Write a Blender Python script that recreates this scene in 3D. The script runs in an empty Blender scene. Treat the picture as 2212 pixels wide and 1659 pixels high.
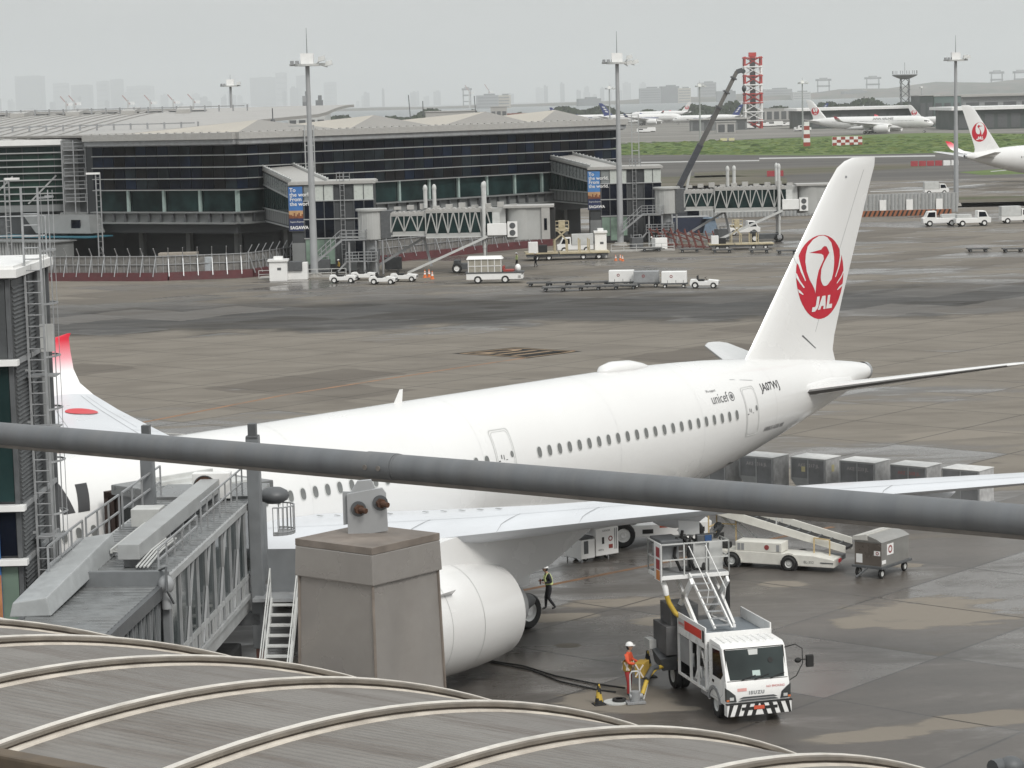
import bpy, bmesh, math, random
from mathutils import Vector, Matrix
R_ = math.radians
rnd = random.Random(7)
SC = bpy.context.scene
COL = SC.collection
# ------------------------------------------------------------------ camera
F_PX, CAM_H, PITCH, ROLL = 5248.06, 20.3465, 0.1158, -0.0254
IW, IH = 2212.0, 1659.0
cam_d = bpy.data.cameras.new('camera')
cam = bpy.data.objects.new('camera', cam_d); COL.objects.link(cam)
cam_d.sensor_fit = 'HORIZONTAL'; cam_d.sensor_width = 36.0
cam_d.lens = 36.0*F_PX/IW
cam_d.clip_start = 0.1; cam_d.clip_end = 80000
_f = Vector((0, math.cos(PITCH), -math.sin(PITCH)))
_u = Vector((0, math.sin(PITCH), math.cos(PITCH)))
_r = Vector((1, 0, 0))
_cr, _sr = math.cos(ROLL), math.sin(ROLL)
# image x axis / image y(down) axis in world: x' = x cr - y sr ; y' = x sr + y cr  (x right, y down, unrolled)
AX_X = _r*_cr - (-_u)*_sr          # world direction of image +x
AX_Y = _r*_sr + (-_u)*_cr          # world direction of image +y (down)
cam.matrix_world = Matrix(((AX_X.x, -AX_Y.x, -_f.x, 0), (AX_X.y, -AX_Y.y, -_f.y, 0),
                           (AX_X.z, -AX_Y.z, -_f.z, CAM_H), (0, 0, 0, 1)))
SC.camera = cam
# ------------------------------------------------------------------ sky
HAZE = 8e-5
SUN_EL, SUN_ROT = R_(44), R_(150)
world = bpy.data.worlds.new('World'); SC.world = world; world.use_nodes = True
_n = world.node_tree.nodes; _l = world.node_tree.links; _n.clear()
_out = _n.new('ShaderNodeOutputWorld'); _bg = _n.new('ShaderNodeBackground')
_sky = _n.new('ShaderNodeTexSky'); _sky.sky_type = 'NISHITA'; _sky.sun_disc = False
_sky.sun_elevation = SUN_EL; _sky.sun_rotation = SUN_ROT; _sky.dust_density = 6.0; _sky.ozone_density = 1.0; _sky.air_density = 1.0
# overcast: the clear sky shows through a thick grey cloud deck
_tc = _n.new('ShaderNodeTexCoord'); _mp = _n.new('ShaderNodeMapping'); _mp.inputs['Scale'].default_value = (3.0, 3.0, 11.0)
_nz = _n.new('ShaderNodeTexNoise'); _nz.inputs['Scale'].default_value = 1.5; _nz.inputs['Detail'].default_value = 6; _nz.inputs['Roughness'].default_value = .55
_cr_ = _n.new('ShaderNodeValToRGB')
_cr_.color_ramp.elements[0].position = .30; _cr_.color_ramp.elements[0].color = (7.7, 8.0, 8.0, 1)
_cr_.color_ramp.elements[1].position = .66; _cr_.color_ramp.elements[1].color = (10.2, 10.4, 10.3, 1)
_mx = _n.new('ShaderNodeMixRGB'); _mx.inputs[0].default_value = .93
_l.new(_tc.outputs['Generated'], _mp.inputs['Vector']); _l.new(_mp.outputs[0], _nz.inputs['Vector'])
_l.new(_nz.outputs['Fac'], _cr_.inputs[0]); _l.new(_sky.outputs[0], _mx.inputs[1]); _l.new(_cr_.outputs[0], _mx.inputs[2])
_sx = _n.new('ShaderNodeSeparateXYZ'); _l.new(_tc.outputs['Generated'], _sx.inputs[0])
_mr = _n.new('ShaderNodeMapRange'); _mr.inputs[1].default_value = 0.0; _mr.inputs[2].default_value = 1.0; _mr.inputs[3].default_value = .56; _mr.inputs[4].default_value = 1.22; _l.new(_sx.outputs['Z'], _mr.inputs[0])
_sc = _n.new('ShaderNodeVectorMath'); _sc.operation = 'SCALE'; _l.new(_mx.outputs[0], _sc.inputs[0]); _l.new(_mr.outputs[0], _sc.inputs['Scale'])
_l.new(_sc.outputs[0], _bg.inputs[0]); _bg.inputs[1].default_value = 0.075; _l.new(_bg.outputs[0], _out.inputs[0])
sun_d = bpy.data.lights.new('sun', 'SUN'); sun_d.energy = 1.35; sun_d.angle = R_(16); sun_d.color = (1, .97, .92)
sun = bpy.data.objects.new('sun', sun_d); COL.objects.link(sun)
# direction towards the sun (Nishita: rotation measured clockwise from +Y)
_sd = Vector((math.sin(SUN_ROT)*math.cos(SUN_EL), math.cos(SUN_ROT)*math.cos(SUN_EL), math.sin(SUN_EL)))
sun.rotation_euler = _sd.to_track_quat('Z', 'Y').to_euler(); sun.location = (0, 0, 300)
SC.view_settings.view_transform = 'Standard'; SC.view_settings.look = 'None'
SC.view_settings.exposure = 0.60; SC.view_settings.gamma = 1.0
try: SC.view_settings.use_curve_mapping = False
except Exception: pass
SC.render.engine = 'CYCLES'
SC.cycles.max_bounces = 8; SC.cycles.volume_bounces = 2; SC.cycles.transparent_max_bounces = 12
try: SC.cycles.use_denoising = True
except Exception: pass

ORD = ('first', 'second', 'third', 'fourth', 'fifth', 'sixth', 'seventh', 'eighth', 'ninth', 'tenth', 'eleventh', 'twelfth', 'thirteenth', 'fourteenth')
# ------------------------------------------------------------------ pixel -> place (used only to read positions off the photograph)
def ray(u, v):
    x, y = u-IW/2, v-IH/2
    return AX_X*(x/F_PX) + AX_Y*(y/F_PX) + _f
def at(u, v, z=0.0):                       # point at height z seen at photo pixel (u, v) of a 2212 x 1659 frame
    d = ray(u, v); t = (z-CAM_H)/d.z
    return Vector((0, 0, CAM_H)) + d*t
def atd(u, v, depth):                      # point at a distance along +Y
    d = ray(u, v); return Vector((0, 0, CAM_H)) + d*(depth/d.y)

# ------------------------------------------------------------------ materials
def _nt(m):
    m.use_nodes = True; nt = m.node_tree
    return nt, nt.nodes, nt.links, nt.nodes['Principled BSDF']
MATS = {}
def mat(name, col, rough=.5, metal=0.0, var=.12, scale=3.0, bump=0.0, dirt=None, dirt_amt=0.0, spec=None, coat=0.0, vscale=None, alpha=None):
    """procedural paint / metal / plastic: base colour broken up by noise, optional dirt streaks and bump"""
    if name in MATS: return MATS[name]
    m = bpy.data.materials.new(name); nt, N, L, B = _nt(m)
    if len(col) == 3: col = (*col, 1)
    tc = N.new('ShaderNodeTexCoord'); mp = N.new('ShaderNodeMapping'); L.new(tc.outputs['Object'], mp.inputs[0])
    if vscale: mp.inputs['Scale'].default_value = vscale
    nz = N.new('ShaderNodeTexNoise'); nz.inputs['Scale'].default_value = scale; nz.inputs['Detail'].default_value = 5; L.new(mp.outputs[0], nz.inputs['Vector'])
    rp = N.new('ShaderNodeMapRange'); rp.inputs[1].default_value = .3; rp.inputs[2].default_value = .7
    rp.inputs[3].default_value = 1-var; rp.inputs[4].default_value = 1+var*.6; L.new(nz.outputs['Fac'], rp.inputs[0])
    hs = N.new('ShaderNodeVectorMath'); hs.operation = 'SCALE'; hs.inputs[0].default_value = col[:3]; L.new(rp.outputs[0], hs.inputs['Scale'])
    src = hs.outputs[0]
    if dirt:
        nz2 = N.new('ShaderNodeTexNoise'); nz2.inputs['Scale'].default_value = scale*.45; nz2.inputs['Detail'].default_value = 8; nz2.inputs['Roughness'].default_value = .7
        L.new(mp.outputs[0], nz2.inputs['Vector'])
        r2 = N.new('ShaderNodeMapRange'); r2.inputs[1].default_value = .45; r2.inputs[2].default_value = .75; r2.inputs[3].default_value = 0; r2.inputs[4].default_value = dirt_amt
        L.new(nz2.outputs['Fac'], r2.inputs[0])
        mx = N.new('ShaderNodeMixRGB'); L.new(r2.outputs[0], mx.inputs[0]); L.new(src, mx.inputs[1]); mx.inputs[2].default_value = (*dirt, 1); src = mx.outputs[0]
    L.new(src, B.inputs['Base Color'])
    rr = N.new('ShaderNodeMapRange'); rr.inputs[1].default_value = .3; rr.inputs[2].default_value = .7
    rr.inputs[3].default_value = max(.02, rough-.08); rr.inputs[4].default_value = min(1, rough+.1); L.new(nz.outputs['Fac'], rr.inputs[0]); L.new(rr.outputs[0], B.inputs['Roughness'])
    B.inputs['Metallic'].default_value = metal
    if spec is not None: B.inputs['Specular IOR Level'].default_value = spec
    if coat: B.inputs['Coat Weight'].default_value = coat; B.inputs['Coat Roughness'].default_value = .1
    if bump:
        bp = N.new('ShaderNodeBump'); bp.inputs['Strength'].default_value = bump; bp.inputs['Distance'].default_value = .02; L.new(nz.outputs['Fac'], bp.inputs['Height']); L.new(bp.outputs[0], B.inputs['Normal'])
    MATS[name] = m; return m
def glass(name, col=(.02, .03, .035), rough=.06, alpha=1.0, spec=.35):
    if name in MATS: return MATS[name]
    m = bpy.data.materials.new(name); nt, N, L, B = _nt(m)
    tc = N.new('ShaderNodeTexCoord'); nz = N.new('ShaderNodeTexNoise'); nz.inputs['Scale'].default_value = .35; nz.inputs['Detail'].default_value = 3
    L.new(tc.outputs['Object'], nz.inputs['Vector'])
    rp = N.new('ShaderNodeMapRange'); rp.inputs[1].default_value = .35; rp.inputs[2].default_value = .65; rp.inputs[3].default_value = .55; rp.inputs[4].default_value = 1.5; L.new(nz.outputs['Fac'], rp.inputs[0])
    hs = N.new('ShaderNodeVectorMath'); hs.operation = 'SCALE'; hs.inputs[0].default_value = col; L.new(rp.outputs[0], hs.inputs['Scale']); L.new(hs.outputs[0], B.inputs['Base Color'])
    B.inputs['Roughness'].default_value = rough; B.inputs['IOR'].default_value = 1.42; B.inputs['Specular IOR Level'].default_value = spec
    if alpha < 1: B.inputs['Alpha'].default_value = alpha
    MATS[name] = m; return m

PAINT_W = mat('white_paint', (.78, .78, .77), .35, var=.05, scale=1.2, dirt=(.45, .43, .40), dirt_amt=.18)
PAINT_AC = mat('aircraft_white', (.69, .69, .685), .22, var=.03, scale=.25, dirt=(.60, .59, .57), dirt_amt=.3, coat=.4)
WING_G = mat('wing_grey', (.60, .62, .65), .35, var=.05, scale=.4, dirt=(.42, .42, .43), dirt_amt=.25)
GALV = mat('galvanised_steel', (.42, .43, .44), .45, .55, var=.18, scale=4)
STEEL_G = mat('grey_steel_paint', (.30, .31, .32), .5, .1, var=.15, scale=2, dirt=(.14, .12, .10), dirt_amt=.4)
STEEL_L = mat('light_grey_paint', (.52, .53, .52), .5, 0, var=.1, scale=1.5, dirt=(.25, .23, .21), dirt_amt=.35)
STEEL_D = mat('dark_grey_metal', (.10, .105, .11), .5, .2, var=.2, scale=3)
BLACK = mat('black_rubber', (.018, .018, .018), .75, 0, var=.3, scale=5)
RED = mat('red_paint', (.55, .02, .03), .4, 0, var=.06, scale=1)
RED_DULL = mat('dull_red_paint', (.30, .045, .035), .6, 0, var=.2, scale=2, dirt=(.08, .05, .04), dirt_amt=.5)
ORANGE = mat('orange_paint', (.62, .16, .04), .5, 0, var=.1)
YELLOW = mat('yellow_paint', (.55, .38, .05), .5, 0, var=.15, dirt=(.2, .15, .08), dirt_amt=.4)
BLUE = mat('dark_blue_paint', (.02, .045, .16), .4, 0, var=.1)
GREEN_D = mat('dark_green_paint', (.03, .10, .07), .5, 0, var=.15)
DKGLASS = glass('dark_glass', (.005, .007, .013), .15, spec=.12)
TEALGLASS = glass('teal_glass', (.013, .028, .028), .10, spec=.2)
WINGLASS = glass('cabin_window_glass', (.15, .155, .152), .2)
RUST = mat('rust_brown', (.075, .035, .02), .8, 0, var=.35, scale=30, bump=.4)
CONC = mat('concrete', (.34, .33, .31), .8, 0, var=.18, scale=2, dirt=(.16, .14, .12), dirt_amt=.5)
SKIN = mat('skin', (.42, .25, .17), .6, 0, var=.05)
BLACK_T = mat('black_print', (.03, .03, .032), .5, 0, var=.05)
GREY_T = mat('grey_print', (.12, .12, .125), .5, 0, var=.05)

# ------------------------------------------------------------------ mesh builder
class MB:
    def __init__(s): s.v = []; s.f = []; s.m = []
    def add(s, vs, fs, mi=0):
        b = len(s.v); s.v += [tuple(p) for p in vs]
        for f in fs: s.f.append([b+i for i in f]); s.m.append(mi)
        return s
    def hexa(s, p, mi=0):                  # p: 4 bottom (ccw) + 4 top
        return s.add(p, [(3, 2, 1, 0), (4, 5, 6, 7), (0, 1, 5, 4), (1, 2, 6, 5), (2, 3, 7, 6), (3, 0, 4, 7)], mi)
    def box(s, c, d, mi=0, rz=0.0, taper=None):
        hx, hy, hz = d[0]/2, d[1]/2, d[2]/2; ca, sa = math.cos(rz), math.sin(rz); P = []
        for z in (-hz, hz):
            k = 1 if (z < 0 or not taper) else taper
            for x, y in ((-hx, -hy), (hx, -hy), (hx, hy), (-hx, hy)):
                x *= k; y *= k
                P.append((c[0]+x*ca-y*sa, c[1]+x*sa+y*ca, c[2]+z))
        return s.hexa(P, mi)
    def span(s, x0, x1, y0, y1, z0, z1, mi=0):
        return s.box(((x0+x1)/2, (y0+y1)/2, (z0+z1)/2), (abs(x1-x0), abs(y1-y0), abs(z1-z0)), mi)
    def beam(s, p, q, w, h=None, mi=0, up=(0, 0, 1)):
        p, q = Vector(p), Vector(q); h = h or w; d = (q-p)
        if d.length < 1e-6: return s
        d.normalize(); up = Vector(up)
        if abs(d.dot(up)) > .98: up = Vector((0, 1, 0)) if abs(d.y) < .9 else Vector((1, 0, 0))
        a = d.cross(up).normalized()*w/2; b = a.cross(d).normalized()*h/2
        return s.hexa([p-a-b, p+a-b, q+a-b, q-a-b, p-a+b, p+a+b, q+a+b, q-a+b], mi)
    def cyl(s, p, q, r, r2=None, n=12, mi=0, caps=True):
        p, q = Vector(p), Vector(q); r2 = r if r2 is None else r2
        d = (q-p).normalized(); a = d.orthogonal().normalized(); b = d.cross(a)
        vs = [p+(a*math.cos(t)+b*math.sin(t))*r for t in [2*math.pi*i/n for i in range(n)]]
        vs += [q+(a*math.cos(t)+b*math.sin(t))*r2 for t in [2*math.pi*i/n for i in range(n)]]
        fs = [(i, (i+1) % n, n+(i+1) % n, n+i) for i in range(n)]
        if caps: fs += [tuple(range(n-1, -1, -1)), tuple(range(n, 2*n))]
        return s.add(vs, fs, mi)
    def tube(s, pts, r, n=8, mi=0):
        pts = [Vector(p) for p in pts]; rings = []; a = None
        for i, p in enumerate(pts):
            d = (pts[min(i+1, len(pts)-1)]-pts[max(i-1, 0)]).normalized()
            a = d.orthogonal().normalized() if a is None else (a-d*a.dot(d)).normalized()
            b = d.cross(a); rr = r[i] if isinstance(r, (list, tuple)) else r
            rings.append([p+(a*math.cos(2*math.pi*k/n)+b*math.sin(2*math.pi*k/n))*rr for k in range(n)])
        return s.loft(rings, mi)
    def loft(s, rings, mi=0, caps=True, closed=True):
        n = len(rings[0]); vs = [p for rg in rings for p in rg]; fs = []
        for i in range(len(rings)-1):
            for k in range(n if closed else n-1):
                a, b = i*n+k, i*n+(k+1) % n; fs.append((a, b, b+n, a+n))
        if caps and closed: fs += [tuple(range(n-1, -1, -1)), tuple(range((len(rings)-1)*n, len(rings)*n))]
        return s.add(vs, fs, mi)
    def lathe(s, prof, o, ax=(0, 0, 1), n=24, mi=0):      # prof: (r, h)
        ax = Vector(ax).normalized(); a = ax.orthogonal().normalized(); b = ax.cross(a); o = Vector(o)
        return s.loft([[o+ax*h+(a*math.cos(2*math.pi*k/n)+b*math.sin(2*math.pi*k/n))*r for k in range(n)] for r, h in prof], mi, caps=False)
    def ball(s, c, r, n=12, m=8, mi=0, z0=-1.0):
        rx, ry, rz = r if isinstance(r, (tuple, list)) else (r, r, r); rings = []
        for j in range(m+1):
            t = math.asin(max(-1, z0)) + (math.pi/2-math.asin(max(-1, z0)))*j/m
            k = max(math.cos(t), 1e-3)
            rings.append([(c[0]+rx*k*math.cos(2*math.pi*i/n), c[1]+ry*k*math.sin(2*math.pi*i/n), c[2]+rz*math.sin(t)) for i in range(n)])
        return s.loft(rings, mi)
    def prism(s, poly, vec, mi=0):         # polygon (3-D points) extruded by vec
        n = len(poly); vec = Vector(vec); vs = [Vector(p) for p in poly]+[Vector(p)+vec for p in poly]
        return s.add(vs, [tuple(range(n-1, -1, -1)), tuple(range(n, 2*n))]+[(i, (i+1) % n, n+(i+1) % n, n+i) for i in range(n)], mi)
    def quad(s, a, b, c, d, mi=0): return s.add([a, b, c, d], [(0, 1, 2, 3)], mi)
    def rail(s, pts, h=1.05, r=.025, post=1.5, mids=1, mi=0):   # handrail along a path
        pts = [Vector(p) for p in pts]
        for k in range(mids+1): 
            z = Vector((0, 0, h*(1-k/(mids+1))))
            for a, b in zip(pts, pts[1:]): s.beam(a+z, b+z, 2*r, 2*r, mi)
        for a, b in zip(pts, pts[1:]):
            n = max(1, round((b-a).length/post))
            for i in range(n+1): q = a.lerp(b, i/n); s.beam(q, q+Vector((0, 0, h)), 2*r, 2*r, mi)
        return s
    def build(s, name, mats, parent=None, smooth=None, bevel=0.0, loc=None, rot=None, weld=False):
        me = bpy.data.meshes.new(name); me.from_pydata(s.v, [], s.f)
        if not isinstance(mats, (list, tuple)): mats = [mats]
        for m in mats: me.materials.append(m)
        me.polygons.foreach_set('material_index', s.m)
        bm = bmesh.new(); bm.from_mesh(me)
        if weld: bmesh.ops.remove_doubles(bm, verts=bm.verts, dist=1e-4)
        bmesh.ops.recalc_face_normals(bm, faces=bm.faces)
        if bevel: bmesh.ops.bevel(bm, geom=[e for e in bm.edges if len(e.link_faces) == 2 and e.calc_face_angle(0) > .6], offset=bevel, segments=2, affect='EDGES', profile=.6)
        bm.to_mesh(me); bm.free()
        if smooth is not None:
            me.polygons.foreach_set('use_smooth', [True]*len(me.polygons)); me.set_sharp_from_angle(angle=R_(smooth))
        me.update()
        return link(name, me, parent, loc, rot)
def link(name, me, parent=None, loc=None, rot=None):
    o = bpy.data.objects.new(name, me); COL.objects.link(o)
    if parent: o.parent = parent
    if loc: o.location = loc
    if rot: o.rotation_euler = rot
    return o
def tag(o, label=None, cat=None, group=None, kind=None):
    if label: o['label'] = label
    if cat: o['category'] = cat
    if group: o['group'] = group
    if kind: o['kind'] = kind
    return o
def thing(name, label, cat, loc=(0, 0, 0), rz=0.0, group=None):
    o = bpy.data.objects.new(name, None); COL.objects.link(o); o.empty_display_size = .2
    o.location = loc; o.rotation_euler = (0, 0, rz)
    return tag(o, label, cat, group)
def kids(o): return [c for c in COL.objects if c.parent == o]
def dup(root, loc, rz, label, group=None, scale=None):
    ch = CHILD(root); r = root.copy(); COL.objects.link(r); r.location = loc; r.rotation_euler = (0, 0, rz); r['label'] = label
    if group: r['group'] = group
    if scale: r.scale = scale
    for c in ch:
        k = c.copy(); COL.objects.link(k); k.parent = r
        for g in CHILD(c):
            d = g.copy(); COL.objects.link(d); d.parent = k
    return r
def CHILD(o): return list(o.children)
def text_mesh(body, size=1.0, shear=0.0, offset=0.0, spacing=1.0, align='LEFT'):
    c = bpy.data.curves.new('lettering', 'FONT'); c.body = body; c.size = size; c.shear = shear; c.offset = offset; c.space_character = spacing; c.align_x = align; c.resolution_u = 3
    o = bpy.data.objects.new('lettering', c); COL.objects.link(o)
    bpy.context.view_layer.update()
    me = bpy.data.meshes.new_from_object(o.evaluated_get(bpy.context.evaluated_depsgraph_get()))
    vs = [v.co.copy() for v in me.vertices]; fs = [list(p.vertices) for p in me.polygons]
    bpy.data.objects.remove(o); bpy.data.curves.remove(c); bpy.data.meshes.remove(me)
    return vs, fs
def lettering(name, body, m, parent, fn, size=1.0, thick=None, **kw):
    """flat print: text laid on a surface by fn(x, y) -> point"""
    vs, fs = text_mesh(body, size, **kw); mb = MB(); mb.add([fn(v.x, v.y) for v in vs], fs)
    me = bpy.data.meshes.new(name); me.from_pydata(mb.v, [], mb.f); me.materials.append(m); me.update()
    return link(name, me, parent)
def wheel_parts(parent, c, r, w, axis=(0, 1, 0), name='wheel', rim=None, n=20):
    """wheel > rim; c centre, axis the axle direction"""
    a = Vector(axis).normalized(); c = Vector(c)
    t = MB(); t.lathe([(r*.55, -w*.45), (r*.86, -w*.5), (r*.97, -w*.36), (r, -w*.15), (r, w*.15), (r*.97, w*.36), (r*.86, w*.5), (r*.55, w*.45), (r*.55, -w*.45)], c, a, n)
    o = t.build(name, BLACK, parent, smooth=40)
    h = MB(); h.lathe([(.001, -w*.30), (r*.2, -w*.36), (r*.24, -w*.25), (r*.45, -w*.2), (r*.56, -w*.42), (r*.56, w*.42), (r*.45, w*.2), (r*.24, w*.25), (r*.2, w*.36), (.001, w*.3)], c, a, n)
    h.build('rim', rim or PAINT_W, o, smooth=40)
    return o
# ------------------------------------------------------------------ ground
def ground_mat():
    m = bpy.data.materials.new('apron_concrete'); nt, N, L, B = _nt(m)
    geo = N.new('ShaderNodeNewGeometry'); P = geo.outputs['Position']
    def mathn(op, a, b=None, c=None, clamp=False):
        n = N.new('ShaderNodeMath'); n.operation = op; n.use_clamp = clamp
        for i, v in enumerate((a, b, c)):
            if v is None: continue
            if isinstance(v, (int, float)): n.inputs[i].default_value = v
            else: L.new(v, n.inputs[i])
        return n.outputs[0]
    def mapping(rot=0, sc=(1, 1, 1), loc=(0, 0, 0)):
        mp = N.new('ShaderNodeMapping'); mp.inputs['Rotation'].default_value = (0, 0, rot); mp.inputs['Scale'].default_value = sc; mp.inputs['Location'].default_value = loc; L.new(P, mp.inputs[0]); return mp.outputs[0]
    def noise(vec, sc, det=5, ro=.55, dist=0):
        n = N.new('ShaderNodeTexNoise'); n.inputs['Scale'].default_value = sc; n.inputs['Detail'].default_value = det; n.inputs['Roughness'].default_value = ro; n.inputs['Distortion'].default_value = dist; L.new(vec, n.inputs['Vector']); return n.outputs['Fac']
    def ramp(x, a, b, lo=0., hi=1., smooth=True):
        n = N.new('ShaderNodeMapRange'); n.interpolation_type = 'SMOOTHSTEP' if smooth else 'LINEAR'; n.inputs[1].default_value = a; n.inputs[2].default_value = b; n.inputs[3].default_value = lo; n.inputs[4].default_value = hi; L.new(x, n.inputs[0]); return n.outputs[0]
    def mix(f, a, b):
        n = N.new('ShaderNodeMixRGB')
        for i, v in ((0, f), (1, a), (2, b)):
            if isinstance(v, (int, float)): n.inputs[i].default_value = v
            elif isinstance(v, tuple): n.inputs[i].default_value = (*v, 1)
            else: L.new(v, n.inputs[i])
        return n.outputs[0]
    def gt(x, a, w): return ramp(x, a-w, a+w)
    sep = N.new('ShaderNodeSeparateXYZ'); L.new(P, sep.inputs[0]); X, Y = sep.outputs[0], sep.outputs[1]
    SLAB = R_(-49)                       # slab joints run along the stand's axes
    sv = mapping(SLAB, (1, 1, 1))
    br = N.new('ShaderNodeTexBrick'); br.inputs['Scale'].default_value = 1.0; br.offset = 0.0; br.inputs['Brick Width'].default_value = 7.5; br.inputs['Row Height'].default_value = 7.5
    br.inputs['Mortar Size'].default_value = .065; br.inputs['Mortar Smooth'].default_value = .3; br.inputs['Color1'].default_value = (0, 0, 0, 1); br.inputs['Color2'].default_value = (1, 1, 1, 1); br.inputs['Mortar'].default_value = (.5, .5, .5, 1)
    L.new(sv, br.inputs['Vector']); slab = N.new('ShaderNodeRGBToBW'); L.new(br.outputs['Color'], slab.inputs[0]); slab = slab.outputs[0]; joint = br.outputs['Fac']
    warp = noise(mapping(0, (1, 1, 1)), .12, 4); big = noise(mapping(R_(-49), (.55, 1.6, 1)), .045, 5, .6); fine = noise(mapping(), 3.0, 6, .7); med = noise(mapping(R_(-49), (.5, 1.3, 1)), .22, 6, .65, .4)
    Yw = mathn('ADD', Y, mathn('MULTIPLY', mathn('SUBTRACT', warp, .5), 26))
    # broad zones across the apron (dry tan concrete / damp / oily lane)
    lane = mathn('MULTIPLY', gt(Yw, 222, 5), mathn('SUBTRACT', 1, gt(Yw, 256, 12)))
    dryband = mathn('MULTIPLY', gt(Yw, 168, 7), mathn('SUBTRACT', 1, gt(Yw, 222, 4)))
    far = gt(Yw, 258, 10)
    near = mathn('SUBTRACT', 1, gt(Yw, 118, 10))
    wetn = mathn('ADD', mathn('MULTIPLY', big, .7), mathn('MULTIPLY', mathn('SUBTRACT', slab, .5), .16)); wetn = mathn('ADD', wetn, mathn('MULTIPLY', med, .35))
    bias = mathn('SUBTRACT', mathn('ADD', mathn('MULTIPLY', near, .17), mathn('MULTIPLY', lane, .10)), mathn('ADD', mathn('MULTIPLY', dryband, .16), mathn('MULTIPLY', far, .01)))
    wet = ramp(mathn('ADD', wetn, bias), .50, .62)
    rag = noise(mapping(R_(-49), (.5, 2.2, 1)), .9, 5, .7)
    # dry islands seen on the stand: x, y, rx, ry, turn
    isl = None
    for (x, y, rx, ry, t) in DRY_SPOTS:
        mp = N.new('ShaderNodeMapping'); mp.vector_type = 'TEXTURE'; mp.inputs['Location'].default_value = (x, y, 0); mp.inputs['Rotation'].default_value = (0, 0, t); mp.inputs['Scale'].default_value = (rx, ry, 1e6); L.new(P, mp.inputs[0])
        vl = N.new('ShaderNodeVectorMath'); vl.operation = 'LENGTH'; L.new(mp.outputs[0], vl.inputs[0])
        d = mathn('ADD', vl.outputs['Value'], mathn('ADD', mathn('MULTIPLY', mathn('SUBTRACT', med, .5), 2.6), mathn('MULTIPLY', mathn('SUBTRACT', rag, .5), 1.0)))
        k = mathn('SUBTRACT', 1, ramp(d, .78, 1.08)); isl = k if isl is None else mathn('MAXIMUM', isl, k)
    wet = mathn('MULTIPLY', wet, mathn('SUBTRACT', 1, isl)); wet = mathn('MULTIPLY', wet, mathn('SUBTRACT', 1, mathn('MULTIPLY', lane, .6)))
    dry_col = mix(fine, (.165, .148, .124), (.215, .194, .165)); dry_col = mix(ramp(med, .35, .7), dry_col, (.142, .126, .106)); dry_col = mix(isl, dry_col, (.205, .183, .154))
    wet_col = mix(ramp(med, .3, .7), (.060, .053, .047), (.100, .088, .077)); wet_col = mix(mathn('MULTIPLY', slab, .25), wet_col, (.098, .088, .078))
    col = mix(wet, dry_col, wet_col)
    br2 = N.new('ShaderNodeTexBrick'); br2.inputs['Scale'].default_value = 1.0; br2.offset = .5; br2.inputs['Brick Width'].default_value = 15.0; br2.inputs['Row Height'].default_value = 7.5; br2.inputs['Mortar Size'].default_value = 0.0
    br2.inputs['Color1'].default_value = (0, 0, 0, 1); br2.inputs['Color2'].default_value = (1, 1, 1, 1)
    wv = N.new('ShaderNodeVectorMath'); wv.operation = 'MULTIPLY_ADD'; n3 = N.new('ShaderNodeTexNoise'); n3.inputs['Scale'].default_value = .22; n3.inputs['Detail'].default_value = 4; L.new(sv, n3.inputs['Vector']); L.new(n3.outputs['Color'], wv.inputs[0]); wv.inputs[1].default_value = (3.0, 3.0, 0); L.new(sv, wv.inputs[2]); L.new(wv.outputs[0], br2.inputs['Vector'])
    slab2 = N.new('ShaderNodeRGBToBW'); L.new(br2.outputs['Color'], slab2.inputs[0]); slab2 = slab2.outputs[0]
    col = mix(mathn('MULTIPLY', mathn('MULTIPLY', ramp(slab2, .72, .86), dryband), .55), col, (.085, .073, .062))
    col = mix(mathn('MULTIPLY', mathn('MULTIPLY', ramp(slab2, .60, .80), far), .45), col, (.080, .070, .060))
    lanecol = mix(ramp(noise(mapping(R_(4), (.05, 1.2, 1)), .5, 6, .7), .38, .64), (.011, .0105, .010), (.045, .041, .037))
    lanecol = mix(mathn('MULTIPLY', ramp(slab2, .70, .84), .8), lanecol, (.105, .097, .088)); col = mix(mathn('MULTIPLY', lane, .92), col, lanecol)
    streak = ramp(noise(mapping(R_(2), (.04, .9, 1)), .45, 6, .65), .55, .72); col = mix(mathn('MULTIPLY', mathn('MULTIPLY', streak, far), .6), col, (.062, .056, .050))
    # tyre rubber and oil
    skid = mathn('MULTIPLY', ramp(noise(mapping(R_(38), (.12, 2.2, 1)), .9, 4, .6), .66, .74), ramp(noise(mapping(), .05, 2), .5, .6)); col = mix(mathn('MULTIPLY', skid, .55), col, (.030, .028, .027))
    spots = ramp(noise(mapping(R_(-49), (.3, 1, 1)), .8, 3, .5), .68, .76); col = mix(mathn('MULTIPLY', spots, .5), col, (.035, .032, .03))
    col = mix(mathn('MULTIPLY', joint, .8), col, (.035, .033, .031))
    L.new(col, B.inputs['Base Color'])
    pud = ramp(mathn('ADD', mathn('MULTIPLY', slab, .30), mathn('MULTIPLY', med, .8)), .52, .72)
    sheen = mathn('MULTIPLY', wet, mathn('ADD', .52, mathn('MULTIPLY', pud, .38)))
    rough = mathn('SUBTRACT', .82, mathn('MULTIPLY', sheen, .70)); rough = mathn('ADD', rough, mathn('MULTIPLY', mathn('SUBTRACT', fine, .5), .10)); L.new(rough, B.inputs['Roughness'])
    L.new(mathn('ADD', .2, mathn('MULTIPLY', wet, .45)), B.inputs['Specular IOR Level'])
    bp = N.new('ShaderNodeBump'); bp.inputs['Strength'].default_value = .25; bp.inputs['Distance'].default_value = .01; L.new(mathn('SUBTRACT', mathn('MULTIPLY', fine, .6), joint), bp.inputs['Height']); L.new(bp.outputs[0], B.inputs['Normal'])
    return m
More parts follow.
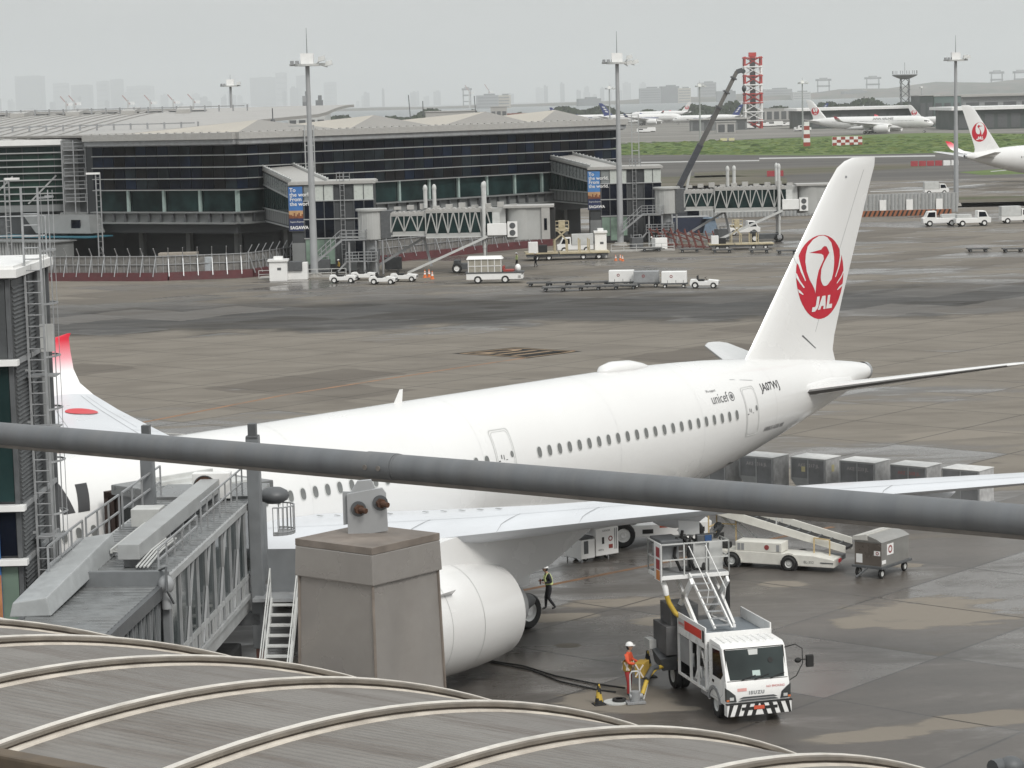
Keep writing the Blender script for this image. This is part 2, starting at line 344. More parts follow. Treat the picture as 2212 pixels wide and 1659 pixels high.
def spot(u, v, w, h, rz=0): p = at(u, v); k = p.y/F_PX; return (p.x, p.y, w/2*k, h/2*k*p.y/CAM_H, rz)
DRY_SPOTS = [spot(1345, 1512, 230, 60), spot(2010, 1318, 420, 75, .18), spot(1845, 1345, 130, 30), spot(1960, 1350, 160, 26), spot(1330, 1300, 330, 26, .1), spot(1690, 1262, 120, 16), spot(1455, 1340, 200, 26), spot(1640, 1445, 90, 12), spot(1640, 1478, 150, 12),
             spot(2100, 1560, 330, 34, .3), spot(1900, 1585, 300, 30, .3), spot(1230, 1395, 60, 10), spot(1460, 1530, 90, 10), spot(2060, 940, 260, 22, .2), spot(1960, 1222, 70, 12), spot(1180, 1335, 200, 18, .1)]
def sheet(name, pts, m, z=0.0, kind='structure'):
    mb = MB(); mb.add([(p[0], p[1], z) for p in pts], [tuple(range(len(pts)))]); o = mb.build(name, m); tag(o, kind=kind); return o
sheet('apron_ground', [(-2500, -200), (2500, -200), (2500, 560), (-2500, 560)], ground_mat(), 0)
LINE_Y = mat('apron_line_orange', (.24, .125, .06), .7, var=.35, scale=.6, dirt=(.13, .11, .09), dirt_amt=.9)
LINE_W = mat('apron_line_white', (.42, .41, .39), .7, var=.3, scale=1.0, dirt=(.15, .14, .12), dirt_amt=.8)
def line(name, pts, w, m, z=.004):
    mb = MB(); P = [Vector((p[0], p[1], 0)) for p in pts]
    for a, b in zip(P, P[1:]):
        d = (b-a).normalized(); n = Vector((-d.y, d.x, 0))*w/2; N_ = max(1, int((b-a).length/6))
        for i in range(N_): q, r = a.lerp(b, i/N_), a.lerp(b, (i+1)/N_); mb.quad(*[(t.x, t.y, z) for t in (q-n, r-n, r+n, q+n)])
    return tag(mb.build(name, m), kind='structure')
line('stand_marking_line', [at(280, 918), at(620, 852), at(1000, 793), at(1240, 757)], .42, LINE_Y)
line('stand_marking_line', [at(1120, 1277), at(1400, 1222), at(1720, 1153), at(1800, 1138)], .30, LINE_Y)
line('stand_edge_line', [at(300, 932), at(600, 952), at(800, 965)], .28, LINE_W)
# ------------------------------------------------------------------ airliner builder (local: +X aft from the nose, +Y starboard, +Z up)
def interp(T, x):
    if x <= T[0][0]: return T[0][1:]
    for a, b in zip(T, T[1:]):
        if x <= b[0]:
            t = (x-a[0])/(b[0]-a[0]); return tuple(p+(q-p)*t for p, q in zip(a[1:], b[1:]))
    return T[-1][1:]
# station: x, half width, top z, bottom z
FUS = [(0, .03, 4.24, 4.18), (.25, .55, 4.78, 3.70), (.7, .98, 5.25, 3.33), (1.4, 1.42, 5.80, 2.98), (2.4, 1.90, 6.55, 2.70), (3.6, 2.32, 7.25, 2.50), (5, 2.64, 7.80, 2.38),
       (7, 2.89, 8.25, 2.33), (9.5, 2.98, 8.43, 2.32), (14, 2.98, 8.46, 2.32), (20, 2.98, 8.47, 2.32), (30, 2.98, 8.50, 2.32), (40, 2.98, 8.54, 2.33), (44, 2.97, 8.55, 2.37), (46, 2.93, 8.55, 2.48),
       (48, 2.83, 8.52, 2.66), (50, 2.66, 8.46, 2.95), (52, 2.43, 8.37, 3.30), (54, 2.14, 8.24, 3.72), (56, 1.83, 8.08, 4.18), (58, 1.50, 7.90, 4.66), (60, 1.17, 7.68, 5.16), (62, .84, 7.44, 5.68), (63.4, .62, 7.25, 6.05), (64.25, .47, 7.10, 6.30)]
def fus_y(x, z, grow=0.0):                 # half width of the skin at (x, z)
    w, t, b = interp(FUS, x); c, h = (t+b)/2, (t-b)/2
    k = max(0.0, 1-((z-c)/h)**2); return w*math.sqrt(k)+grow
def fus_n(x, z):                           # tilt of the skin from vertical
    w, t, b = interp(FUS, x); c, h = (t+b)/2, (t-b)/2
    return math.asin(max(-.99, min(.99, (z-c)/h)))
def naca(t, n=9, camber=.02):
    xs = [(1-math.cos(math.pi*i/n))/2 for i in range(n+1)]
    yt = lambda x: 5*t*(.2969*math.sqrt(x)-.126*x-.3516*x*x+.2843*x**3-.1036*x**4)
    yc = lambda x: camber*4*x*(1-x)
    return [(x, yc(x)+yt(x)) for x in reversed(xs)]+[(x, yc(x)-yt(x)) for x in xs[1:-1]]
def wing_sec(le, ch, y, z, t, twist=0.0, cant=0.0, camber=.02):
    P = []; sg = 1 if y >= 0 else -1; c, s = math.cos(twist), math.sin(twist)
    for u, w in naca(t, camber=camber):
        dx, dz = u*ch, w*ch
        dx, dz = dx*c+dz*s, -dx*s+dz*c
        P.append((le+dx, y-sg*dz*math.sin(cant), z+dz*math.cos(cant)))
    return P
RING = [(2.0*math.cos(2*math.pi*i/40), 2.02*math.sin(2*math.pi*i/40)) for i in range(40)]
HOLE = [(-.55,-.75),(-.44,-.1),(-.26,.34),(0,.65),(.18,.85),(.13,1.04),(-.04,1.11),(-.99,1.22),(-.04,1.32),(.1,1.42),(.24,1.47),(.42,1.44),(.54,1.3),(.66,1.12),(.41,.9),(.15,.64),(-.03,.38),(-.09,0),(-.06,-.17),(.03,-.31),(.13,-.41),(.26,-.45),(.4,-.45),(.54,-.41),(.9,-.16),(1.03,.16),(1.1,.61),(1.08,.9),(1,1.19),(.83,1.6),(.48,1.88),(.17,1.98),(-.18,1.98),(-.63,1.83),(-1.04,1.53),(-1.22,1.18),(-1.3,.83),(-1.23,.35),(-1.02,-.06),(-.77,-.35),(-.6,-.57)]
SLITS = [[(-1.93,.87),(-1.95,1.1),(-1.66,1.36),(-1.7,.97),(-1.58,.49),(-1.32,-.08),(-1.38,-.1),(-1.68,.36),(-1.79,.7)],[(-2.02,.3),(-1.96,.31),(-1.79,-.03),(-1.43,-.40),(-1.52,-.42),(-1.81,-.15),(-2.02,.1)],[(-1.96,-.44),(-1.76,-.54),(-1.53,-.72),(-1.6,-.74),(-1.9,-.6)],
         [(1.78,1.06),(1.58,1.30),(1.62,.9),(1.5,.42),(1.21,-.08),(1.28,-.10),(1.58,.36),(1.72,.72)],[(2.02,.22),(1.82,-.04),(1.36,-.40),(1.42,-.42),(1.82,-.15),(2.02,.08)],[(1.96,-.46),(1.62,-.58),(1.42,-.72),(1.5,-.74),(1.9,-.58)]]
def tri_poly(mb, pts, fn, mi=0):
    """filled polygon (may be concave) laid on a surface by fn"""
    from mathutils.geometry import tessellate_polygon
    T = tessellate_polygon([[Vector((p[0], p[1], 0)) for p in pts]])
    mb.add([fn(*p) for p in pts], [tuple(t) for t in T], mi)
WINGTIP_RED = bpy.data.materials.new('winglet_red_fade')
def _fade():
    nt, N, L, B = _nt(WINGTIP_RED)
    tc = N.new('ShaderNodeTexCoord'); sp = N.new('ShaderNodeSeparateXYZ'); L.new(tc.outputs['Object'], sp.inputs[0])
    r = N.new('ShaderNodeMapRange'); r.inputs[1].default_value = 7.2; r.inputs[2].default_value = 8.8; L.new(sp.outputs['Z'], r.inputs[0])
    rp = N.new('ShaderNodeValToRGB'); e = rp.color_ramp.elements
    e[0].position = 0; e[0].color = (.8, .8, .8, 1); e[1].position = 1; e[1].color = (.62, .012, .035, 1)
    m = e.new(.45); m.color = (.70, .30, .34, 1)
    L.new(r.outputs[0], rp.inputs[0]); L.new(rp.outputs[0], B.inputs['Base Color']); B.inputs['Roughness'].default_value = .3
_fade()
ANA_BLUE = mat('airline_blue', (.012, .03, .16), .3, var=.05)
PANEL0 = Vector((29.75, -16.72, 5.84))
def build_airliner(name, label, loc, rz, group=None, livery='crane', detail=1, scale=1.0, reg='JA07WJ', title=True):
    root = thing(name, label, 'airplane', loc, rz, group); root.scale = (scale,)*3
    white = PAINT_AC
    # fuselage
    xs = sorted(set([f[0] for f in FUS]+([i*1.0 for i in range(9, 64, 2)] if detail else []))); n = 64 if detail else 24
    rings = []
    for x in xs:
        w, t, b = interp(FUS, x); c, h = (t+b)/2, (t-b)/2
        rings.append([(x, w*math.sin(2*math.pi*k/n), c+h*math.cos(2*math.pi*k/n)) for k in range(n)])
    m = MB(); m.loft(rings); fus = m.build('fuselage', white, root, smooth=60)
    m = MB(); w, t, b = interp(FUS, 64.25); c = (t+b)/2
    m.lathe([(.46, 0), (.44, .25), (.33, .42), (.30, .42), (.28, .1)], (64.2, 0, c), (1, 0, -.05), 20); m.build('exhaust_cone', GALV, root, smooth=40)
    # belly fairing
    m = MB(); rings = []
    for x, hw, tz, bz in ((15.5, 1.6, 3.2, 2.30), (18, 2.7, 4.0, 2.05), (21, 3.12, 4.5, 1.85), (26, 3.22, 4.7, 1.80), (32, 3.22, 4.7, 1.80), (37, 3.1, 4.4, 1.85), (41, 2.6, 3.8, 2.05), (44, 1.5, 3.0, 2.34)):
        cz = (tz+bz)/2; hh = (tz-bz)/2
        rings.append([(x, math.copysign(abs(math.sin(a))**.75, math.sin(a))*hw, cz+math.copysign(abs(math.cos(a))**.75, math.cos(a))*hh) for a in [2*math.pi*k/32 for k in range(32)]])
    m.loft(rings); m.build('belly_fairing', white, root, smooth=50)
    # wings: y, LE x, chord, z, t/c, cant, twist
    PORT = [(2, 19, 14.6, 4.37, .13, 0, .05), (6, 21.6, 12, 4.82, .125, 0, .045), (10.8, 24.8, 9.2, 5.39, .115, 0, .035), (15, 27.6, 7.6, 5.96, .105, 0, .03), (20, 30.9, 5.7, 6.59, .10, 0, .02), (25, 34.2, 3.9, 7.12, .095, 0, .01), (28.5, 36.5, 2.75, 7.49, .09, .2, 0),
            (30.2, 37.7, 2.15, 7.87, .09, .6, 0), (31.3, 38.6, 1.6, 8.52, .09, 1.0, 0), (31.9, 39.3, 1.05, 9.27, .09, 1.2, 0), (32.3, 40.1, 0.35, 9.92, .09, 1.25, 0)]
    STBD = [(2.0, 19.6, 14.6, 4.0, .13, 0, .05), (6, 22.0, 12.0, 4.4, .125, 0, .045), (10.8, 24.9, 9.2, 4.75, .115, 0, .035), (15, 27.4, 7.6, 5.1, .105, 0, .03), (20, 30.4, 5.8, 5.55, .10, 0, .02), (25, 33.4, 4.2, 6.0, .095, 0, .01), (28.5, 35.6, 3.15, 6.35, .09, .2, 0),
            (30.4, 36.6, 2.75, 6.75, .09, .65, 0), (31.5, 37.2, 2.6, 7.35, .09, 1.05, 0), (32.1, 37.75, 2.35, 8.15, .09, 1.25, 0), (32.4, 38.8, 1.45, 8.85, .09, 1.3, 0), (32.45, 40.2, .22, 9.1, .09, 1.3, 0)]
    if not detail: PORT = STBD
    for side, T in ((-1, PORT), (1, STBD)):
        sec = [wing_sec(le, ch, side*y, z, t, tw, ct) for y, le, ch, z, t, ct, tw in T]
        k = 7
        m = MB(); m.loft(sec[:k]); wing = m.build('wing', WING_G if detail else white, root, smooth=50)
        m = MB(); m.loft(sec[k-1:]); m.build('winglet', WINGTIP_RED if livery == 'crane' else ANA_BLUE, wing, smooth=60)
        def wp(y, u, lift=.0):           # point on the wing's upper skin
            a, b = [(p, q) for p, q in zip(T, T[1:]) if p[0] <= y <= q[0]][0]; f = (y-a[0])/(b[0]-a[0])
            le, ch, z, t, ct, tw = [a[i]+(b[i]-a[i])*f for i in range(1, 7)]
            yt = 5*t*(.2969*math.sqrt(u)-.126*u-.3516*u*u+.2843*u**3-.1036*u**4)+.08*u*(1-u)
            return Vector((le+u*ch*math.cos(tw)+yt*ch*math.sin(tw), side*y, z-u*ch*math.sin(tw)+yt*ch*math.cos(tw)+lift+(.02 if lift > .01 else 0)))
        # flap track fairings
        for y in ((6.5, 13.5, 18, 22.5) if detail else (6.5, 14, 20)):
            e = wp(y, .98); L_ = 4.4 if y < 12 else 3.2; m = MB()
            m.loft([[(e.x-L_*.75+L_*f, e.y+math.cos(a)*r*.75, e.z-.42+math.sin(a)*r-f*.12) for a in [2*math.pi*i/10 for i in range(10)]] for f, r in ((0, .02), (.12, .2), (.35, .36), (.6, .38), (.82, .24), (1, .03))])
            m.build('flap_fairing', WING_G if detail else white, wing, smooth=60)
        if detail:
            m = MB()                       # panel joints on the upper skin: spar line, slat line, aileron line
            for u, y0, y1, w in ((.14, 3.6, 28.2, .03), (.72, 3.6, 10.6, .025), (.70, 11, 28, .03), (.80, 20.5, 28, .02)):
                N_ = 14
                for i in range(N_):
                    ya, yb = y0+(y1-y0)*i/N_, y0+(y1-y0)*(i+1)/N_; a, b = wp(ya, u, .006), wp(yb, u, .006)
                    m.quad(a, b, b+Vector((w, 0, 0)), a+Vector((w, 0, 0)))
            for y, u0, u1 in ((9.2, .0, .14), (12.0, .0, .14), (14.4, .0, .14), (19, 0, .14), (23, 0, .14), (10.8, .72, .97), (19.8, .7, .97)):
                for j in range(5):
                    a, b = wp(y, u0+(u1-u0)*j/5, .006), wp(y, u0+(u1-u0)*(j+1)/5, .006); m.quad(a, b, b+Vector((0, .035, 0)), a+Vector((0, .035, 0)))
            m.build('panel_joint', STEEL_G, wing)
            if side < 0:                   # slat vents along the inner wing
                for i in range(11):
                    y = 4.2+.62*i
                    if i == 5: continue
                    m = MB(); a = wp(y, .30, .012); m.box(a, (.10, .26, .012)); m.build('access_panel', STEEL_G, wing)
            else:
                m = MB(); pts = [(math.cos(2*math.pi*i/28)*.78, math.sin(2*math.pi*i/28)*.78) for i in range(28)]
                def fl(dx, dy):
                    y = 24.3+dy; a = interp([(t[0], t[1], t[2]) for t in T], y); q = wp(y, (34.9+dx-a[0])/a[1], .012); return q
                NR, NK = 7, 28
                Q = [fl(0, 0)]+[fl(.78*r/NR*math.cos(2*math.pi*k/NK), .78*r/NR*math.sin(2*math.pi*k/NK)) for r in range(1, NR+1) for k in range(NK)]
                m.add(Q, [(0, 1+k, 1+(k+1) % NK) for k in range(NK)]+[(1+r*NK+k, 1+r*NK+(k+1) % NK, 1+(r+1)*NK+(k+1) % NK, 1+(r+1)*NK+k) for r in range(NR-1) for k in range(NK)]); m.build('red_disc', RED, wing)
    # tailplane
    for side in (-1, 1):
        T = [(.6, 56.8, 5.6, 6.35, .10), (1.6, 57.6, 4.9, 6.45, .10), (5, 60.1, 3.5, 6.98, .095), (9.0, 63.0, 1.9, 7.58, .09), (9.45, 63.7, 1.1, 7.63, .08)]
        m = MB(); m.loft([wing_sec(le, ch, side*y, z, t, 0, .12, 0) for y, le, ch, z, t in T]); st = m.build('tailplane', PAINT_AC, root, smooth=50)
        if detail:
            m = MB()                       # bare metal leading edge
            m.loft([[(le+d*ch-.03*(1 if d == 0 else .4), side*y, z+h*ch*t*4.6) for d, h in ((.018, .04), (0, .0), (.03, -.07))] for y, le, ch, z, t in T[1:4]], closed=False)
            m.build('leading_edge', mat('tail_leading_edge', (.16, .155, .15), .4, .5, var=.15), st, smooth=60)
            m = MB(); m.loft([[(x, side*y+math.cos(a)*r*.45, 6.45+math.sin(a)*r) for a in [2*math.pi*i/14 for i in range(14)]] for x, y, r in ((56.2, 1.35, .03), (56.7, 1.42, .22), (57.8, 1.42, .36), (60, 1.05, .42), (62, .75, .3), (63.2, .5, .05))]); m.build('root_fairing', PAINT_AC, st, smooth=60)
    # fin (symmetric aerofoil, drawn upwards)
    FT = [(7.3, 54.4, 7.6, .09), (8.0, 54.75, 7.0, .095), (8.7, 55.35, 6.55, .10), (10.5, 56.85, 5.75, .10), (13, 58.95, 4.75, .10), (16.0, 61.5, 3.50, .095), (16.75, 62.25, 3.1, .09), (17.05, 62.85, 2.55, .085), (17.2, 63.5, 1.9, .06)]
    def fin_half(x, z):
        le, ch, t = interp([(a[0], a[1], a[2], a[3]) for a in FT], z); u = min(1, max(0, (x-le)/ch))
        return ch*5*t*(.2969*math.sqrt(u)-.126*u-.3516*u*u+.2843*u**3-.1036*u**4)
    m = MB(); m.loft([[(le+u*ch, w*ch, z) for u, w in naca(t, camber=0)] for z, le, ch, t in FT])
    fin = m.build('fin', PAINT_AC if livery == 'crane' else [ANA_BLUE], root, smooth=40)
    if detail:
        m = MB()
        for z0, z1 in ((9.0, 16.6),):      # rudder hinge line
            for i in range(10):
                a, b = z0+(z1-z0)*i/10, z0+(z1-z0)*(i+1)/10
                q = []
                for z in (a, b):
                    le, ch, t = interp([(f[0], f[1], f[2], f[3]) for f in FT], z); q.append((le+.70*ch, z))
                for s in (-1,): m.quad(*[(x+dx, s*(fin_half(x, z)+.004), z) for (x, z), dx in ((q[0], 0), (q[1], 0), (q[1], .02), (q[0], .02))])
        m.quad(*[(x, -(fin_half(x, z)+.006), z) for x, z in ((58.9, 8.9), (60.1, 8.2), (60.2, 8.2), (59.0, 8.95))])
        m.build('hinge_line', GREY_T, fin)
        m = MB(); m.span(62.7, 62.84, -.17, .17, 16.25, 16.36); m.build('beacon', STEEL_G, fin)
    if livery == 'crane':
        for s in ((-1, 1)):
            lay = lambda o: (lambda dx, dz: (60.6+dx, s*(fin_half(60.6+dx, 11.6+dz)+o), 11.6+dz))
            # a disc fine enough to hug the fin's curve
            m = MB(); g = 14
            def strip(poly_half, off, mi, mb):
                pass
            rr = [0, .4, .8, 1.2, 1.6, 1.85, 2.02]; N_ = 40
            P = [[lay(.006)(r*math.cos(2*math.pi*k/N_), r*math.sin(2*math.pi*k/N_)) for k in range(N_)] for r in rr[1:]]
            m.add([lay(.006)(0, 0)]+P[0], [(0, 1+k, 1+(k+1) % N_) for k in range(N_)])
            for a, b in zip(P, P[1:]): m.add(a+b, [(k, (k+1) % N_, N_+(k+1) % N_, N_+k) for k in range(N_)])
            em = m.build('crane_emblem', mat('emblem_crimson', (.44, .010, .028), .4, var=.05), fin, smooth=60)
            def flat(pts, st=.5):          # white reversed-out shape, cut in vertical strips so that it follows the skin
                from mathutils.geometry import tessellate_polygon
                bm = bmesh.new(); vs = [bm.verts.new((p[0], p[1], 0)) for p in pts]
                for t in tessellate_polygon([[Vector((p[0], p[1], 0)) for p in pts]]):
                    try: bm.faces.new([vs[i] for i in t])
                    except ValueError: pass
                for k in range(-9, 10): bmesh.ops.bisect_plane(bm, geom=bm.verts[:]+bm.edges[:]+bm.faces[:], plane_co=(k*.22, 0, 0), plane_no=(1, 0, 0))
                for k in (range(-4, 5) if st == .5 else range(60, 80)): bmesh.ops.bisect_plane(bm, geom=bm.verts[:]+bm.edges[:]+bm.faces[:], plane_co=(0, k*st, 0), plane_no=(0, 1, 0))
                bm.verts.index_update(); r = ([v.co.copy() for v in bm.verts], [[v.index for v in f.verts] for f in bm.faces]); bm.free(); return r
            mk = (lambda v: lay(.016)(v.x, v.y))
            m = MB()
            vs, fs = flat(HOLE); m.add([mk(v) for v in vs], fs)
            if detail:
                for sl in SLITS: vs, fs = flat(sl); m.add([mk(v) for v in vs], fs)
            m.build('emblem_cutout', PAINT_AC, em, smooth=60)
            # J A L, drawn as slanted block letters
            if s < 0 or not detail:
                lt = MB(); q = lambda x, z: (x+.30*(z+1.55)*1.0, z)
                if s > 0: fl = lambda x: -x
                J = [(-.92,-1.62),(-.62,-1.62),(-.42,-1.5),(-.34,-1.36),(-.34,-.92),(-.60,-.92),(-.60,-1.32),(-.66,-1.40),(-.92,-1.40)]
                A = [(-.36,-1.56),(-.12,-1.56),(-.06,-1.40),(.17,-1.40),(.17,-1.56),(.40,-1.56),(.22,-.92),(-.10,-.92)]
                Lt = [(.46,-1.56),(1.02,-1.56),(1.02,-1.36),(.70,-1.36),(.70,-.92),(.46,-.92)]
                for poly in (J, A, Lt):
                    pp = [(x*.92+.24*(z+1.56), z) for x, z in poly]
                    if s > 0: pp = [(-x, z) for x, z in pp]
                    vs, fs = flat(pp); lt.add([lay(.022)(v.x, v.y) for v in vs], fs)
                lt.build('airline_letters', PAINT_AC, em)
    else:                                   # white slanted bars on a blue fin
        m = MB()
        for s in (-1, 1):
            for k in range(3):
                z0 = 10.0+k*1.7; x0 = 58.2+k*1.2
                m.quad(*[(x, s*(fin_half(x, z)+.05), z) for x, z in ((x0, z0), (x0+2.4, z0+.7), (x0+2.2, z0+1.5), (x0+.2, z0+.9))])
        m.build('tail_stripe', PAINT_AC, fin)
        m = MB(); 
        for s in (-1, 1):
            pts = [(x, s*(fus_y(x, z, .03)), z) for x, z in ((4, 5.25), (20, 5.0), (40, 5.1), (56, 6.3), (56, 6.9), (40, 5.7), (20, 5.6), (4, 5.6))]
            for i in range(3): m.quad(pts[i], pts[i+1], pts[6-i], pts[7-i])
        m.build('cheat_line', ANA_BLUE, fus)
    # engines
    for side in (-1, 1):
        ey, ez, x0 = side*10.5, 2.62, 19.35
        m = MB()
        m.lathe([(1.42, .9), (1.50, .35), (1.62, .08), (1.74, .0), (1.86, .10), (1.97, .6), (2.02, 1.6), (2.02, 3.2), (1.98, 4.6), (1.90, 5.8), (1.78, 6.8), (1.66, 7.45), (1.63, 7.45), (1.60, 6.6), (1.55, 5.4)], (x0, ey, ez), (1, 0, -.02), 56 if detail else 20)
        nac = m.build('engine_nacelle', white, root, smooth=50)
        m = MB(); m.lathe([(1.42, .9), (.02, 1.1)], (x0, ey, ez), (1, 0, -.02), 24); m.build('fan', STEEL_D, nac, smooth=30)
        m = MB(); m.lathe([(1.50, 5.6), (1.20, 6.6), (1.0, 7.6), (.82, 8.5), (.78, 8.5), (.74, 7.9)], (x0, ey, ez), (1, 0, -.02), 32); m.build('core_nozzle', STEEL_G, nac, smooth=50)
        m = MB(); m.lathe([(.62, 7.9), (.5, 8.7), (.2, 9.5), (.01, 9.75)], (x0, ey, ez), (1, 0, -.02), 24); m.build('exhaust_plug', STEEL_D, nac, smooth=50)
        # pylon: top runs from the nacelle crown to the wing, tail tapers under the wing
        m = MB(); T = PORT if side < 0 else STBD; le = interp([(t[0], t[1], t[3]) for t in T], 10.5)
        L0 = le[0]; zw = le[1]
        S = [(x0+2.2, .05, ez+2.02, ez+1.7), (x0+3.2, .22, ez+2.30, ez+1.6), (L0-.4, .34, zw-.05, ez+1.3), (L0+1.0, .38, zw+.1, ez+1.0), (L0+3.2, .36, zw+.0, ez+.75), (L0+5.0, .26, zw-.25, ez+1.0), (L0+7.6, .06, zw-.45, zw-.75)]
        m.loft([[(x, ey-w, b), (x, ey-w, b+(t-b)*.5), (x, ey-w*.9, t), (x, ey+w*.9, t), (x, ey+w, b+(t-b)*.5), (x, ey+w, b)] for x, w, t, b in S]); m.build('pylon', white, root, smooth=40)
        if detail:
            m = MB()
            for q in (-1, 1):
                a = .95*q; y = lambda r: ey+math.sin(a)*r; z = lambda r: ez+math.cos(a)*r
                m.add([(x0+2.2, y(1.98), z(1.98)), (x0+3.9, y(1.96), z(1.96)), (x0+3.8, y(2.35), z(2.35)), (x0+3.3, y(2.25), z(2.25)), (x0+2.2, y(1.96)+.03, z(1.98)), (x0+3.9, y(1.94)+.03, z(1.96)), (x0+3.8, y(2.35)+.02, z(2.35)), (x0+3.3, y(2.25)+.02, z(2.25))], [(0, 1, 2, 3), (7, 6, 5, 4), (0, 3, 7, 4), (1, 5, 6, 2), (2, 6, 7, 3)])
            m.build('strake', white, nac)
            m = MB()
            for xs_, r in ((x0+1.15, 2.006), (x0+3.5, 2.023), (x0+5.1, 1.962)):
                m.lathe([(r, 0), (r+.003, .012), (r, .025)], (xs_, ey, ez-.02*(xs_-x0)), (1, 0, -.02), 56)
            m.build('panel_joint', STEEL_L, nac)
    # landing gear
    def bogie(y):
        GX = -1.1; m = MB(); m.cyl((33.2, y, 3.2), (33.5, y, .75), .2, .2, 14); m.beam((32.55, y, .72), (34.45, y, .72), .2, .25); m.cyl((33.4, y, 1.4), (31.6, y*.75, 2.6), .09); m.cyl((33.4, y, 1.2), (34.6, y, 2.2), .07)
        for x in (32.62, 34.38): m.cyl((x, y-.7, .70), (x, y+.7, .70), .1)
        m.v = [(q[0]+GX, q[1], q[2]) for q in m.v]
        g = m.build('main_gear', STEEL_L, root, smooth=40)
        for x in (32.62+GX, 34.38+GX):
            for dy in (-.72, .72): wheel_parts(g, (x, y+dy, .70), .70, .52, n=28 if detail else 12)
        m = MB(); m.box((33.3+GX, y*1.14, 2.5), (2.6, .05, 1.6)); m.build('gear_door', white, root)
    bogie(-5.3); bogie(5.3)
    m = MB(); m.cyl((5.0, 0, 2.8), (4.75, 0, .6), .13); m.cyl((4.75, -.4, .54), (4.75, .4, .54), .08); m.cyl((4.8, 0, 1.3), (6.2, 0, 2.4), .06); g = m.build('nose_gear', STEEL_L, root, smooth=40)
    for s in (-.36, .36): wheel_parts(g, (4.75, s, .54), .54, .36, n=24 if detail else 10)
    # cockpit glazing
    m = MB()
    for s in (-1, 1):
        for (xa, xb) in ((1.75, 2.55), (2.62, 3.35), (3.42, 4.1)):
            f = lambda x, z: (x-.02, s*(fus_y(x, z, .02)), z)
            za = 5.35+.10*(xa-1.7); zb = 5.35+.10*(xb-1.7)
            m.quad(f(xa, za), f(xb, zb), f(xb, min(zb+.62, interp(FUS, xb)[1]-.15)), f(xa, min(za+.55, interp(FUS, xa)[1]-.12)))
    m.build('cockpit_window', DKGLASS, root)
    if not detail:
        for s in (-1, 1):
            m = MB(); rn = random.Random(3)
            for i in range(66):
                x = 8+i*.66
                if int(i) % 22 in (0, 1): continue
                m.quad(*[(x+dx, s*fus_y(x, z, .02), z) for dx, z in ((0, 5.95), (.24, 5.95), (.24, 6.32), (0, 6.32))])
            o = m.build('cabin_window', WINGLASS, root); o['kind'] = 'stuff'
        if title and livery == 'crane':
            for s in (-1, 1):
                fn = lambda x, y: ((14.5+x if s < 0 else 30.0-x), s*fus_y(15, 6.75+y, .09), 6.75+y)
                lettering('airline_title', 'JAPAN AIRLINES', BLACK_T, fus, fn, size=1.45, offset=.02)
        return root
    # ---- close detail: cabin windows (port and starboard), doors, lettering, antennas
    wm = MB(); pts = [(math.copysign(abs(math.cos(a))**.8, math.cos(a))*.125, math.copysign(abs(math.sin(a))**.8, math.sin(a))*.215) for a in [2*math.pi*i/18 for i in range(18)]]
    wm.add([(x, -.012, z) for x, z in pts]+[(x*1.25, .004, z*1.16) for x, z in pts]+[(0, -.010, 0)], [(i, (i+1) % 18, 36) for i in range(18)]+[(i, 18+i, 18+(i+1) % 18, (i+1) % 18) for i in range(18)], 0)
    wm.m = [0]*18+[1]*18
    first = wm.build('cabin_window', [WINGLASS, STEEL_L], root, smooth=60)
    wme = first.data; bpy.data.objects.remove(first)
    xs = [37.61+.61*i for i in range(23)]+[35.1-.55-.61*i for i in range(24)]+[14.04-.62*i for i in range(-2, 12)]
    xs = [x for x in xs if not (16.3 < x < 18.2)]
    for s in (-1, 1):
        for x in xs:
            z = 6.15; tilt = fus_n(x, z); y = fus_y(x, z); yaw = math.atan2(fus_y(x+.3, z)-fus_y(x-.3, z), .6)
            o = link('cabin_window', wme, root)
            M_ = Matrix.Rotation(math.pi if s > 0 else 0, 4, 'Z') @ Matrix.Rotation(-yaw if s < 0 else yaw, 4, 'Z') @ Matrix.Rotation(-tilt, 4, 'X')
            o.matrix_local = Matrix.Translation((x, s*(y+.006), z)) @ M_
    def door(xa, xb, z0, z1, s):
        g = .035; R = .14; N_ = 12
        def outline(inset):
            a, b, c, d = xa+inset, xb-inset, z0+inset, z1-inset; r = R; P = []
            for cx, cz, a0 in ((b-r, d-r, 0), (a+r, d-r, 90), (a+r, c+r, 180), (b-r, c+r, 270)):
                for k in range(4): t = R_(a0+30*k); P.append((cx+r*math.cos(t), cz+r*math.sin(t)))
                if a0 == 90: P += [(a, d-r-(d-c-2*r)*k/8) for k in range(1, 8)]
                if a0 == 270: P += [(b, c+r+(d-c-2*r)*k/8) for k in range(1, 8)]
            return P
        on = lambda q, o: (q[0], s*fus_y(q[0], q[1], o), q[1])
        A, B = outline(0), outline(g); n = len(A)
        m = MB(); m.add([on(q, .012) for q in A]+[on(q, .012) for q in B]+[on(q, -.01) for q in B], [(i, (i+1) % n, n+(i+1) % n, n+i) for i in range(n)]+[(n+i, n+(i+1) % n, 2*n+(i+1) % n, 2*n+i) for i in range(n)], 0)
        d = m.build('cabin_door', STEEL_L, root)
        m = MB(); C_, D = outline(g+.05), outline(g+.075); m.add([on(q, .008) for q in C_]+[on(q, .008) for q in D], [(i, (i+1) % n, n+(i+1) % n, n+i) for i in range(n)]); m.build('door_seam', STEEL_L, d)
        m = MB(); cx, cz = xb-.2, (z0+z1)/2+.12; N2 = 14
        tri_poly(m, [(cx+.09*math.cos(2*math.pi*i/N2), cz+.13*math.sin(2*math.pi*i/N2)) for i in range(N2)], lambda x, z: on((x, z), .014)); m.build('door_window', WINGLASS, d)
        m = MB()
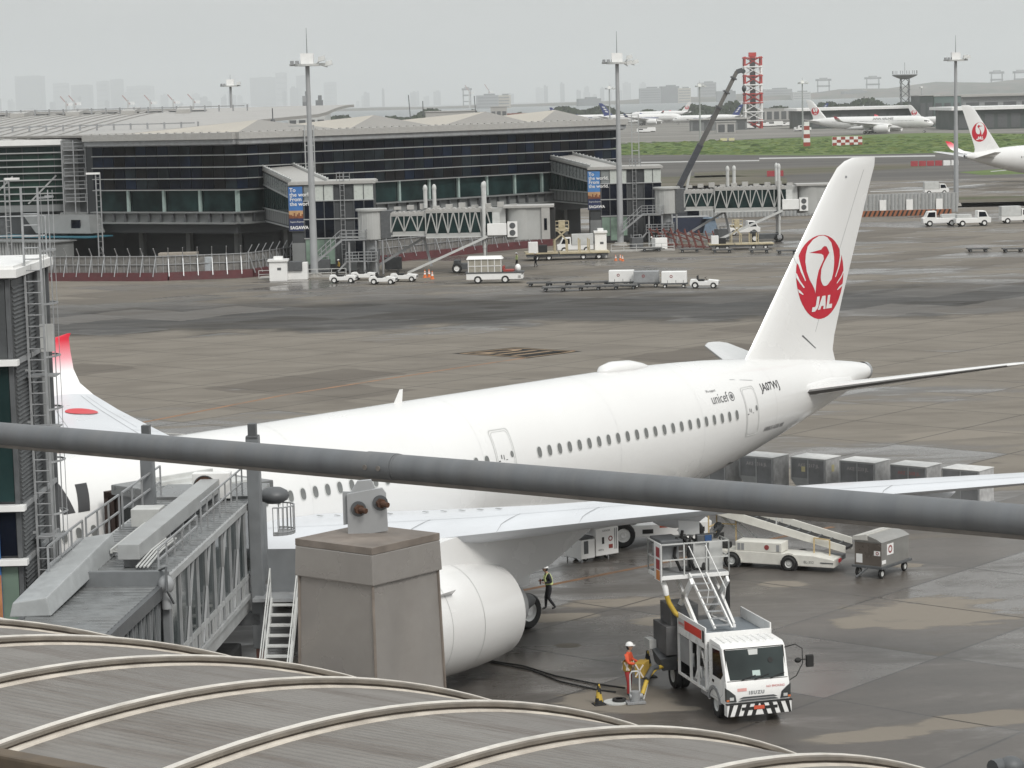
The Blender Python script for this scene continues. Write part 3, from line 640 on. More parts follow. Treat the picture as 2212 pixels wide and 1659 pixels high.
        for dx, dz, w, h in ((.30, -.12, .05, .16), (.44, -.16, .04, .18), (.55, -.2, .1, .03), (.12, -.22, .12, .04)): m.quad(*[on((xa+dx+a, cz+dz+b), .014) for a, b in ((0, 0), (w, 0), (w, h), (0, h))])
        m.build('door_placard', GREY_T, d)
    for s in (-1, 1):
        door(35.08, 36.22, 5.0, 7.28, s); door(51.82, 52.95, 5.03, 7.26, s); door(16.65, 17.85, 5.0, 7.25, s); door(4.9, 5.95, 4.9, 7.0, s)
    def fitted(name, txt, m_, x0, z0, w, h, off, shear=0.0):      # lettering fitted to a width and height on the port side
        vs, fs = text_mesh(txt, 1.0, shear=shear, offset=off); xa, xb = min(v.x for v in vs), max(v.x for v in vs); ya, yb = min(v.y for v in vs), max(v.y for v in vs)
        q = [(x0+(v.x-xa)/(xb-xa)*w, z0+(v.y-ya)/(yb-ya)*h) for v in vs]; mb = MB(); mb.add([(x, -fus_y(x, z, .016), z) for x, z in q], fs); return mb.build(name, m_, fus)
    P_ = lambda x0, z0: (lambda x, y: (x0+x, -fus_y(x0+x, z0+y, .012), z0+y))
    fitted('registration', reg, BLACK_T, 53.48, 6.80, 1.68, .46, .012); 
    fitted('charity_logo', 'unicef', GREY_T, 49.40, 6.80, 1.30, .42, 0)
    fitted('charity_logo', 'We support', GREY_T, 49.25, 7.27, .72, .15, 0)
    m = MB()
    for r0, r1 in ((.0, .10), (.16, .20)):
        for i in range(18):
            q = [(50.98+r*math.cos(t), 6.98+r*math.sin(t)) for r, t in ((r0, 2*math.pi*i/18), (r1, 2*math.pi*i/18), (r1, 2*math.pi*(i+1)/18), (r0, 2*math.pi*(i+1)/18))]
            m.add([(x, -fus_y(x, z, .012), z) for x, z in q], [(0, 1, 2, 3)])
    m.build('charity_globe', GREY_T, fus, weld=True)
    fitted('type_lettering', 'AIRBUS A350-900', GREY_T, 53.5, 5.07, 2.0, .2, .01, .3)
    # big title on the forward fuselage, cut in bands so that it hugs the skin
    def big(txt, x0, z0, size):
        vs, fs = text_mesh(txt, size, offset=.02); bm = bmesh.new(); V = [bm.verts.new(v) for v in vs]
        for f in fs:
            try: bm.faces.new([V[i] for i in f])
            except ValueError: pass
        for k in range(1, 12): bmesh.ops.bisect_plane(bm, geom=bm.verts[:]+bm.edges[:]+bm.faces[:], plane_co=(0, k*.1, 0), plane_no=(0, 1, 0))
        bm.verts.index_update(); m = MB(); m.add([(x0+v.co.x, -fus_y(x0+v.co.x, z0+v.co.y, .012), z0+v.co.y) for v in bm.verts], [[v.index for v in f.verts] for f in bm.faces]); bm.free()
        m.build('airline_title', BLACK_T, fus)
    big('JAPAN', 6.9, 6.85, 1.36)
    for nm, polys in (('title_letter', [[(13.35, 6.84), (13.74, 6.84), (13.86, 7.06), (14.20, 7.06), (14.26, 6.84), (14.74, 6.84), (14.65, 7.77), (14.18, 7.77)], [(13.98, 7.24), (14.19, 7.24), (14.22, 7.56)]]), ('title_letter', [[(14.85, 6.83), (15.34, 6.83), (15.72, 7.69), (15.23, 7.69)]])):
        for pi, pts in enumerate(polys):
            vs, fs = flat([(x-60.6, z) for x, z in pts], .1); m = MB(); m.add([(v.x+60.6, -fus_y(v.x+60.6, v.y, .012+.006*pi), v.y) for v in vs], fs); m.build(nm if pi == 0 else 'letter_counter', BLACK_T if pi == 0 else PAINT_AC, fus)
    m = MB()
    for xa, xb, z, zb in ((51.5, 53.2, 7.66, 7.46),): m.quad(*[(x, -fus_y(x, zz, .01), zz) for x, zz in ((xa, z), (xb, zb), (xb, zb-.025), (xa, z-.025))])
    m.build('panel_joint', STEEL_G, fus)
    # circumferential skin joints, faint
    m = MB()
    for x in (18.6, 25.2, 34.4, 42.6, 48.4, 54.6, 60.3):
        w, t, b = interp(FUS, x); c, h = (t+b)/2, (t-b)/2
        for i in range(40):
            a0, a1 = math.pi*i/40, math.pi*(i+1)/40
            m.add([(x+d, -(w+.004)*math.sin(a), c+(h+.004)*math.cos(a)) for d, a in ((0, a0), (.014, a0), (.014, a1), (0, a1))], [(0, 1, 2, 3)])
    m.build('skin_joint', mat('skin_joint_grey', (.58, .58, .58), .4), fus)
    m = MB(); m.loft([[(x, .42*r*math.cos(a), z+h*math.sin(a)) for a in [math.pi*2*i/16 for i in range(16)]] for x, r, z, h in ((44.6, .2, 8.56, .05), (44.9, .8, 8.58, .24), (45.5, 1.15, 8.58, .36), (46.6, 1.2, 8.56, .34), (47.4, .8, 8.52, .2), (47.9, .2, 8.5, .04))]); m.build('radome', PAINT_AC, root, smooth=60)
    for x, h in ((32.3, .55), (12.0, .5)):
        z = interp(FUS, x)[1]-.02; m = MB(); m.hexa([(x, -.03, z), (x+.42, -.03, z), (x+.42, .03, z), (x, .03, z), (x+.34, -.012, z+h), (x+.50, -.012, z+h), (x+.50, .012, z+h), (x+.34, .012, z+h)]); m.build('blade_antenna', PAINT_W, root)
    # open vent on the lower aft fuselage and under-wing refuelling flap
    m = MB(); f = lambda x, z: (x, -fus_y(x, z, .02), z)
    m.add([f(50.2, 3.25), f(50.9, 3.12), f(52.3, 3.75), f(51.6, 3.85)], [(0, 1, 2, 3)]); m.build('vent_opening', BLACK_T, fus)
    m = MB(); p0 = PANEL0; m.hexa([p0+Vector((0, 0, -.46)), p0+Vector((.25, -.72, -.46)), p0+Vector((.28, -.70, -.44)), p0+Vector((.03, .02, -.44)), p0, p0+Vector((.25, -.72, 0)), p0+Vector((.28, -.70, .02)), p0+Vector((.03, .02, .02))]); m.build('fuelling_panel', PAINT_W, root)
    return root
TH = 0.76192892
AC_X45 = Vector((4.047, 105.238, 0)); AC_AX = Vector((math.sin(TH), math.cos(TH), 0)); AC_PT = Vector((math.cos(TH), -math.sin(TH), 0))
def ac(x, y_port, z): return AC_X45 + AC_AX*(x-45) + AC_PT*y_port + Vector((0, 0, z))
main_plane = build_airliner('airliner', 'big white airliner with red crane emblem on its fin, parked at the gate', ac(0, 0, 0), math.pi/2-TH)
# ------------------------------------------------------------------ curved terminal roof under the camera
S_ = 0.62
PHI, TAU = -0.60385484, -0.01557526
RA = Vector((math.cos(PHI)*math.cos(TAU), math.sin(PHI)*math.cos(TAU), math.sin(TAU))); RN = Vector((-math.sin(PHI), math.cos(PHI), 0)); RM = RA.cross(RN)
if RM.z < 0: RM = -RM
RO = Vector((0, 0, CAM_H)) + RN*8.37094768*S_ + Vector((0, 0, -13.02982331*S_)); RR = 9.86087257*S_; RS0 = -12.6808117
def roofp(k, al, h=0.0): return RO + RA*((RS0+k)*S_) + (RN*math.sin(al)+RM*math.cos(al))*(RR+h)
def roof_mats():
    m = bpy.data.materials.new('stained_roof_sheet'); nt, N, L, B = _nt(m); tc = N.new('ShaderNodeTexCoord')
    def ns(sc, scale, det=6, ro=.65):
        mp = N.new('ShaderNodeMapping'); mp.inputs['Rotation'].default_value = (0, 0, -PHI); mp.inputs['Scale'].default_value = (1, 1, 1); L.new(tc.outputs['Object'], mp.inputs[0])
        m2 = N.new('ShaderNodeMapping'); m2.inputs['Scale'].default_value = sc; L.new(mp.outputs[0], m2.inputs[0])
        n = N.new('ShaderNodeTexNoise'); n.inputs['Scale'].default_value = scale; n.inputs['Detail'].default_value = det; n.inputs['Roughness'].default_value = ro; L.new(m2.outputs[0], n.inputs['Vector']); return n.outputs['Fac']
    def rampc(f, stops):
        r = N.new('ShaderNodeValToRGB'); e = r.color_ramp.elements; e[0].position, e[0].color = stops[0][0], (*stops[0][1], 1); e[1].position, e[1].color = stops[-1][0], (*stops[-1][1], 1)
        for p, c in stops[1:-1]: q = e.new(p); q.color = (*c, 1)
        L.new(f, r.inputs[0]); return r.outputs[0]
    base = rampc(ns((1, 1, 1), 1.6), [(.3, (.150, .139, .128)), (.7, (.205, .192, .178))])
    st = rampc(ns((1.0, 7, 7), 1.3, 7, .7), [(.46, (0, 0, 0)), (.66, (1, 1, 1))]); sp = rampc(ns((3, 60, 60), 1.0, 4, .8), [(.54, (0, 0, 0)), (.66, (1, 1, 1))])
    mu = N.new('ShaderNodeMixRGB'); mu.blend_type = 'MIX'; L.new(st, mu.inputs[0]); L.new(base, mu.inputs[1]); mu.inputs[2].default_value = (.130, .112, .098, 1)
    dk = N.new('ShaderNodeMath'); dk.operation = 'MULTIPLY'; L.new(sp, dk.inputs[0]); L.new(st, dk.inputs[1])
    m3 = N.new('ShaderNodeMixRGB'); L.new(dk.outputs[0], m3.inputs[0]); L.new(mu.outputs[0], m3.inputs[1]); m3.inputs[2].default_value = (.055, .045, .038, 1)
    L.new(m3.outputs[0], B.inputs['Base Color']); B.inputs['Roughness'].default_value = .55; B.inputs['Specular IOR Level'].default_value = .35
    mw = N.new('ShaderNodeMapping'); mw.inputs['Rotation'].default_value = (0, 0, -PHI); L.new(tc.outputs['Object'], mw.inputs[0])
    wv = N.new('ShaderNodeTexWave'); wv.bands_direction = 'Y'; wv.inputs['Scale'].default_value = 9.0; wv.inputs['Distortion'].default_value = .25; wv.inputs['Detail'].default_value = 1; L.new(mw.outputs[0], wv.inputs['Vector'])
    bp = N.new('ShaderNodeBump'); bp.inputs['Strength'].default_value = .55; bp.inputs['Distance'].default_value = .006; L.new(wv.outputs['Fac'], bp.inputs['Height']); L.new(bp.outputs[0], B.inputs['Normal'])
    return m
ROOF_M = roof_mats()
RIB_C = mat('roof_rib_highlight', (.66, .63, .58), .45, .1, var=.15, scale=12, dirt=(.30, .26, .21), dirt_amt=.5)
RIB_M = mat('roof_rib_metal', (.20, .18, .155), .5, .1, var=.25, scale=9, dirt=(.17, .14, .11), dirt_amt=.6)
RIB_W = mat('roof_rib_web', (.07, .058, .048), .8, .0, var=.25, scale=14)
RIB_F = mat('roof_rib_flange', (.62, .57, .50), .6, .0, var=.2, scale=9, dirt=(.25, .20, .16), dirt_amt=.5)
roof = bpy.data.objects.new('terminal_roof', None); COL.objects.link(roof)
tag(roof, 'curved stained metal roof with raised ribs below the railing', 'roof')
A0, A1, NA = R_(-35), R_(62), 60
for k in range(-6, 9):                      # one sheet between each pair of ribs, finely corrugated along its length
    m = MB(); nA = 72; rows = []
    for i in range(nA+1):
        al = A0+(A1-A0)*i/nA; h = -.0035+.0035*math.cos(2*math.pi*al*RR/.052) if nA > 100 else 0
        rows.append([roofp(k+.03, al, h), roofp(k+.5, al, h), roofp(k+.97, al, h)])
    vs = [p for r in rows for p in r]; fs = []
    for i in range(nA):
        for j in range(2): a = i*3+j; fs.append((a, a+1, a+4, a+3))
    m.add(vs, fs); m.build('roof_sheet', ROOF_M, roof, smooth=80)
for k in range(-6, 10):                     # rib: pale flange, dark recessed web, overhanging cap with its top highlight painted pale
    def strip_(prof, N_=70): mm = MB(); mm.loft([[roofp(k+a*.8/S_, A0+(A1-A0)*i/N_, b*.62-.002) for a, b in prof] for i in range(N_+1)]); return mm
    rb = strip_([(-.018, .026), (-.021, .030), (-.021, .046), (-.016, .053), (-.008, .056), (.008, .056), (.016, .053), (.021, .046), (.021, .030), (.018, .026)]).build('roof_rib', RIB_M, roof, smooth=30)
    strip_([(-.014, .0535), (-.011, .060), (.011, .060), (.014, .0535)]).build('rib_crest_highlight', RIB_C, rb, smooth=30)
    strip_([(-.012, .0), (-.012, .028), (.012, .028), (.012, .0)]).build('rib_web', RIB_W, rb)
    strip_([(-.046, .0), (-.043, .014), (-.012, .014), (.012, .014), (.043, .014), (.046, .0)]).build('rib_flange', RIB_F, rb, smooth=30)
# ------------------------------------------------------------------ railing pipe, its bracket and the metal-clad plinth
PIPE_M = mat('weathered_pipe', (.140, .148, .157), .5, .2, var=.22, scale=5, dirt=(.20, .195, .188), dirt_amt=.6, vscale=(1.5, .12, .12))
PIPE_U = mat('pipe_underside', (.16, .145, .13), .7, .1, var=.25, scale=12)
CLAD_M = mat('clad_sheet_metal', (.33, .312, .295), .30, .35, var=.10, scale=2.2, dirt=(.165, .148, .132), dirt_amt=.5)
CLAD_T = mat('rusty_clad_top', (.22, .19, .165), .6, .1, var=.3, scale=7, dirt=(.10, .075, .06), dirt_amt=.7)
p0, p1 = atd(-260, 915, 12.35), atd(2420, 1142, 8.18)
rail = thing('railing_pipe', 'thick weathered grey pipe rail crossing in front of the airliner', 'railing', p0)
rail.rotation_mode = 'QUATERNION'; rail.rotation_quaternion = (p1-p0).to_track_quat('X', 'Z')
pdw = (p1-p0).normalized(); pd = Vector(((p1-p0).length, 0, 0)); pdn = Vector((1, 0, 0)); D_ = .113
L_ = pd.length
jt = min([L_*i/4000 for i in range(4001)], key=lambda s: abs(((p0+pdw*s-Vector((0, 0, CAM_H))).dot(AX_X)/(p0+pdw*s-Vector((0, 0, CAM_H))).dot(_f))*F_PX+IW/2-858))
m = MB(); m.cyl((0, 0, 0), pd, D_/2, n=40); m.build('pipe', PIPE_M, rail, smooth=40)
sd = pdn.cross(Vector((0, 0, 1))).normalized(); upv = sd.cross(pdn)
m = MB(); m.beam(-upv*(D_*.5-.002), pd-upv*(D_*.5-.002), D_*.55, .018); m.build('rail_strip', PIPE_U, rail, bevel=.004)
m = MB(); m.cyl(pdn*(jt-.16), pdn*(jt), D_/2+.003, n=40); m.cyl(pdn*(jt+.004), pdn*(jt+.012), D_/2+.0015, n=40)
slv = m.build('joint_sleeve', PIPE_M, rail, smooth=40)
for t in (-.13, -.055):
    m = MB(); c = pdn*(jt+t)+sd*(D_/2)*.9+upv*.012
    sdc = Vector((0, -1, 0))
    c = pdn*(jt+t)+sdc*(D_/2+.002)*.98; m.cyl(c, c+sdc*.006, .011, n=12); m.build('rivet', PIPE_U, slv, smooth=30)
# plinth frame: front corner towards the camera
F0 = atd(803, 1184, 9.55)
def onz(u, v, z): return at(u, v, z)
zt = F0.z; Lc, Rc = onz(637, 1163, zt), onz(950, 1151, zt); Bc = Lc+Rc-F0
pl = thing('roof_plinth', 'grey sheet-metal clad plinth on the roof carrying the pipe rail', 'plinth', (F0.x, F0.y, zt-.75))
O = Vector((F0.x, F0.y, zt-.75)); dz = lambda p, z: Vector((p.x, p.y, z))-O
C4 = [F0, Rc, Bc, Lc]; cen = (F0+Bc)/2
def scl(p, k): return Vector((cen.x+(p.x-cen.x)*k, cen.y+(p.y-cen.y)*k, 0))
hcap = .154
m = MB(); m.hexa([dz(scl(p, 1.02), zt-hcap) for p in C4]+[dz(scl(p, 1.0), zt-.03) for p in C4]); m.build('cap_skirt', CLAD_M, pl, bevel=.004)
m = MB(); m.hexa([dz(scl(p, 1.0), zt-.0295) for p in C4]+[dz(scl(p, 1.0), zt) for p in C4]); m.build('cap_top', CLAD_T, pl, bevel=.002)
# flared body made of two dented sheets plus back sheets
body = MB(); nz_, nh = 10, 12
for a, b in ((0, 1), (1, 2), (2, 3), (3, 0)):
    rows = []
    for j in range(nz_+1):
        f = j/nz_; k = .95+.02*math.sin(f*3.0)+.075*f*f; r = []
        for i in range(nh+1):
            p = scl(C4[a], k).lerp(scl(C4[b], k), i/nh); q = dz(p, zt-hcap+.01-f*.74)
            if (a, b) == (0, 1):
                d = math.exp(-((i/nh-.42)**2/.03+(f-.55)**2/.10))*.028-math.exp(-((i/nh-.75)**2/.02+(f-.35)**2/.03))*.014; q += (Vector((cen.x, cen.y, 0))-Vector((p.x, p.y, 0))).normalized()*d
            r.append(q)
        rows.append(r)
    w = nh+1; body.add([p for r in rows for p in r], [(j*w+i, j*w+i+1, (j+1)*w+i+1, (j+1)*w+i) for j in range(nz_) for i in range(nh)])
body.build('clad_body', CLAD_M, pl, smooth=50, weld=True)
for c in (0, 1, 3):
    m = MB(); pts = []
    for j in range(nz_+1): f = j/nz_; k = .96+.02*math.sin(f*3.0)+.076*f*f; pts.append(dz(scl(C4[c], k), zt-hcap+.005-f*.74))
    m.tube(pts, .006, 6); m.build('corner_seam', CLAD_T, pl, smooth=40)
# bracket
br0 = at(793, 1152, zt); 
bk = thing('rail_bracket', 'galvanised steel plate bracket with two rusty bolts under the pipe rail', 'bracket', (br0.x, br0.y, zt))
ud = (Rc-F0).normalized(); 
px = 1/F_PX*br0.y
fw = Vector((AX_X.x, AX_X.y, 0)).normalized(); fd = Vector((-fw.y, fw.x, 0))
pt = lambda du, dv, dd=0.0: fw*(du*px)+Vector((0, 0, -dv*px))+fd*dd
m = MB(); m.prism([pt(-42, 8), pt(46, -4), pt(44, -88), pt(36, -100), pt(20, -98), pt(-42, -88)], fd*.012); m.build('front_plate', GALV, bk, bevel=.002)
m = MB(); m.prism([pt(-52, -18, .02), pt(30, -28, .02), pt(30, -88, .02), pt(-52, -92, .02)], fd*.012); m.build('back_plate', STEEL_G, bk, bevel=.002)
m = MB(); m.prism([pt(-38, -84, .006), pt(22, -92, .006), pt(12, -118, .006), pt(-18, -116, .006)], fd*.02); m.build('saddle', GALV, bk, bevel=.002)
for du, dv in ((-17, -55), (31, -67)):
    b = MB(); c = pt(du, dv); b.cyl(c+fd*.0, c-fd*.008, 17*px, n=20); bo = b.build('washer', STEEL_D, bk, smooth=40)
    b = MB(); b.cyl(c-fd*.008, c-fd*.024+fw*.008, 11*px, n=6); b.cyl(c-fd*.024+fw*.008, c-fd*.045+fw*.034-Vector((0, 0, .004)), 6*px, n=12); b.build('rusty_bolt', RUST, bo)
# near brown beam in the lower corner
b0, b1 = atd(-60, 1628, 3.1), atd(420, 1720, 2.75)
bm_ = thing('brown_beam', 'out-of-focus rusty brown beam end in the bottom corner', 'beam', b0); m = MB(); m.beam((0, 0, -.012), (b1-b0)+Vector((0, 0, -.012)), .03, .045); m.build('beam_face', mat('brown_steel', (.10, .075, .05), .7, 0, var=.35, scale=20), bm_, bevel=.004)

lq = at(2184, 1656, 16.9); lamp = thing('roof_lamp', 'dark lamp head poking up at the bottom corner below the apron', 'lamp', lq); m = MB(); m.ball((0, 0, 0), (.07, .06, .055), 12, 8); m.cyl((-.05, 0, .0), (-.10, -.03, .0), .045, n=12); m.build('lamp_head', STEEL_D, lamp, smooth=50); m = MB(); m.cyl((0, 0, -1.2), (0, 0, 0), .03, n=8); m.build('lamp_post', STEEL_D, lamp)
# ------------------------------------------------------------------ louvred gate tower at the picture's edge
LOUV = mat('louvre_grey', (.075, .08, .083), .45, .3, var=.15, scale=2)
TGREEN = glass('green_glass_panel', (.16, .22, .18), .2)
BAN_BLUE = mat('banner_blue', (.045, .16, .42), .5, 0, var=.1)
TX, TY = -13.06, 63.6
tw = thing('gate_tower', 'tall dark louvred gate building beside the boarding bridge with a caged ladder', 'building', (TX, TY, 0))
m = MB(); m.span(-4.2, -.06, .06, 4.7, 0, 16.1); m.build('tower_core', STEEL_D, tw)
m = MB(); m.span(-4.4, .2, -.3, 4.9, 16.1, 16.32); m.span(-4.3, .1, -.15, 4.8, 16.32, 16.4); m.build('flat_roof', PAINT_W, tw)
for z0, z1, mt, nm in ((13.95, 16.0, LOUV, 'wall_panel'), (10.15, 13.75, TEALGLASS, 'window_pane'), (8.7, 9.85, DKGLASS, 'window_pane'), (5.2, 8.4, TGREEN, 'window_pane'), (0, 5.0, TGREEN, 'window_pane')):
    for i in range(3):
        x1 = -.18-1.25*i; m = MB(); m.span(x1-1.18, x1, -.02, .05, z0, z1); m.build(nm, mt, tw)
for z in (13.78, 9.92, 8.47, 5.05):
    m = MB(); m.span(-4.2, .12, -.28, .02, z, z+.16); m.build('window_sill', PAINT_W, tw, bevel=.01)
m = MB(); m.span(-.16, -.04, -.05, .06, 0, 16.05); m.build('corner_post', STEEL_D, tw)
# louvre slats on the flank, three bays
for bi, (ya, yb) in enumerate(((.12, 1.7), (1.82, 3.0), (3.12, 4.6))):
    m = MB(); m.span(-.05, -.02, ya, yb, .1, 16.0); m.build('louvre_backing', STEEL_D, tw)
    n = 140
    for i in range(n):
        z = .25+i*.112
        if bi == 2: continue
        m = MB(); m.hexa([(-.02, ya, z), (.02, ya, z-.05), (.02, yb, z-.05), (-.02, yb, z), (-.02, ya, z+.02), (.025, ya, z-.035), (.025, yb, z-.035), (-.02, yb, z+.02)]); m.build('louvre_slat', LOUV, tw)
m = MB(); m.span(-.02, .02, 3.15, 4.6, .1, 16.0); m.build('flank_panel', mat('flank_grey', (.20, .205, .205), .5, .1, var=.15), tw)
for y in (1.76, 3.06, 4.66): m = MB(); m.span(-.04, .10, y-.05, y+.05, 0, 16.05); m.build('mullion', STEEL_D, tw)
for z in (5.1, 8.5, 9.95, 13.8): m = MB(); m.span(-.03, .09, .1, 4.7, z, z+.12); m.build('flank_band', STEEL_G, tw)
# caged ladder on the flank
ld = MB(); LY = 1.05
for x in (.16, .60): ld.beam((x, LY, .3), (x, LY, 18.4), .05, .07)
o = ld.build('ladder', GALV, tw)
m = MB(); 
for i in range(58): m.cyl((.16, LY, .6+i*.30), (.60, LY, .6+i*.30), .017, n=6)
r_ = m.build('rung', GALV, o); r_['kind'] = 'stuff'
m = MB()
for x, y in ((.66, LY+.1), (.80, LY+.35), (.86, LY+.7), (.70, LY+.95)): m.beam((x, y, 2.5), (x, y, 18.3), .016, .016)
for i in range(12):
    z = 2.5+i*1.42; pts = [(.60, LY, z), (.67, LY+.05, z), (.82, LY+.35, z), (.88, LY+.7, z), (.72, LY+.97, z), (.6, LY+1.0, z)]
    for a, b in zip(pts, pts[1:]): m.beam(a, b, .03, .05)
m.build('ladder_cage', GALV, o)
for z in (13.3, 11.9, 8.9, 6.2):
    m = MB(); m.span(.05, .8, 1.3, 2.0, z, z+.04); m.span(.05, .16, LY-.03, LY+.03, z+.2, z+.26); m.build('landing_plate', STEEL_G, tw)
m = MB(); m.span(.36, .74, 1.7, 1.75, 13.95, 14.7); m.build('sheet_panel', STEEL_L, tw)
m = MB(); m.rail([(-4.1, 4.6, 16.4), (.1, 4.6, 16.4)], 1.1, .015, 1.6); m.build('roof_railing', GALV, tw)
m = MB(); m.span(-4.4, -.62, -.10, -.035, 5.6, 11.2); bn = m.build('banner', BAN_BLUE, tw)
m = MB(); m.span(-4.4, -.62, -.106, -.101, 5.6, 8.2); m.build('banner_print', mat('banner_sunset', (.45, .20, .09), .6, var=.3, scale=1.5), bn)
# ------------------------------------------------------------------ near boarding bridge (local +X runs from the terminal towards the airliner, +Y to the picture's left)
JB = Vector((-9.9, 76.5, 0)); JA = math.atan2(13.5, 1.0)
JROOF = mat('bridge_roof_metal', (.19, .198, .202), .32, .25, var=.3, scale=1.6, dirt=(.10, .095, .09), dirt_amt=.55)
JPALE = mat('bridge_pale_steel', (.36, .37, .372), .45, .1, var=.15, scale=1.5, dirt=(.25, .24, .23), dirt_amt=.4)
JWALL = mat('bridge_wall_grey', (.17, .18, .188), .5, .1, var=.1, dirt=(.2, .2, .2), dirt_amt=.3)
JGLASS = glass('bridge_glass', (.022, .03, .031), .08, spec=.25)
jb = thing('boarding_bridge', 'grey passenger boarding bridge docked at the airliner with glazed tunnel and roof walkways', 'boarding bridge', JB, JA)
# inner (near) tunnel with corrugated roof
def corr(mb, x0, x1, y0, y1, z, n, h=.05, th=.04):
    for i in range(n):
        a, b = x0+(x1-x0)*i/n, x0+(x1-x0)*(i+1)/n; w = (b-a)
        mb.hexa([(a+w*.1, y0, z), (b-w*.1, y0, z), (b-w*.1, y1, z), (a+w*.1, y1, z), (a+w*.3, y0, z+h), (b-w*.3, y0, z+h), (b-w*.3, y1, z+h), (a+w*.3, y1, z+h)])
    mb.span(x0, x1, y0, y1, z-th, z+.002)
m = MB(); m.span(-20, -12.2, -1.25, 1.25, 5.2, 5.5); m.span(-20, -12.2, -1.3, -1.24, 5.5, 5.9); m.build('tunnel_floor', JWALL, jb)
m = MB(); corr(m, -20, -12.0, -1.28, 1.28, 7.72, 22); m.build('tunnel_roof', JROOF, jb)
for sy in (-1, 1):
    m = MB(); m.span(-20, -12.2, sy*1.23, sy*1.27, 5.5, 7.7); sw = m.build('side_glazing', JGLASS, jb)
    m = MB()
    for i in range(9): x = -20+i*.98; m.span(x, x+.09, sy*1.26, sy*1.34, 5.4, 7.72)
    for i in range(8):
        x = -20+i*.98
        m.beam((x+.1, sy*1.30, 5.5), (x+.5, sy*1.30, 7.65), .05, .05); m.beam((x+.9, sy*1.30, 5.5), (x+.5, sy*1.30, 7.65), .05, .05)
    m.build('truss', JWALL, sw)
    m = MB(); m.beam((-20, sy*1.34, 7.60), (-12, sy*1.34, 7.60), .16, .34); m.build('edge_beam', STEEL_D, jb)
# outer tunnel
m = MB(); m.span(-12.6, .3, -1.5, 1.5, 5.05, 5.4); m.build('tunnel_floor', JWALL, jb)
m = MB(); corr(m, -12.6, .6, -1.5, 1.5, 8.0, 34, .045); m.build('tunnel_roof', JROOF, jb)
m = MB(); m.span(-12.66, -12.5, -1.55, 1.55, 7.45, 8.15); m.span(-12.66, -12.5, -1.55, -1.35, 5.0, 7.45); m.span(-12.66, -12.5, 1.35, 1.55, 5.0, 7.45); m.build('portal_frame', JWALL, jb, bevel=.02)
for sy in (-1, 1):
    m = MB(); m.span(-12.4, .3, sy*1.46, sy*1.49, 5.75, 7.85); sw = m.build('side_glazing', JGLASS, jb)
    m = MB(); m.span(-12.5, .4, sy*1.48, sy*1.58, 7.82, 8.02); m.span(-12.5, .4, sy*1.48, sy*1.6, 5.02, 5.16); m.span(-12.5, .4, sy*1.48, sy*1.55, 5.62, 5.76); m.build('edge_beam', JPALE, jb)
    m = MB()
    for i in range(11): x = -12.4+i*1.22; m.span(x, x+.045, sy*1.49, sy*1.56, 5.16, 7.85)
    m.build('mullion', STEEL_G, sw)
    for i in range(13):                     # lower wall with square ports
        x = -12.34+i*.96
        for xa, xb in ((.02, .30), (.62, .88)): m = MB(); m.span(x+xa, x+xb, sy*1.49, sy*1.53, 5.17, 5.61); m.build('wall_panel', JPALE, jb)
        m = MB(); m.span(x+.31, x+.61, sy*1.485, sy*1.505, 5.2, 5.6); m.build('port', STEEL_D, jb)
    if sy < 0:
        for i in range(4):
            x = -9.5+2.4*i; m = MB(); m.beam((x-1.2, sy*1.53, 5.2), (x+.2, sy*1.53, 7.8), .06, .06); m.build('brace', STEEL_G, sw)
m = MB(); m.span(-12.4, .2, -1.2, 1.2, 4.7, 5.05); m.span(-8, .2, -1.5, -1.2, 4.55, 5.05); m.build('under_beam', JPALE, jb)
# roof services: cable box, tray, handrails, junction boxes
m = MB(); m.span(-11.9, -.3, -.62, -.02, 8.32, 8.74); m.build('service_duct', JPALE, jb, bevel=.02)
m = MB()
for i in range(7): x = -11.4+1.8*i; m.span(x, x+.1, -.58, -.06, 8.03, 8.33)
m.build('duct_foot', STEEL_G, jb)
m = MB(); m.hexa([(-16.5, 1.7, 7.75), (-16.5, .62, 7.78), (-9.6, .55, 8.08), (-9.6, 1.75, 8.08), (-16.5, 1.6, 8.12), (-16.5, .72, 8.25), (-9.6, .65, 8.66), (-9.6, 1.65, 8.52)]); m.build('cover_sheet', mat('pale_cover', (.36, .375, .38), .55, var=.12), jb, bevel=.03)
tr = MB()
for y in (.18, .52): tr.beam((-10.4, y, 8.28), (-4.2, y, 8.28), .06, .12)
for i in range(22): tr.beam((-10.3+i*.28, .18, 8.26), (-10.3+i*.28, .52, 8.26), .05, .03)
tr.build('cable_tray', STEEL_L, jb)
m = MB(); m.span(-6.1, -5.3, .1, .95, 8.2, 8.72); m.build('junction_box', STEEL_L, jb, bevel=.02)
m = MB(); m.rail([(-12.2, -1.2, 8.05), (-7.0, -1.2, 8.05)], .62, .022, .95, 1); m.rail([(-6.4, -1.2, 8.05), (.2, -1.2, 8.05)], .9, .022, .95, 1); m.build('handrail', STEEL_G, jb)
m = MB(); m.rail([(-13.5, 1.45, 8.0), (-9.8, 1.45, 8.05)], 1.0, .025, 1.2, 1); m.rail([(-9.4, 1.45, 8.05), (-5.4, 1.45, 8.05)], 1.0, .025, 1.2, 1); m.rail([(-5.0, 1.45, 8.05), (.3, 1.45, 8.05)], 1.0, .025, 1.2, 1); m.build('handrail', STEEL_G, jb)
m = MB()
for k in range(4): m.tube([(-12.3, -.62-.1*k, 8.2), (-10.5, -.62-.1*k, 8.32), (-8.6, -.62-.1*k, 8.30)], .03, 6)
m.build('pipe_run', STEEL_L, jb, smooth=40)
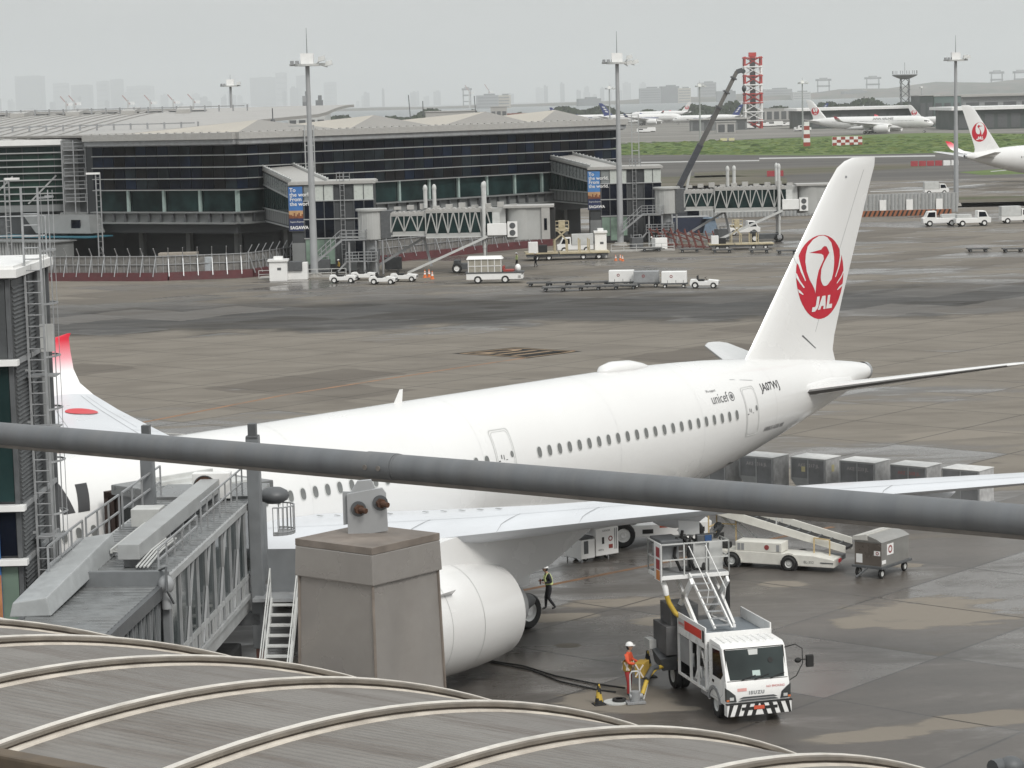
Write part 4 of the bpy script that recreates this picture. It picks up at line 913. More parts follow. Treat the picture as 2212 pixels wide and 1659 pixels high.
m = MB(); m.tube([(-16.9, -.55, 7.8), (-16.85, -.55, 8.25), (-16.6, -.65, 8.42), (-16.3, -.85, 8.28), (-16.1, -1.05, 7.95), (-15.9, -1.2, 7.85)], .03, 6); m = MB(); m.tube([(-12.6, -1.3, 8.15), (-12.9, -1.55, 8.3), (-13.1, -1.6, 7.7), (-12.8, -1.7, 7.3)], .035, 6); m.build('cable_loop', STEEL_D, jb, smooth=40)
m = MB(); m.ball((-12.75, -1.5, 7.8), (.2, .22, .26), 12, 8); m.cyl((-12.75, -1.5, 7.7), (-12.75, -1.5, 7.15), .14, n=12); m.build('winch_cover', STEEL_G, jb, smooth=50)
# lift columns and cross beam, wheel bogie
for y, nm in ((-1.82, 'lift_column'), (1.55, 'lift_column')):
    m = MB(); m.span(-1.2, -.8, y-.2, y+.2, 3.4, 10.15); m.build(nm, JWALL, jb, bevel=.03)
    m = MB(); m.span(-1.14, -.86, y-.13, y+.13, 10.15, 10.55); m.span(-1.2, -.8, y-.19, y+.19, 10.05, 10.17); m.build('column_cap', STEEL_D, jb, bevel=.02)
    m = MB(); m.span(-1.12, -.88, y-.12, y+.12, .9, 3.4); m.build('inner_column', mat('brown_red_column', (.16, .075, .06), .6, var=.2), jb)
for b6 in ((-1.2, -.8, -1.9, 1.7, 4.15, 4.55), (-1.35, -.65, -1.9, 1.75, .65, 1.05)): m = MB(); m.span(*b6); m.build('cross_beam', STEEL_D, jb, bevel=.02)
m = MB(); m.span(-2.0, .2, -1.0, .9, 1.0, 3.3); m.build('drive_housing', BLACK, jb, bevel=.1)
for y in (-1.75, -1.1, 1.0, 1.6): wheel_parts(jb, (-1.0, y, .62), .62, .42, rim=STEEL_L)
# cab
CB = thing  # (cab is a part of the bridge)
cz0, cz1 = 5.0, 7.75
door = AC_X45 + AC_AX*(17.2-45) + AC_PT*2.97; out = AC_PT; aft = AC_AX
def jl(p): d = Vector(p)-JB; c, s = math.cos(-JA), math.sin(-JA); return Vector((d.x*c-d.y*s, d.x*s+d.y*c, d.z))
def cp(o, a, z): return jl(door+out*o+aft*a+Vector((0, 0, z)))
def cabbox(mb, o0, o1, a0, a1, z0, z1): mb.hexa([cp(o0, a0, z0), cp(o1, a0, z0), cp(o1, a1, z0), cp(o0, a1, z0)]+[cp(o0, a0, z1), cp(o1, a0, z1), cp(o1, a1, z1), cp(o0, a1, z1)])
m = MB(); cabbox(m, 1.30, 4.6, -1.7, 1.8, cz0, cz1-.25); cab = m.build('cab', JWALL, jb, bevel=.03)
m = MB(); cabbox(m, .95, 4.8, -1.9, 2.0, cz1-.25, cz1+.1); m.build('cab_roof', JROOF, cab, bevel=.04)
m = MB(); cabbox(m, 1.6, 4.4, -1.0, 1.4, cz1+.1, cz1+.18); cabbox(m, 2.0, 2.1, -1.5, 1.6, cz1+.18, cz1+.3); cabbox(m, 3.0, 3.1, -1.5, 1.6, cz1+.18, cz1+.3); m.build('roof_rib', STEEL_L, cab)
for i in range(7):                           # folded canopy against the skin
    o0 = .06+.19*i; g = .07*(i % 2)
    m = MB(); cabbox(m, o0, o0+.19, -1.55+g, -1.20+g, cz0-.1, cz1-.28); cabbox(m, o0, o0+.19, 1.30-g, 1.55-g, cz0-.1, cz1-.28); cabbox(m, o0, o0+.19, -1.55+g, 1.55-g, cz1-.5-g, cz1-.26-g)
    m.build('bellows_fold', mat('brown_canopy', (.045, .027, .021), .8, var=.2, scale=3), cab)
m = MB(); cabbox(m, 1.2, 2.2, -1.74, -1.70, 5.6, 7.1); cabbox(m, 2.5, 4.2, -1.74, -1.70, 5.9, 7.1); m.build('cab_window', JGLASS, cab)
m = MB(); m.hexa([(-.3, -1.5, 5.0), (2.2, -1.6, 5.0), (2.2, 1.8, 5.0), (-.3, 1.5, 5.0), (-.3, -1.5, 8.0), (2.2, -1.6, 7.8), (2.2, 1.8, 7.8), (-.3, 1.5, 8.0)]); m.build('rotating_neck', JWALL, jb)
m = MB(); m.span(-.2, 2.4, -1.7, 1.7, 8.0, 8.12); m.build('neck_roof', JROOF, jb)
# air-conditioning unit
m = MB(); m.span(-.55, -.15, -.95, .25, 8.1, 8.92); au = m.build('air_conditioner', PAINT_W, jb, bevel=.03)
m = MB(); m.lathe([(.36, 0), (.36, .03), (.33, .03), (.33, 0)], (-.56, -.15, 8.5), (-1, 0, 0), 28); m.build('fan_grille', STEEL_D, au, smooth=40)
m = MB(); m.cyl((-.555, -.15, 8.5), (-.565, -.15, 8.5), .33, n=28); 
for k in range(5): a = k*1.2566; m.beam((-.575, -.15, 8.5), (-.575, -.15+.3*math.cos(a), 8.5+.3*math.sin(a)), .02, .1)
m.build('fan_blade', RUST, au)
# maintenance basket and access stair with landing
m = MB(); cx, cy = .2, -2.3
arc = [(cx+.55*math.sin(a), cy-.55*math.cos(a)) for a in [R_(-95+190*i/12) for i in range(13)]]
for z in (6.95, 7.75): m.tube([(x, y, z) for x, y in arc], .025, 6)
for x, y in arc: m.beam((x, y, 6.85), (x, y, 7.75), .025, .025)
m.build('basket_rail', STEEL_G, jb)
m = MB(); m.add([(cx, cy, 6.84)]+[(x, y, 6.84) for x, y in arc]+[(cx, cy, 6.9)]+[(x, y, 6.9) for x, y in arc], [(0, i+2, i+1) for i in range(12)]+[(14, 15+i, 16+i) for i in range(12)]+[(1+i, 2+i, 16+i, 15+i) for i in range(12)]); m.build('basket_floor', STEEL_G, jb)
m = MB(); m.ball((.3, -2.2, 8.05), (.5, .5, .28), 16, 6); m.build('basket_hood', STEEL_D, jb, smooth=60)
m = MB(); m.span(-1.7, .6, -3.6, -1.75, 5.0, 5.1); ln = m.build('stair_landing', STEEL_G, jb)
m = MB(); m.span(-.75, -.70, -3.6, -2.1, 5.15, 6.5); m.span(-.8, .5, -3.62, -3.57, 5.15, 6.5); m.build('landing_panel', JWALL, ln)
st = MB()
for y in (-2.35, -3.15): st.beam((-1.6, y, 5.05), (-6.4, y, .25), .06, .26)
sr = st.build('stair_stringer', STEEL_L, jb)
for i in range(18):
    f = (i+.5)/18; m = MB(); m.span(-1.6-4.8*f-.12, -1.6-4.8*f+.13, -3.12, -2.38, 5.05-4.8*f-.02, 5.05-4.8*f+.03); m.build('stair_tread', STEEL_L, sr)
m = MB()
for y in (-2.32, -3.18):
    for h in (1.0, .55): m.beam((-1.6, y, 5.05+h), (-6.4, y, .25+h), .035, .035)
    for i in range(5): f = i/4; m.beam((-1.6-4.8*f, y, 5.05-4.8*f), (-1.6-4.8*f, y, 6.05-4.8*f), .035, .035)
m.build('stair_rail', STEEL_L, sr)
# base pedestal under the inner tunnel
m = MB(); m.cyl((-18.6, 0, 0), (-18.6, 0, 5.2), .6, n=20); m.build('pedestal', STEEL_G, jb, smooth=40)
# ------------------------------------------------------------------ hydrant dispenser truck (local +X forward, towards the camera; +Y the picture's right)
TRK = thing('fuel_dispenser_truck', 'white fuel dispenser truck with raised scissor platform and striped bumper, under the wing', 'truck', (7.77, 77.45, 0), R_(-75))
TW = mat('truck_white', (.80, .80, .79), .3, var=.04, scale=1.5, dirt=(.55, .53, .5), dirt_amt=.2, coat=.3)
# cab shell
m = MB(); W = 1.1
P = [(-1.72, .62), (-1.72, 2.42), (-1.55, 2.58), (-.62, 2.56), (-.42, 2.46), (-.08, 1.42), (-.02, 1.30), (0.0, .95), (-.02, .62)]
m.prism([(x, -W, z) for x, z in P], (0, 2*W, 0)); cabm = m.build('cab', TW, TRK, bevel=.045, smooth=35)
for i in range(8):
    y = -.85+i*.243; m = MB(); m.hexa([(-1.6, y-.06, 2.56), (-.62, y-.06, 2.545), (-.62, y+.06, 2.545), (-1.6, y+.06, 2.56), (-1.55, y-.04, 2.605), (-.70, y-.04, 2.59), (-.70, y+.04, 2.59), (-1.55, y+.04, 2.605)]); m.build('roof_rib', TW, cabm)
def wsp(y, f, o=.012): # windscreen plane
    x = -.40+(.30)*f; z = 2.40-(.94)*f; return (x+o*.95+.02-.05*abs(y)**3*.6, y, z+o*.3)
m = MB(); rows = [[wsp(-1.05+2.1*i/12, j/5) for i in range(13)] for j in range(6)]
m.add([p for r in rows for p in r], [(j*13+i, j*13+i+1, (j+1)*13+i+1, (j+1)*13+i) for j in range(5) for i in range(12)]); ws = m.build('windscreen', glass('truck_glass', (.035, .045, .045), .05), cabm, smooth=60)
m = MB()
for (ya, yb) in ((-.55, -.05), (-.1, .4), (.45, .95)): m.beam(wsp(ya, 1.02, .03), wsp(yb, .88, .03), .03, .02)
m.build('wiper', BLACK, ws)
m = MB(); m.quad(wsp(-.15, .72, .016), wsp(.12, .72, .016), wsp(.12, .9, .016), wsp(-.15, .9, .016)); m.build('permit_card', mat('pale_card', (.45, .55, .52), .6), ws)
m = MB(); m.quad(wsp(-.22, .02, .016), wsp(.12, .02, .016), wsp(.10, .2, .016), wsp(-.2, .2, .016)); m.build('sun_strip', STEEL_L, ws)
m = MB(); m.cyl(wsp(.52, .42, .014), wsp(.52, .42, .03), .09, n=16); m.build('wheel_hub', BLACK, ws)
for sy in (-1, 1):
    m = MB(); y = sy*(W+.004); pl_ = [(-1.3, 1.42), (-1.3, 2.32), (-.6, 2.36), (-.30, 1.62), (-.52, 1.42)]; m.add([(x, y, z) for x, z in pl_]+[(x, y-sy*.01, z) for x, z in pl_], [(0, 1, 2, 3, 4)]); m.build('side_window', DKGLASS, cabm)
    d = MB(); dl = [(-1.38, .72), (-1.38, 2.42), (-.58, 2.44), (-.22, 1.6), (-.36, .95), (-.7, .72)]; n = len(dl)
    d.add([(x, sy*(W+.003), z) for x, z in dl]+[(x*.98-.02, sy*(W+.003), .025+z*.985) for x, z in dl], [(i, (i+1) % n, n+(i+1) % n, n+i) for i in range(n)]); dd = d.build('door_seam', STEEL_G, cabm)
    m = MB(); m.span(-1.3, -1.18, sy*(W+.002), sy*(W+.03), 1.2, 1.28); m.build('door_handle', BLACK, dd)
    # lamp cluster, indicator
    m = MB(); m.prism([(-.12, sy*y, z) for y, z in ((.76, .77), (1.115, .79), (1.12, 1.24), (1.0, 1.16), (.80, .99))], (.150, 0, 0)); hl_ = m.build('headlight', glass('lamp_glass', (.05, .055, .055), .1), cabm, bevel=.012)
    m = MB(); m.span(.031, .038, sy*.86 if sy > 0 else sy*1.0, sy*1.0 if sy > 0 else sy*.86, .83, .93); m.build('lamp_bulb', STEEL_L, hl_)
    m = MB(); m.span(-.01, .034, sy*1.02 if sy > 0 else sy*1.11, sy*1.11 if sy > 0 else sy*1.02, .80, .86); m.build('indicator', ORANGE, hl_)
    m = MB(); m.beam(wsp(sy*1.02, -.02, .004), wsp(sy*1.07, 1.02, .004), .07, .02); m.build('windscreen_pillar', BLACK, cabm)
    m = MB()                                # wheel-arch trim
    for i in range(9): a0, a1 = R_(10+160*i/9), R_(10+160*(i+1)/9); m.beam((-1.15+.56*math.cos(a0), sy*(W-.0), .47+.56*math.sin(a0)), (-1.15+.56*math.cos(a1), sy*(W-.0), .47+.56*math.sin(a1)), .07, .12)
    m.build('wheel_arch', STEEL_G, cabm)
# mirror arms (only the picture-right one carries a big mirror ahead of the cab)
m = MB(); m.tube([(-.40, 1.08, 2.35), (-.15, 1.35, 2.48), (-.02, 1.55, 2.35), (0.0, 1.55, 1.85), (-.05, 1.35, 1.45), (-.12, 1.12, 1.3)], .018, 6); m.beam((-.02, 1.5, 1.98), (-.02, 1.78, 1.98), .03, .03); a_ = m.build('mirror_arm', BLACK, cabm)
m = MB(); m.span(-.08, .06, 1.68, 1.93, 1.72, 2.12); m.build('mirror', BLACK, a_, bevel=.03)
m = MB(); m.ball((.02, 1.38, 1.98), (.08, .12, .09), 10, 6); m.build('mirror', BLACK, a_, smooth=60)
# grille slots, maker's lettering, markings
for z, w in ((.885, .66), (.80, .70)):
    m = MB(); m.hexa([(.0, -w, z-.028), (.016, -w, z-.028), (.016, w, z-.028), (.0, w, z-.028), (.0, -w*.8, z+.028), (.016, -w*.8, z+.028), (.016, w*.8, z+.028), (.0, w*.8, z+.028)]); m.build('grille_slot', STEEL_D, cabm)
lettering('maker_lettering', 'ISUZU', STEEL_G, cabm, lambda x, y: (.012, x-.33, .985+y), size=.155, offset=.008, spacing=1.35)
m = MB(); m.quad((.004, -.72, 1.10), (.004, -.40, 1.10), (-.02, -.40, 1.23), (-.02, -.72, 1.23)); m.build('red_marking', mat('faded_red_print', (.62, .32, .30), .5), cabm)
lettering('red_marking', 'NO SMOKING', mat('red_print', (.55, .08, .07), .5), cabm, lambda x, y: (.005-.05*y, x+.28, 1.17+y), size=.10)
# bumper with black and white slanted stripes
m = MB(); m.span(-.20, .10, -1.12, 1.12, .30, .70); bp_ = m.build('bumper', TW, TRK, bevel=.03)
for sy in (-1, 1):
    for i in range(4):
        y0 = .02+.29*i; m = MB(); m.prism([(.102, sy*min(1.1, y), z) for y, z in ((y0+.13, .31), (y0+.27, .31), (y0+.14, .69), (y0, .69))], (.004, 0, 0)); m.build('bumper_stripe', BLACK, bp_)
m = MB(); m.beam(wsp(-1.02, -.03, .004), wsp(1.02, -.03, .004), .05, .02); m.beam(wsp(-1.05, 1.03, .004), wsp(1.05, 1.03, .004), .05, .02); m.build('windscreen_trim', BLACK, cabm)
m = MB(); m.span(.107, .114, -.62, .62, .49, .59); m.build('air_slot', BLACK, bp_)
m = MB(); m.span(.108, .125, -.2, .16, .50, .62); m.build('number_plate', mat('plate_red', (.60, .10, .05), .4), bp_)
m = MB(); m.span(.0, .12, -1.14, 1.14, .70, .735); m.build('bumper_top', BLACK, bp_)
# chassis, wheels
m = MB(); m.span(-6.6, -.3, -.45, .45, .55, .78); m.span(-6.0, -5.0, -1.0, 1.0, .45, .6); m.build('chassis', STEEL_D, TRK)
for x in (-1.15, -5.45):
    for y in ((-.93, .93) if x > -2 else (-.98, -.70, .70, .98)): wheel_parts(TRK, (x, y, .47), .47, .26, rim=STEEL_L)
m = MB(); m.span(-2.5, -1.85, -1.1, -.55, .55, 1.05); m.build('battery_box', STEEL_G, TRK, bevel=.02)
m = MB(); m.span(-2.9, -1.9, .6, 1.1, .5, 1.0); m.build('tank', STEEL_G, TRK, bevel=.04)
# body: deck tray, side panel, posts, open equipment bay
m = MB(); m.span(-4.62, -1.82, -1.13, 1.13, 2.42, 2.52); m.build('deck', mat('deck_blue_grey', (.20, .225, .25), .5, .1, var=.15), TRK)
for a in ((-4.62, -1.80, -1.17, -1.12, 2.15, 2.88), (-4.62, -1.80, 1.12, 1.17, 2.35, 2.88), (-1.84, -1.78, -1.17, 1.17, 2.40, 2.70)):
    m = MB(); m.span(*a); m.build('side_panel', TW, TRK, bevel=.012)
for a, mt, nm in (((-4.50, -3.9, -1.178, -1.172, 2.42, 2.72), STEEL_L, 'panel_marking'), ((-3.86, -2.15, -1.178, -1.172, 2.42, 2.72), mat('sign_red', (.62, .05, .03), .45), 'red_panel_sign'), ((-2.08, -1.9, -1.178, -1.172, 2.35, 2.75), BLACK_T, 'panel_marking')):
    m = MB(); m.span(*a); m.build(nm, mt, TRK)
lettering('panel_lettering', 'DANGER', mat('sign_red', (0, 0, 0)), TRK, lambda x, y: (-4.46+x, -1.182, 2.5+y), size=.14)
m = MB()
for x in (-4.58, -3.35, -2.6, -1.82):
    for y in (-1.13, 1.13): m.span(x-.04, x+.04, y-.04, y+.04, .75, 2.4)
m.span(-4.62, -1.78, -1.16, -1.1, .72, .80); m.build('body_frame', TW, TRK)
m = MB(); m.span(-4.55, -1.9, -.6, .9, .8, 2.4); m.build('equipment_bay', STEEL_D, TRK)
m = MB(); m.span(-4.5, -3.42, -1.12, -1.08, 1.2, 2.1); m.build('mesh_guard', STEEL_G, TRK)
rn = random.Random(5)
for i in range(9):
    x = -3.2+rn.random()*1.25; z = .9+rn.random()*1.2; m = MB(); m.tube([(x, -.7, z), (x+.1, -.95, z+.15), (x+rn.uniform(-.3, .3), -.98, z-.3), (x+rn.uniform(-.2, .2), -.7, z-.45)], .045, 8); m.build('pipework', [GALV, TW, STEEL_L][i % 3], TRK, smooth=50)
for x, z in ((-2.95, 1.75), (-2.25, 1.9), (-2.3, 1.2)): m = MB(); m.cyl((x, -.62, z), (x, -1.02, z), .16, n=16); m.build('filter_vessel', STEEL_L, TRK, smooth=40)
m = MB(); m.beam((-1.75, -1.05, .85), (-2.35, -1.1, 2.0), .04, .04); m.beam((-1.7, -1.08, .5), (-1.95, -1.1, 2.2), .05, .05); m.build('grab_rail', TW, TRK)
CABG = mat('dark_cabinet_grey', (.11, .11, .112), .5, .1, var=.2, dirt=(.05, .05, .05), dirt_amt=.4)
# rear: dark cabinets, hose reel, boom
m = MB(); m.span(-6.1, -4.7, -1.55, .9, 1.35, 2.35); m.build('rear_cabinet', CABG, TRK, bevel=.02)
m = MB(); m.span(-5.9, -4.75, -1.35, -.35, 2.35, 3.05); cbn = m.build('rear_cabinet', CABG, TRK, bevel=.02)
m = MB(); m.span(-4.76, -4.73, -1.28, -.42, 2.45, 2.95); m.build('cabinet_door', STEEL_D, cbn)
m = MB(); m.hexa([(-5.9, -1.6, .9), (-5.0, -1.6, .75), (-5.0, -1.1, .75), (-5.9, -1.1, .9), (-5.7, -1.75, 1.4), (-4.8, -1.75, 1.2), (-4.8, -1.1, 1.3), (-5.7, -1.1, 1.5)]); m.build('hose_tray', STEEL_D, TRK, bevel=.02)
m = MB(); m.cyl((-5.35, -1.5, 1.35), (-5.35, -1.0, 1.35), .28, n=20); m.build('hose_reel', STEEL_D, TRK, smooth=40)
m = MB(); m.beam((-6.3, -1.7, 1.55), (-5.7, -1.7, 1.55), .25, .3); m.build('rear_lamp_box', STEEL_L, TRK)
# scissor lift and platform
m = MB()
for y in (-.95, .35):
    m.beam((-3.2, y, 2.58), (-5.5, y, 4.08), .09, .22); m.beam((-5.5, y, 2.55), (-3.7, y, 4.08), .09, .22)
    m.beam((-5.6, y, 2.40), (-3.1, y, 2.56), .10, .12)
m.build('scissor_arm', TW, TRK)
m = MB(); m.cyl((-4.5, .62, 2.3), (-4.5, .62, 4.05), .09, n=12); m.build('lift_ram', BLACK, TRK, smooth=40)
X0_, X1_, Y0_, Y1_, ZP = -5.75, -4.3, -1.8, .62, 4.2
m = MB(); m.span(X0_, X1_, Y0_, Y1_, ZP-.14, ZP); pf = m.build('platform', TW, TRK, bevel=.015)
m = MB(); m.span(X0_+.05, X1_-.05, Y0_+.05, Y1_-.05, ZP+.002, ZP+.012); m.build('platform_floor', STEEL_G, pf)
m = MB(); m.rail([(X1_, Y0_, ZP), (X1_, Y1_, ZP), (X0_, Y1_, ZP), (X0_, Y0_, ZP), (X1_, Y0_, ZP)], 1.08, .022, .85, 1); m.build('platform_railing', STEEL_L, pf)
m = MB(); m.span(X0_+.75, X1_+.03, Y0_-.03, Y0_-.01, ZP-.2, ZP+1.1); sg = m.build('warning_board', TW, pf)
for z, mt in ((ZP+.62, 'board_red'), (ZP+.20, 'board_red'), (ZP-.17, 'board_orange')):
    m = MB(); m.span(X0_+.95, X1_-.12, Y0_-.036, Y0_-.031, z, z+.34); m.build('board_print', mat(mt, (.30, .03, .035) if mt == 'board_red' else (.60, .22, .06), .5), sg)
for (a, b, c, d, e, f), mt, nm in (((-5.7, -4.5, -1.75, -.95, ZP+.95, ZP+1.18), STEEL_D, 'reel_cover'), ((-5.6, -4.8, -1.7, -1.0, ZP+.45, ZP+.95), STEEL_G, 'hose_box'), ((-5.6, -4.9, -.45, .0, ZP, ZP+.98), STEEL_L, 'filter_unit'), ((-5.4, -4.7, .05, .55, ZP, ZP+1.0), STEEL_L, 'control_cabinet'), ((-5.0, -4.75, -.35, .2, ZP+1.0, ZP+1.25), STEEL_D, 'control_panel')):
    m = MB(); m.span(a, b, c, d, e, f); m.build(nm, mt, pf, bevel=.03)
m = MB(); m.span(-4.74, -4.72, -.08, .16, ZP+1.03, ZP+1.23); m.build('display_screen', mat('dull_blue_screen', (.03, .08, .2), .2), pf)
m = MB(); m.tube([(-5.3, .5, ZP+1.0), (-5.2, .75, ZP+1.45), (-5.0, .6, ZP+1.5), (-5.0, .35, ZP+1.3)], .06, 8); m.ball((-5.1, .55, ZP+1.42), .17, 10, 6); m.build('nozzle_bundle', STEEL_D, pf)
# ladder from the platform down to the deck
lt, lb = Vector((-4.22, -.55, 4.24)), Vector((-2.62, -.22, 2.62)); sd_ = Vector((.12, 1, 0)).normalized()*.29
m = MB()
for s in (-1, 1):
    m.beam(lt+sd_*s, lb+sd_*s, .055, .09); m.beam(lt+sd_*s+Vector((0, 0, .95)), lb+sd_*s+Vector((-.55, 0, 1.25)), .025, .025)
    m.beam(lb+sd_*s+Vector((-.55, 0, 1.25)), lb+sd_*s+Vector((-.75, 0, .75)), .025, .025)
ldr = m.build('access_ladder', TW, TRK)
for i in range(8): p = lt.lerp(lb, (i+.5)/8); m = MB(); m.beam(p-sd_, p+sd_, .16, .03); m.build('ladder_step', GALV, ldr)
# yellow hose and white elbow under the platform
m = MB(); m.tube([(-5.2, -1.6, 4.05), (-4.75, -1.62, 3.95), (-4.55, -1.6, 3.75), (-4.6, -1.55, 3.5)], .10, 12); m.build('pipe_elbow', TW, TRK, smooth=60)
m = MB(); m.tube([(-4.6, -1.55, 3.5), (-4.62, -1.45, 3.2), (-4.6, -1.25, 2.85), (-4.45, -1.0, 2.62)], .085, 12); m.build('yellow_hose', YELLOW, TRK, smooth=60)
# two black hoses up to the wing panel
hz = Matrix.Rotation(R_(75), 4, 'Z'); tl = lambda p: hz @ (Vector(p)-Vector((7.77, 77.45, 0)))
for du in (0, 38):
    pt_ = tl(atd(1474+du, 1146, 82.45)); m = MB(); y0 = -1.05+.5*(du/38)
    m.tube([(-5.15, y0+.55, ZP+.35), (-4.7, y0+.4, ZP+.08), (-4.65, y0+.05, ZP+.1), (-4.72, y0-.15, ZP+.6), (-4.75, y0-.05, ZP+1.2), pt_+Vector((-.03, -.06, -.45)), pt_], .055, 10); m.build('fuel_hose', BLACK, TRK, smooth=60)
# chocks
for u, v in ((1558, 1528), (1586, 1545)):
    p = at(u, v); c = thing('wheel_chock', 'yellow rubber chock %s the truck\'s front wheel' % ('behind' if u < 1570 else 'in front of'), 'chock', p, R_(-75), 'yellow chocks at the truck wheel'); m = MB(); m.prism([(-.12, -.1, 0), (.12, -.1, 0), (.03, -.1, .15), (-.03, -.1, .15)], (0, .2, 0)); m.build('chock_body', YELLOW, c, bevel=.012)
# hydrant pit gear: coupler cart, plate, yellow boom
p = Vector((3.9, 80.45, 0)); hy = thing('hydrant_coupler', 'grey fuel hydrant coupler with upright loop handle standing over the pit', 'hydrant coupler', p, R_(10))
m = MB(); m.span(-.32, .32, -.25, .25, .02, .08); m.cyl((0, 0, .08), (0, 0, .42), .17, n=18); m.cyl((-.2, 0, .25), (.25, 0, .25), .1, n=14); m.build('coupler_body', STEEL_G, hy, smooth=40)
m = MB(); m.tube([(-.16, .02, .3), (-.16, .02, 1.0), (-.10, .02, 1.1), (.10, .02, 1.1), (.16, .02, 1.0), (.16, .02, .3)], .03, 8); m.build('loop_handle', STEEL_L, hy, smooth=50)
m = MB(); m.tube([(.3, .05, .1), (.5, .3, .55), (.45, .35, .75)], .03, 8); m.build('lever', STEEL_L, hy)
m = MB(); m.tube([(.25, 0, .3), (.55, .4, .8), (.95, .9, .95), (1.6, 1.6, .85), (2.0, 2.1, .95)], .075, 12); m.build('intake_hose', YELLOW, hy, smooth=60)
m = MB(); m.tube([(.45, .25, .75), (.75, .65, 1.0), (1.0, .95, .98)], .095, 12); m.build('hose_joint', STEEL_D, hy, smooth=50)
pp = Vector((3.25, 80.6, 0)); pit = thing('pit_lid', 'round steel hydrant pit lid lying open beside the coupler', 'pit lid', pp); m = MB(); m.cyl((0, 0, .005), (0, 0, .05), .42, n=28); m.build('lid', STEEL_L, pit, smooth=30); m = MB(); m.lathe([(.12, .05), (.24, .05), (.24, .13), (.12, .13)], (.12, .05, 0), n=20); m.build('lid_ring', BLACK, pit, smooth=40)
# cones
def striped_cone(label, p, h=.72, a=(YELLOW, BLACK), tilt=0, group=None):
    t = thing('traffic_cone', label, 'cone', p, .3, group); n = 20
    m = MB(); m.box((0, 0, .02), (.40*h/.72, .40*h/.72, .04)); m.build('cone_base', BLACK if a[1] is BLACK else a[0], t, bevel=.01)
    m = MB(); N_ = 10
    for j in range(N_):
        z0, z1 = .04+(h-.04)*j/N_, .04+(h-.04)*(j+1)/N_; r0, r1 = (.15-.115*j/N_)*h/.72, (.15-.115*(j+1)/N_)*h/.72
        for i in range(n):
            t0, t1 = 2*math.pi*i/n, 2*math.pi*(i+1)/n
            k = int(((i/n)*1.0*2+j/3.3) % 2)
            m.add([(r0*math.cos(t0), r0*math.sin(t0), z0), (r0*math.cos(t1), r0*math.sin(t1), z0), (r1*math.cos(t1), r1*math.sin(t1), z1), (r1*math.cos(t0), r1*math.sin(t0), z1)], [(0, 1, 2, 3)], k if a[1] is BLACK else (1 if j in (4, 5, 7) else 0))
    m.build('cone_body', list(a), t, smooth=60, weld=True); return t
striped_cone('yellow and black striped cone standing alone near the hydrant', (2.67, 80.4, 0))
striped_cone('black and yellow cone beside the rear of the fuel truck', (4.55, 84.2, 0), h=.95)
# ------------------------------------------------------------------ people
def skin_figure(name, J, E, radii, m, parent):
    """one continuous body grown over a joint skeleton"""
    me = bpy.data.meshes.new(name); me.from_pydata([Vector(p) for p in J], E, []); me.update()
    o = link(name, me, parent)
    md = o.modifiers.new('skin', 'SKIN'); md.use_smooth_shade = True
    lay = me.skin_vertices[0].data if me.skin_vertices else None
    if lay is None:
        bm = bmesh.new(); bm.from_mesh(me); bm.verts.layers.skin.verify(); bm.to_mesh(me); bm.free(); lay = me.skin_vertices[0].data
    for i, r in enumerate(radii): lay[i].radius = r if isinstance(r, tuple) else (r, r); lay[i].use_root = (i == 0)
    ss = o.modifiers.new('subsurf', 'SUBSURF'); ss.levels = 2; ss.render_levels = 2
    bpy.context.view_layer.update()
    ev = o.evaluated_get(bpy.context.evaluated_depsgraph_get()); nm = bpy.data.meshes.new_from_object(ev); nm.name = name
    o.modifiers.clear(); o.data = nm; nm.materials.clear(); nm.materials.append(m); nm.polygons.foreach_set('use_smooth', [True]*len(nm.polygons)); return o
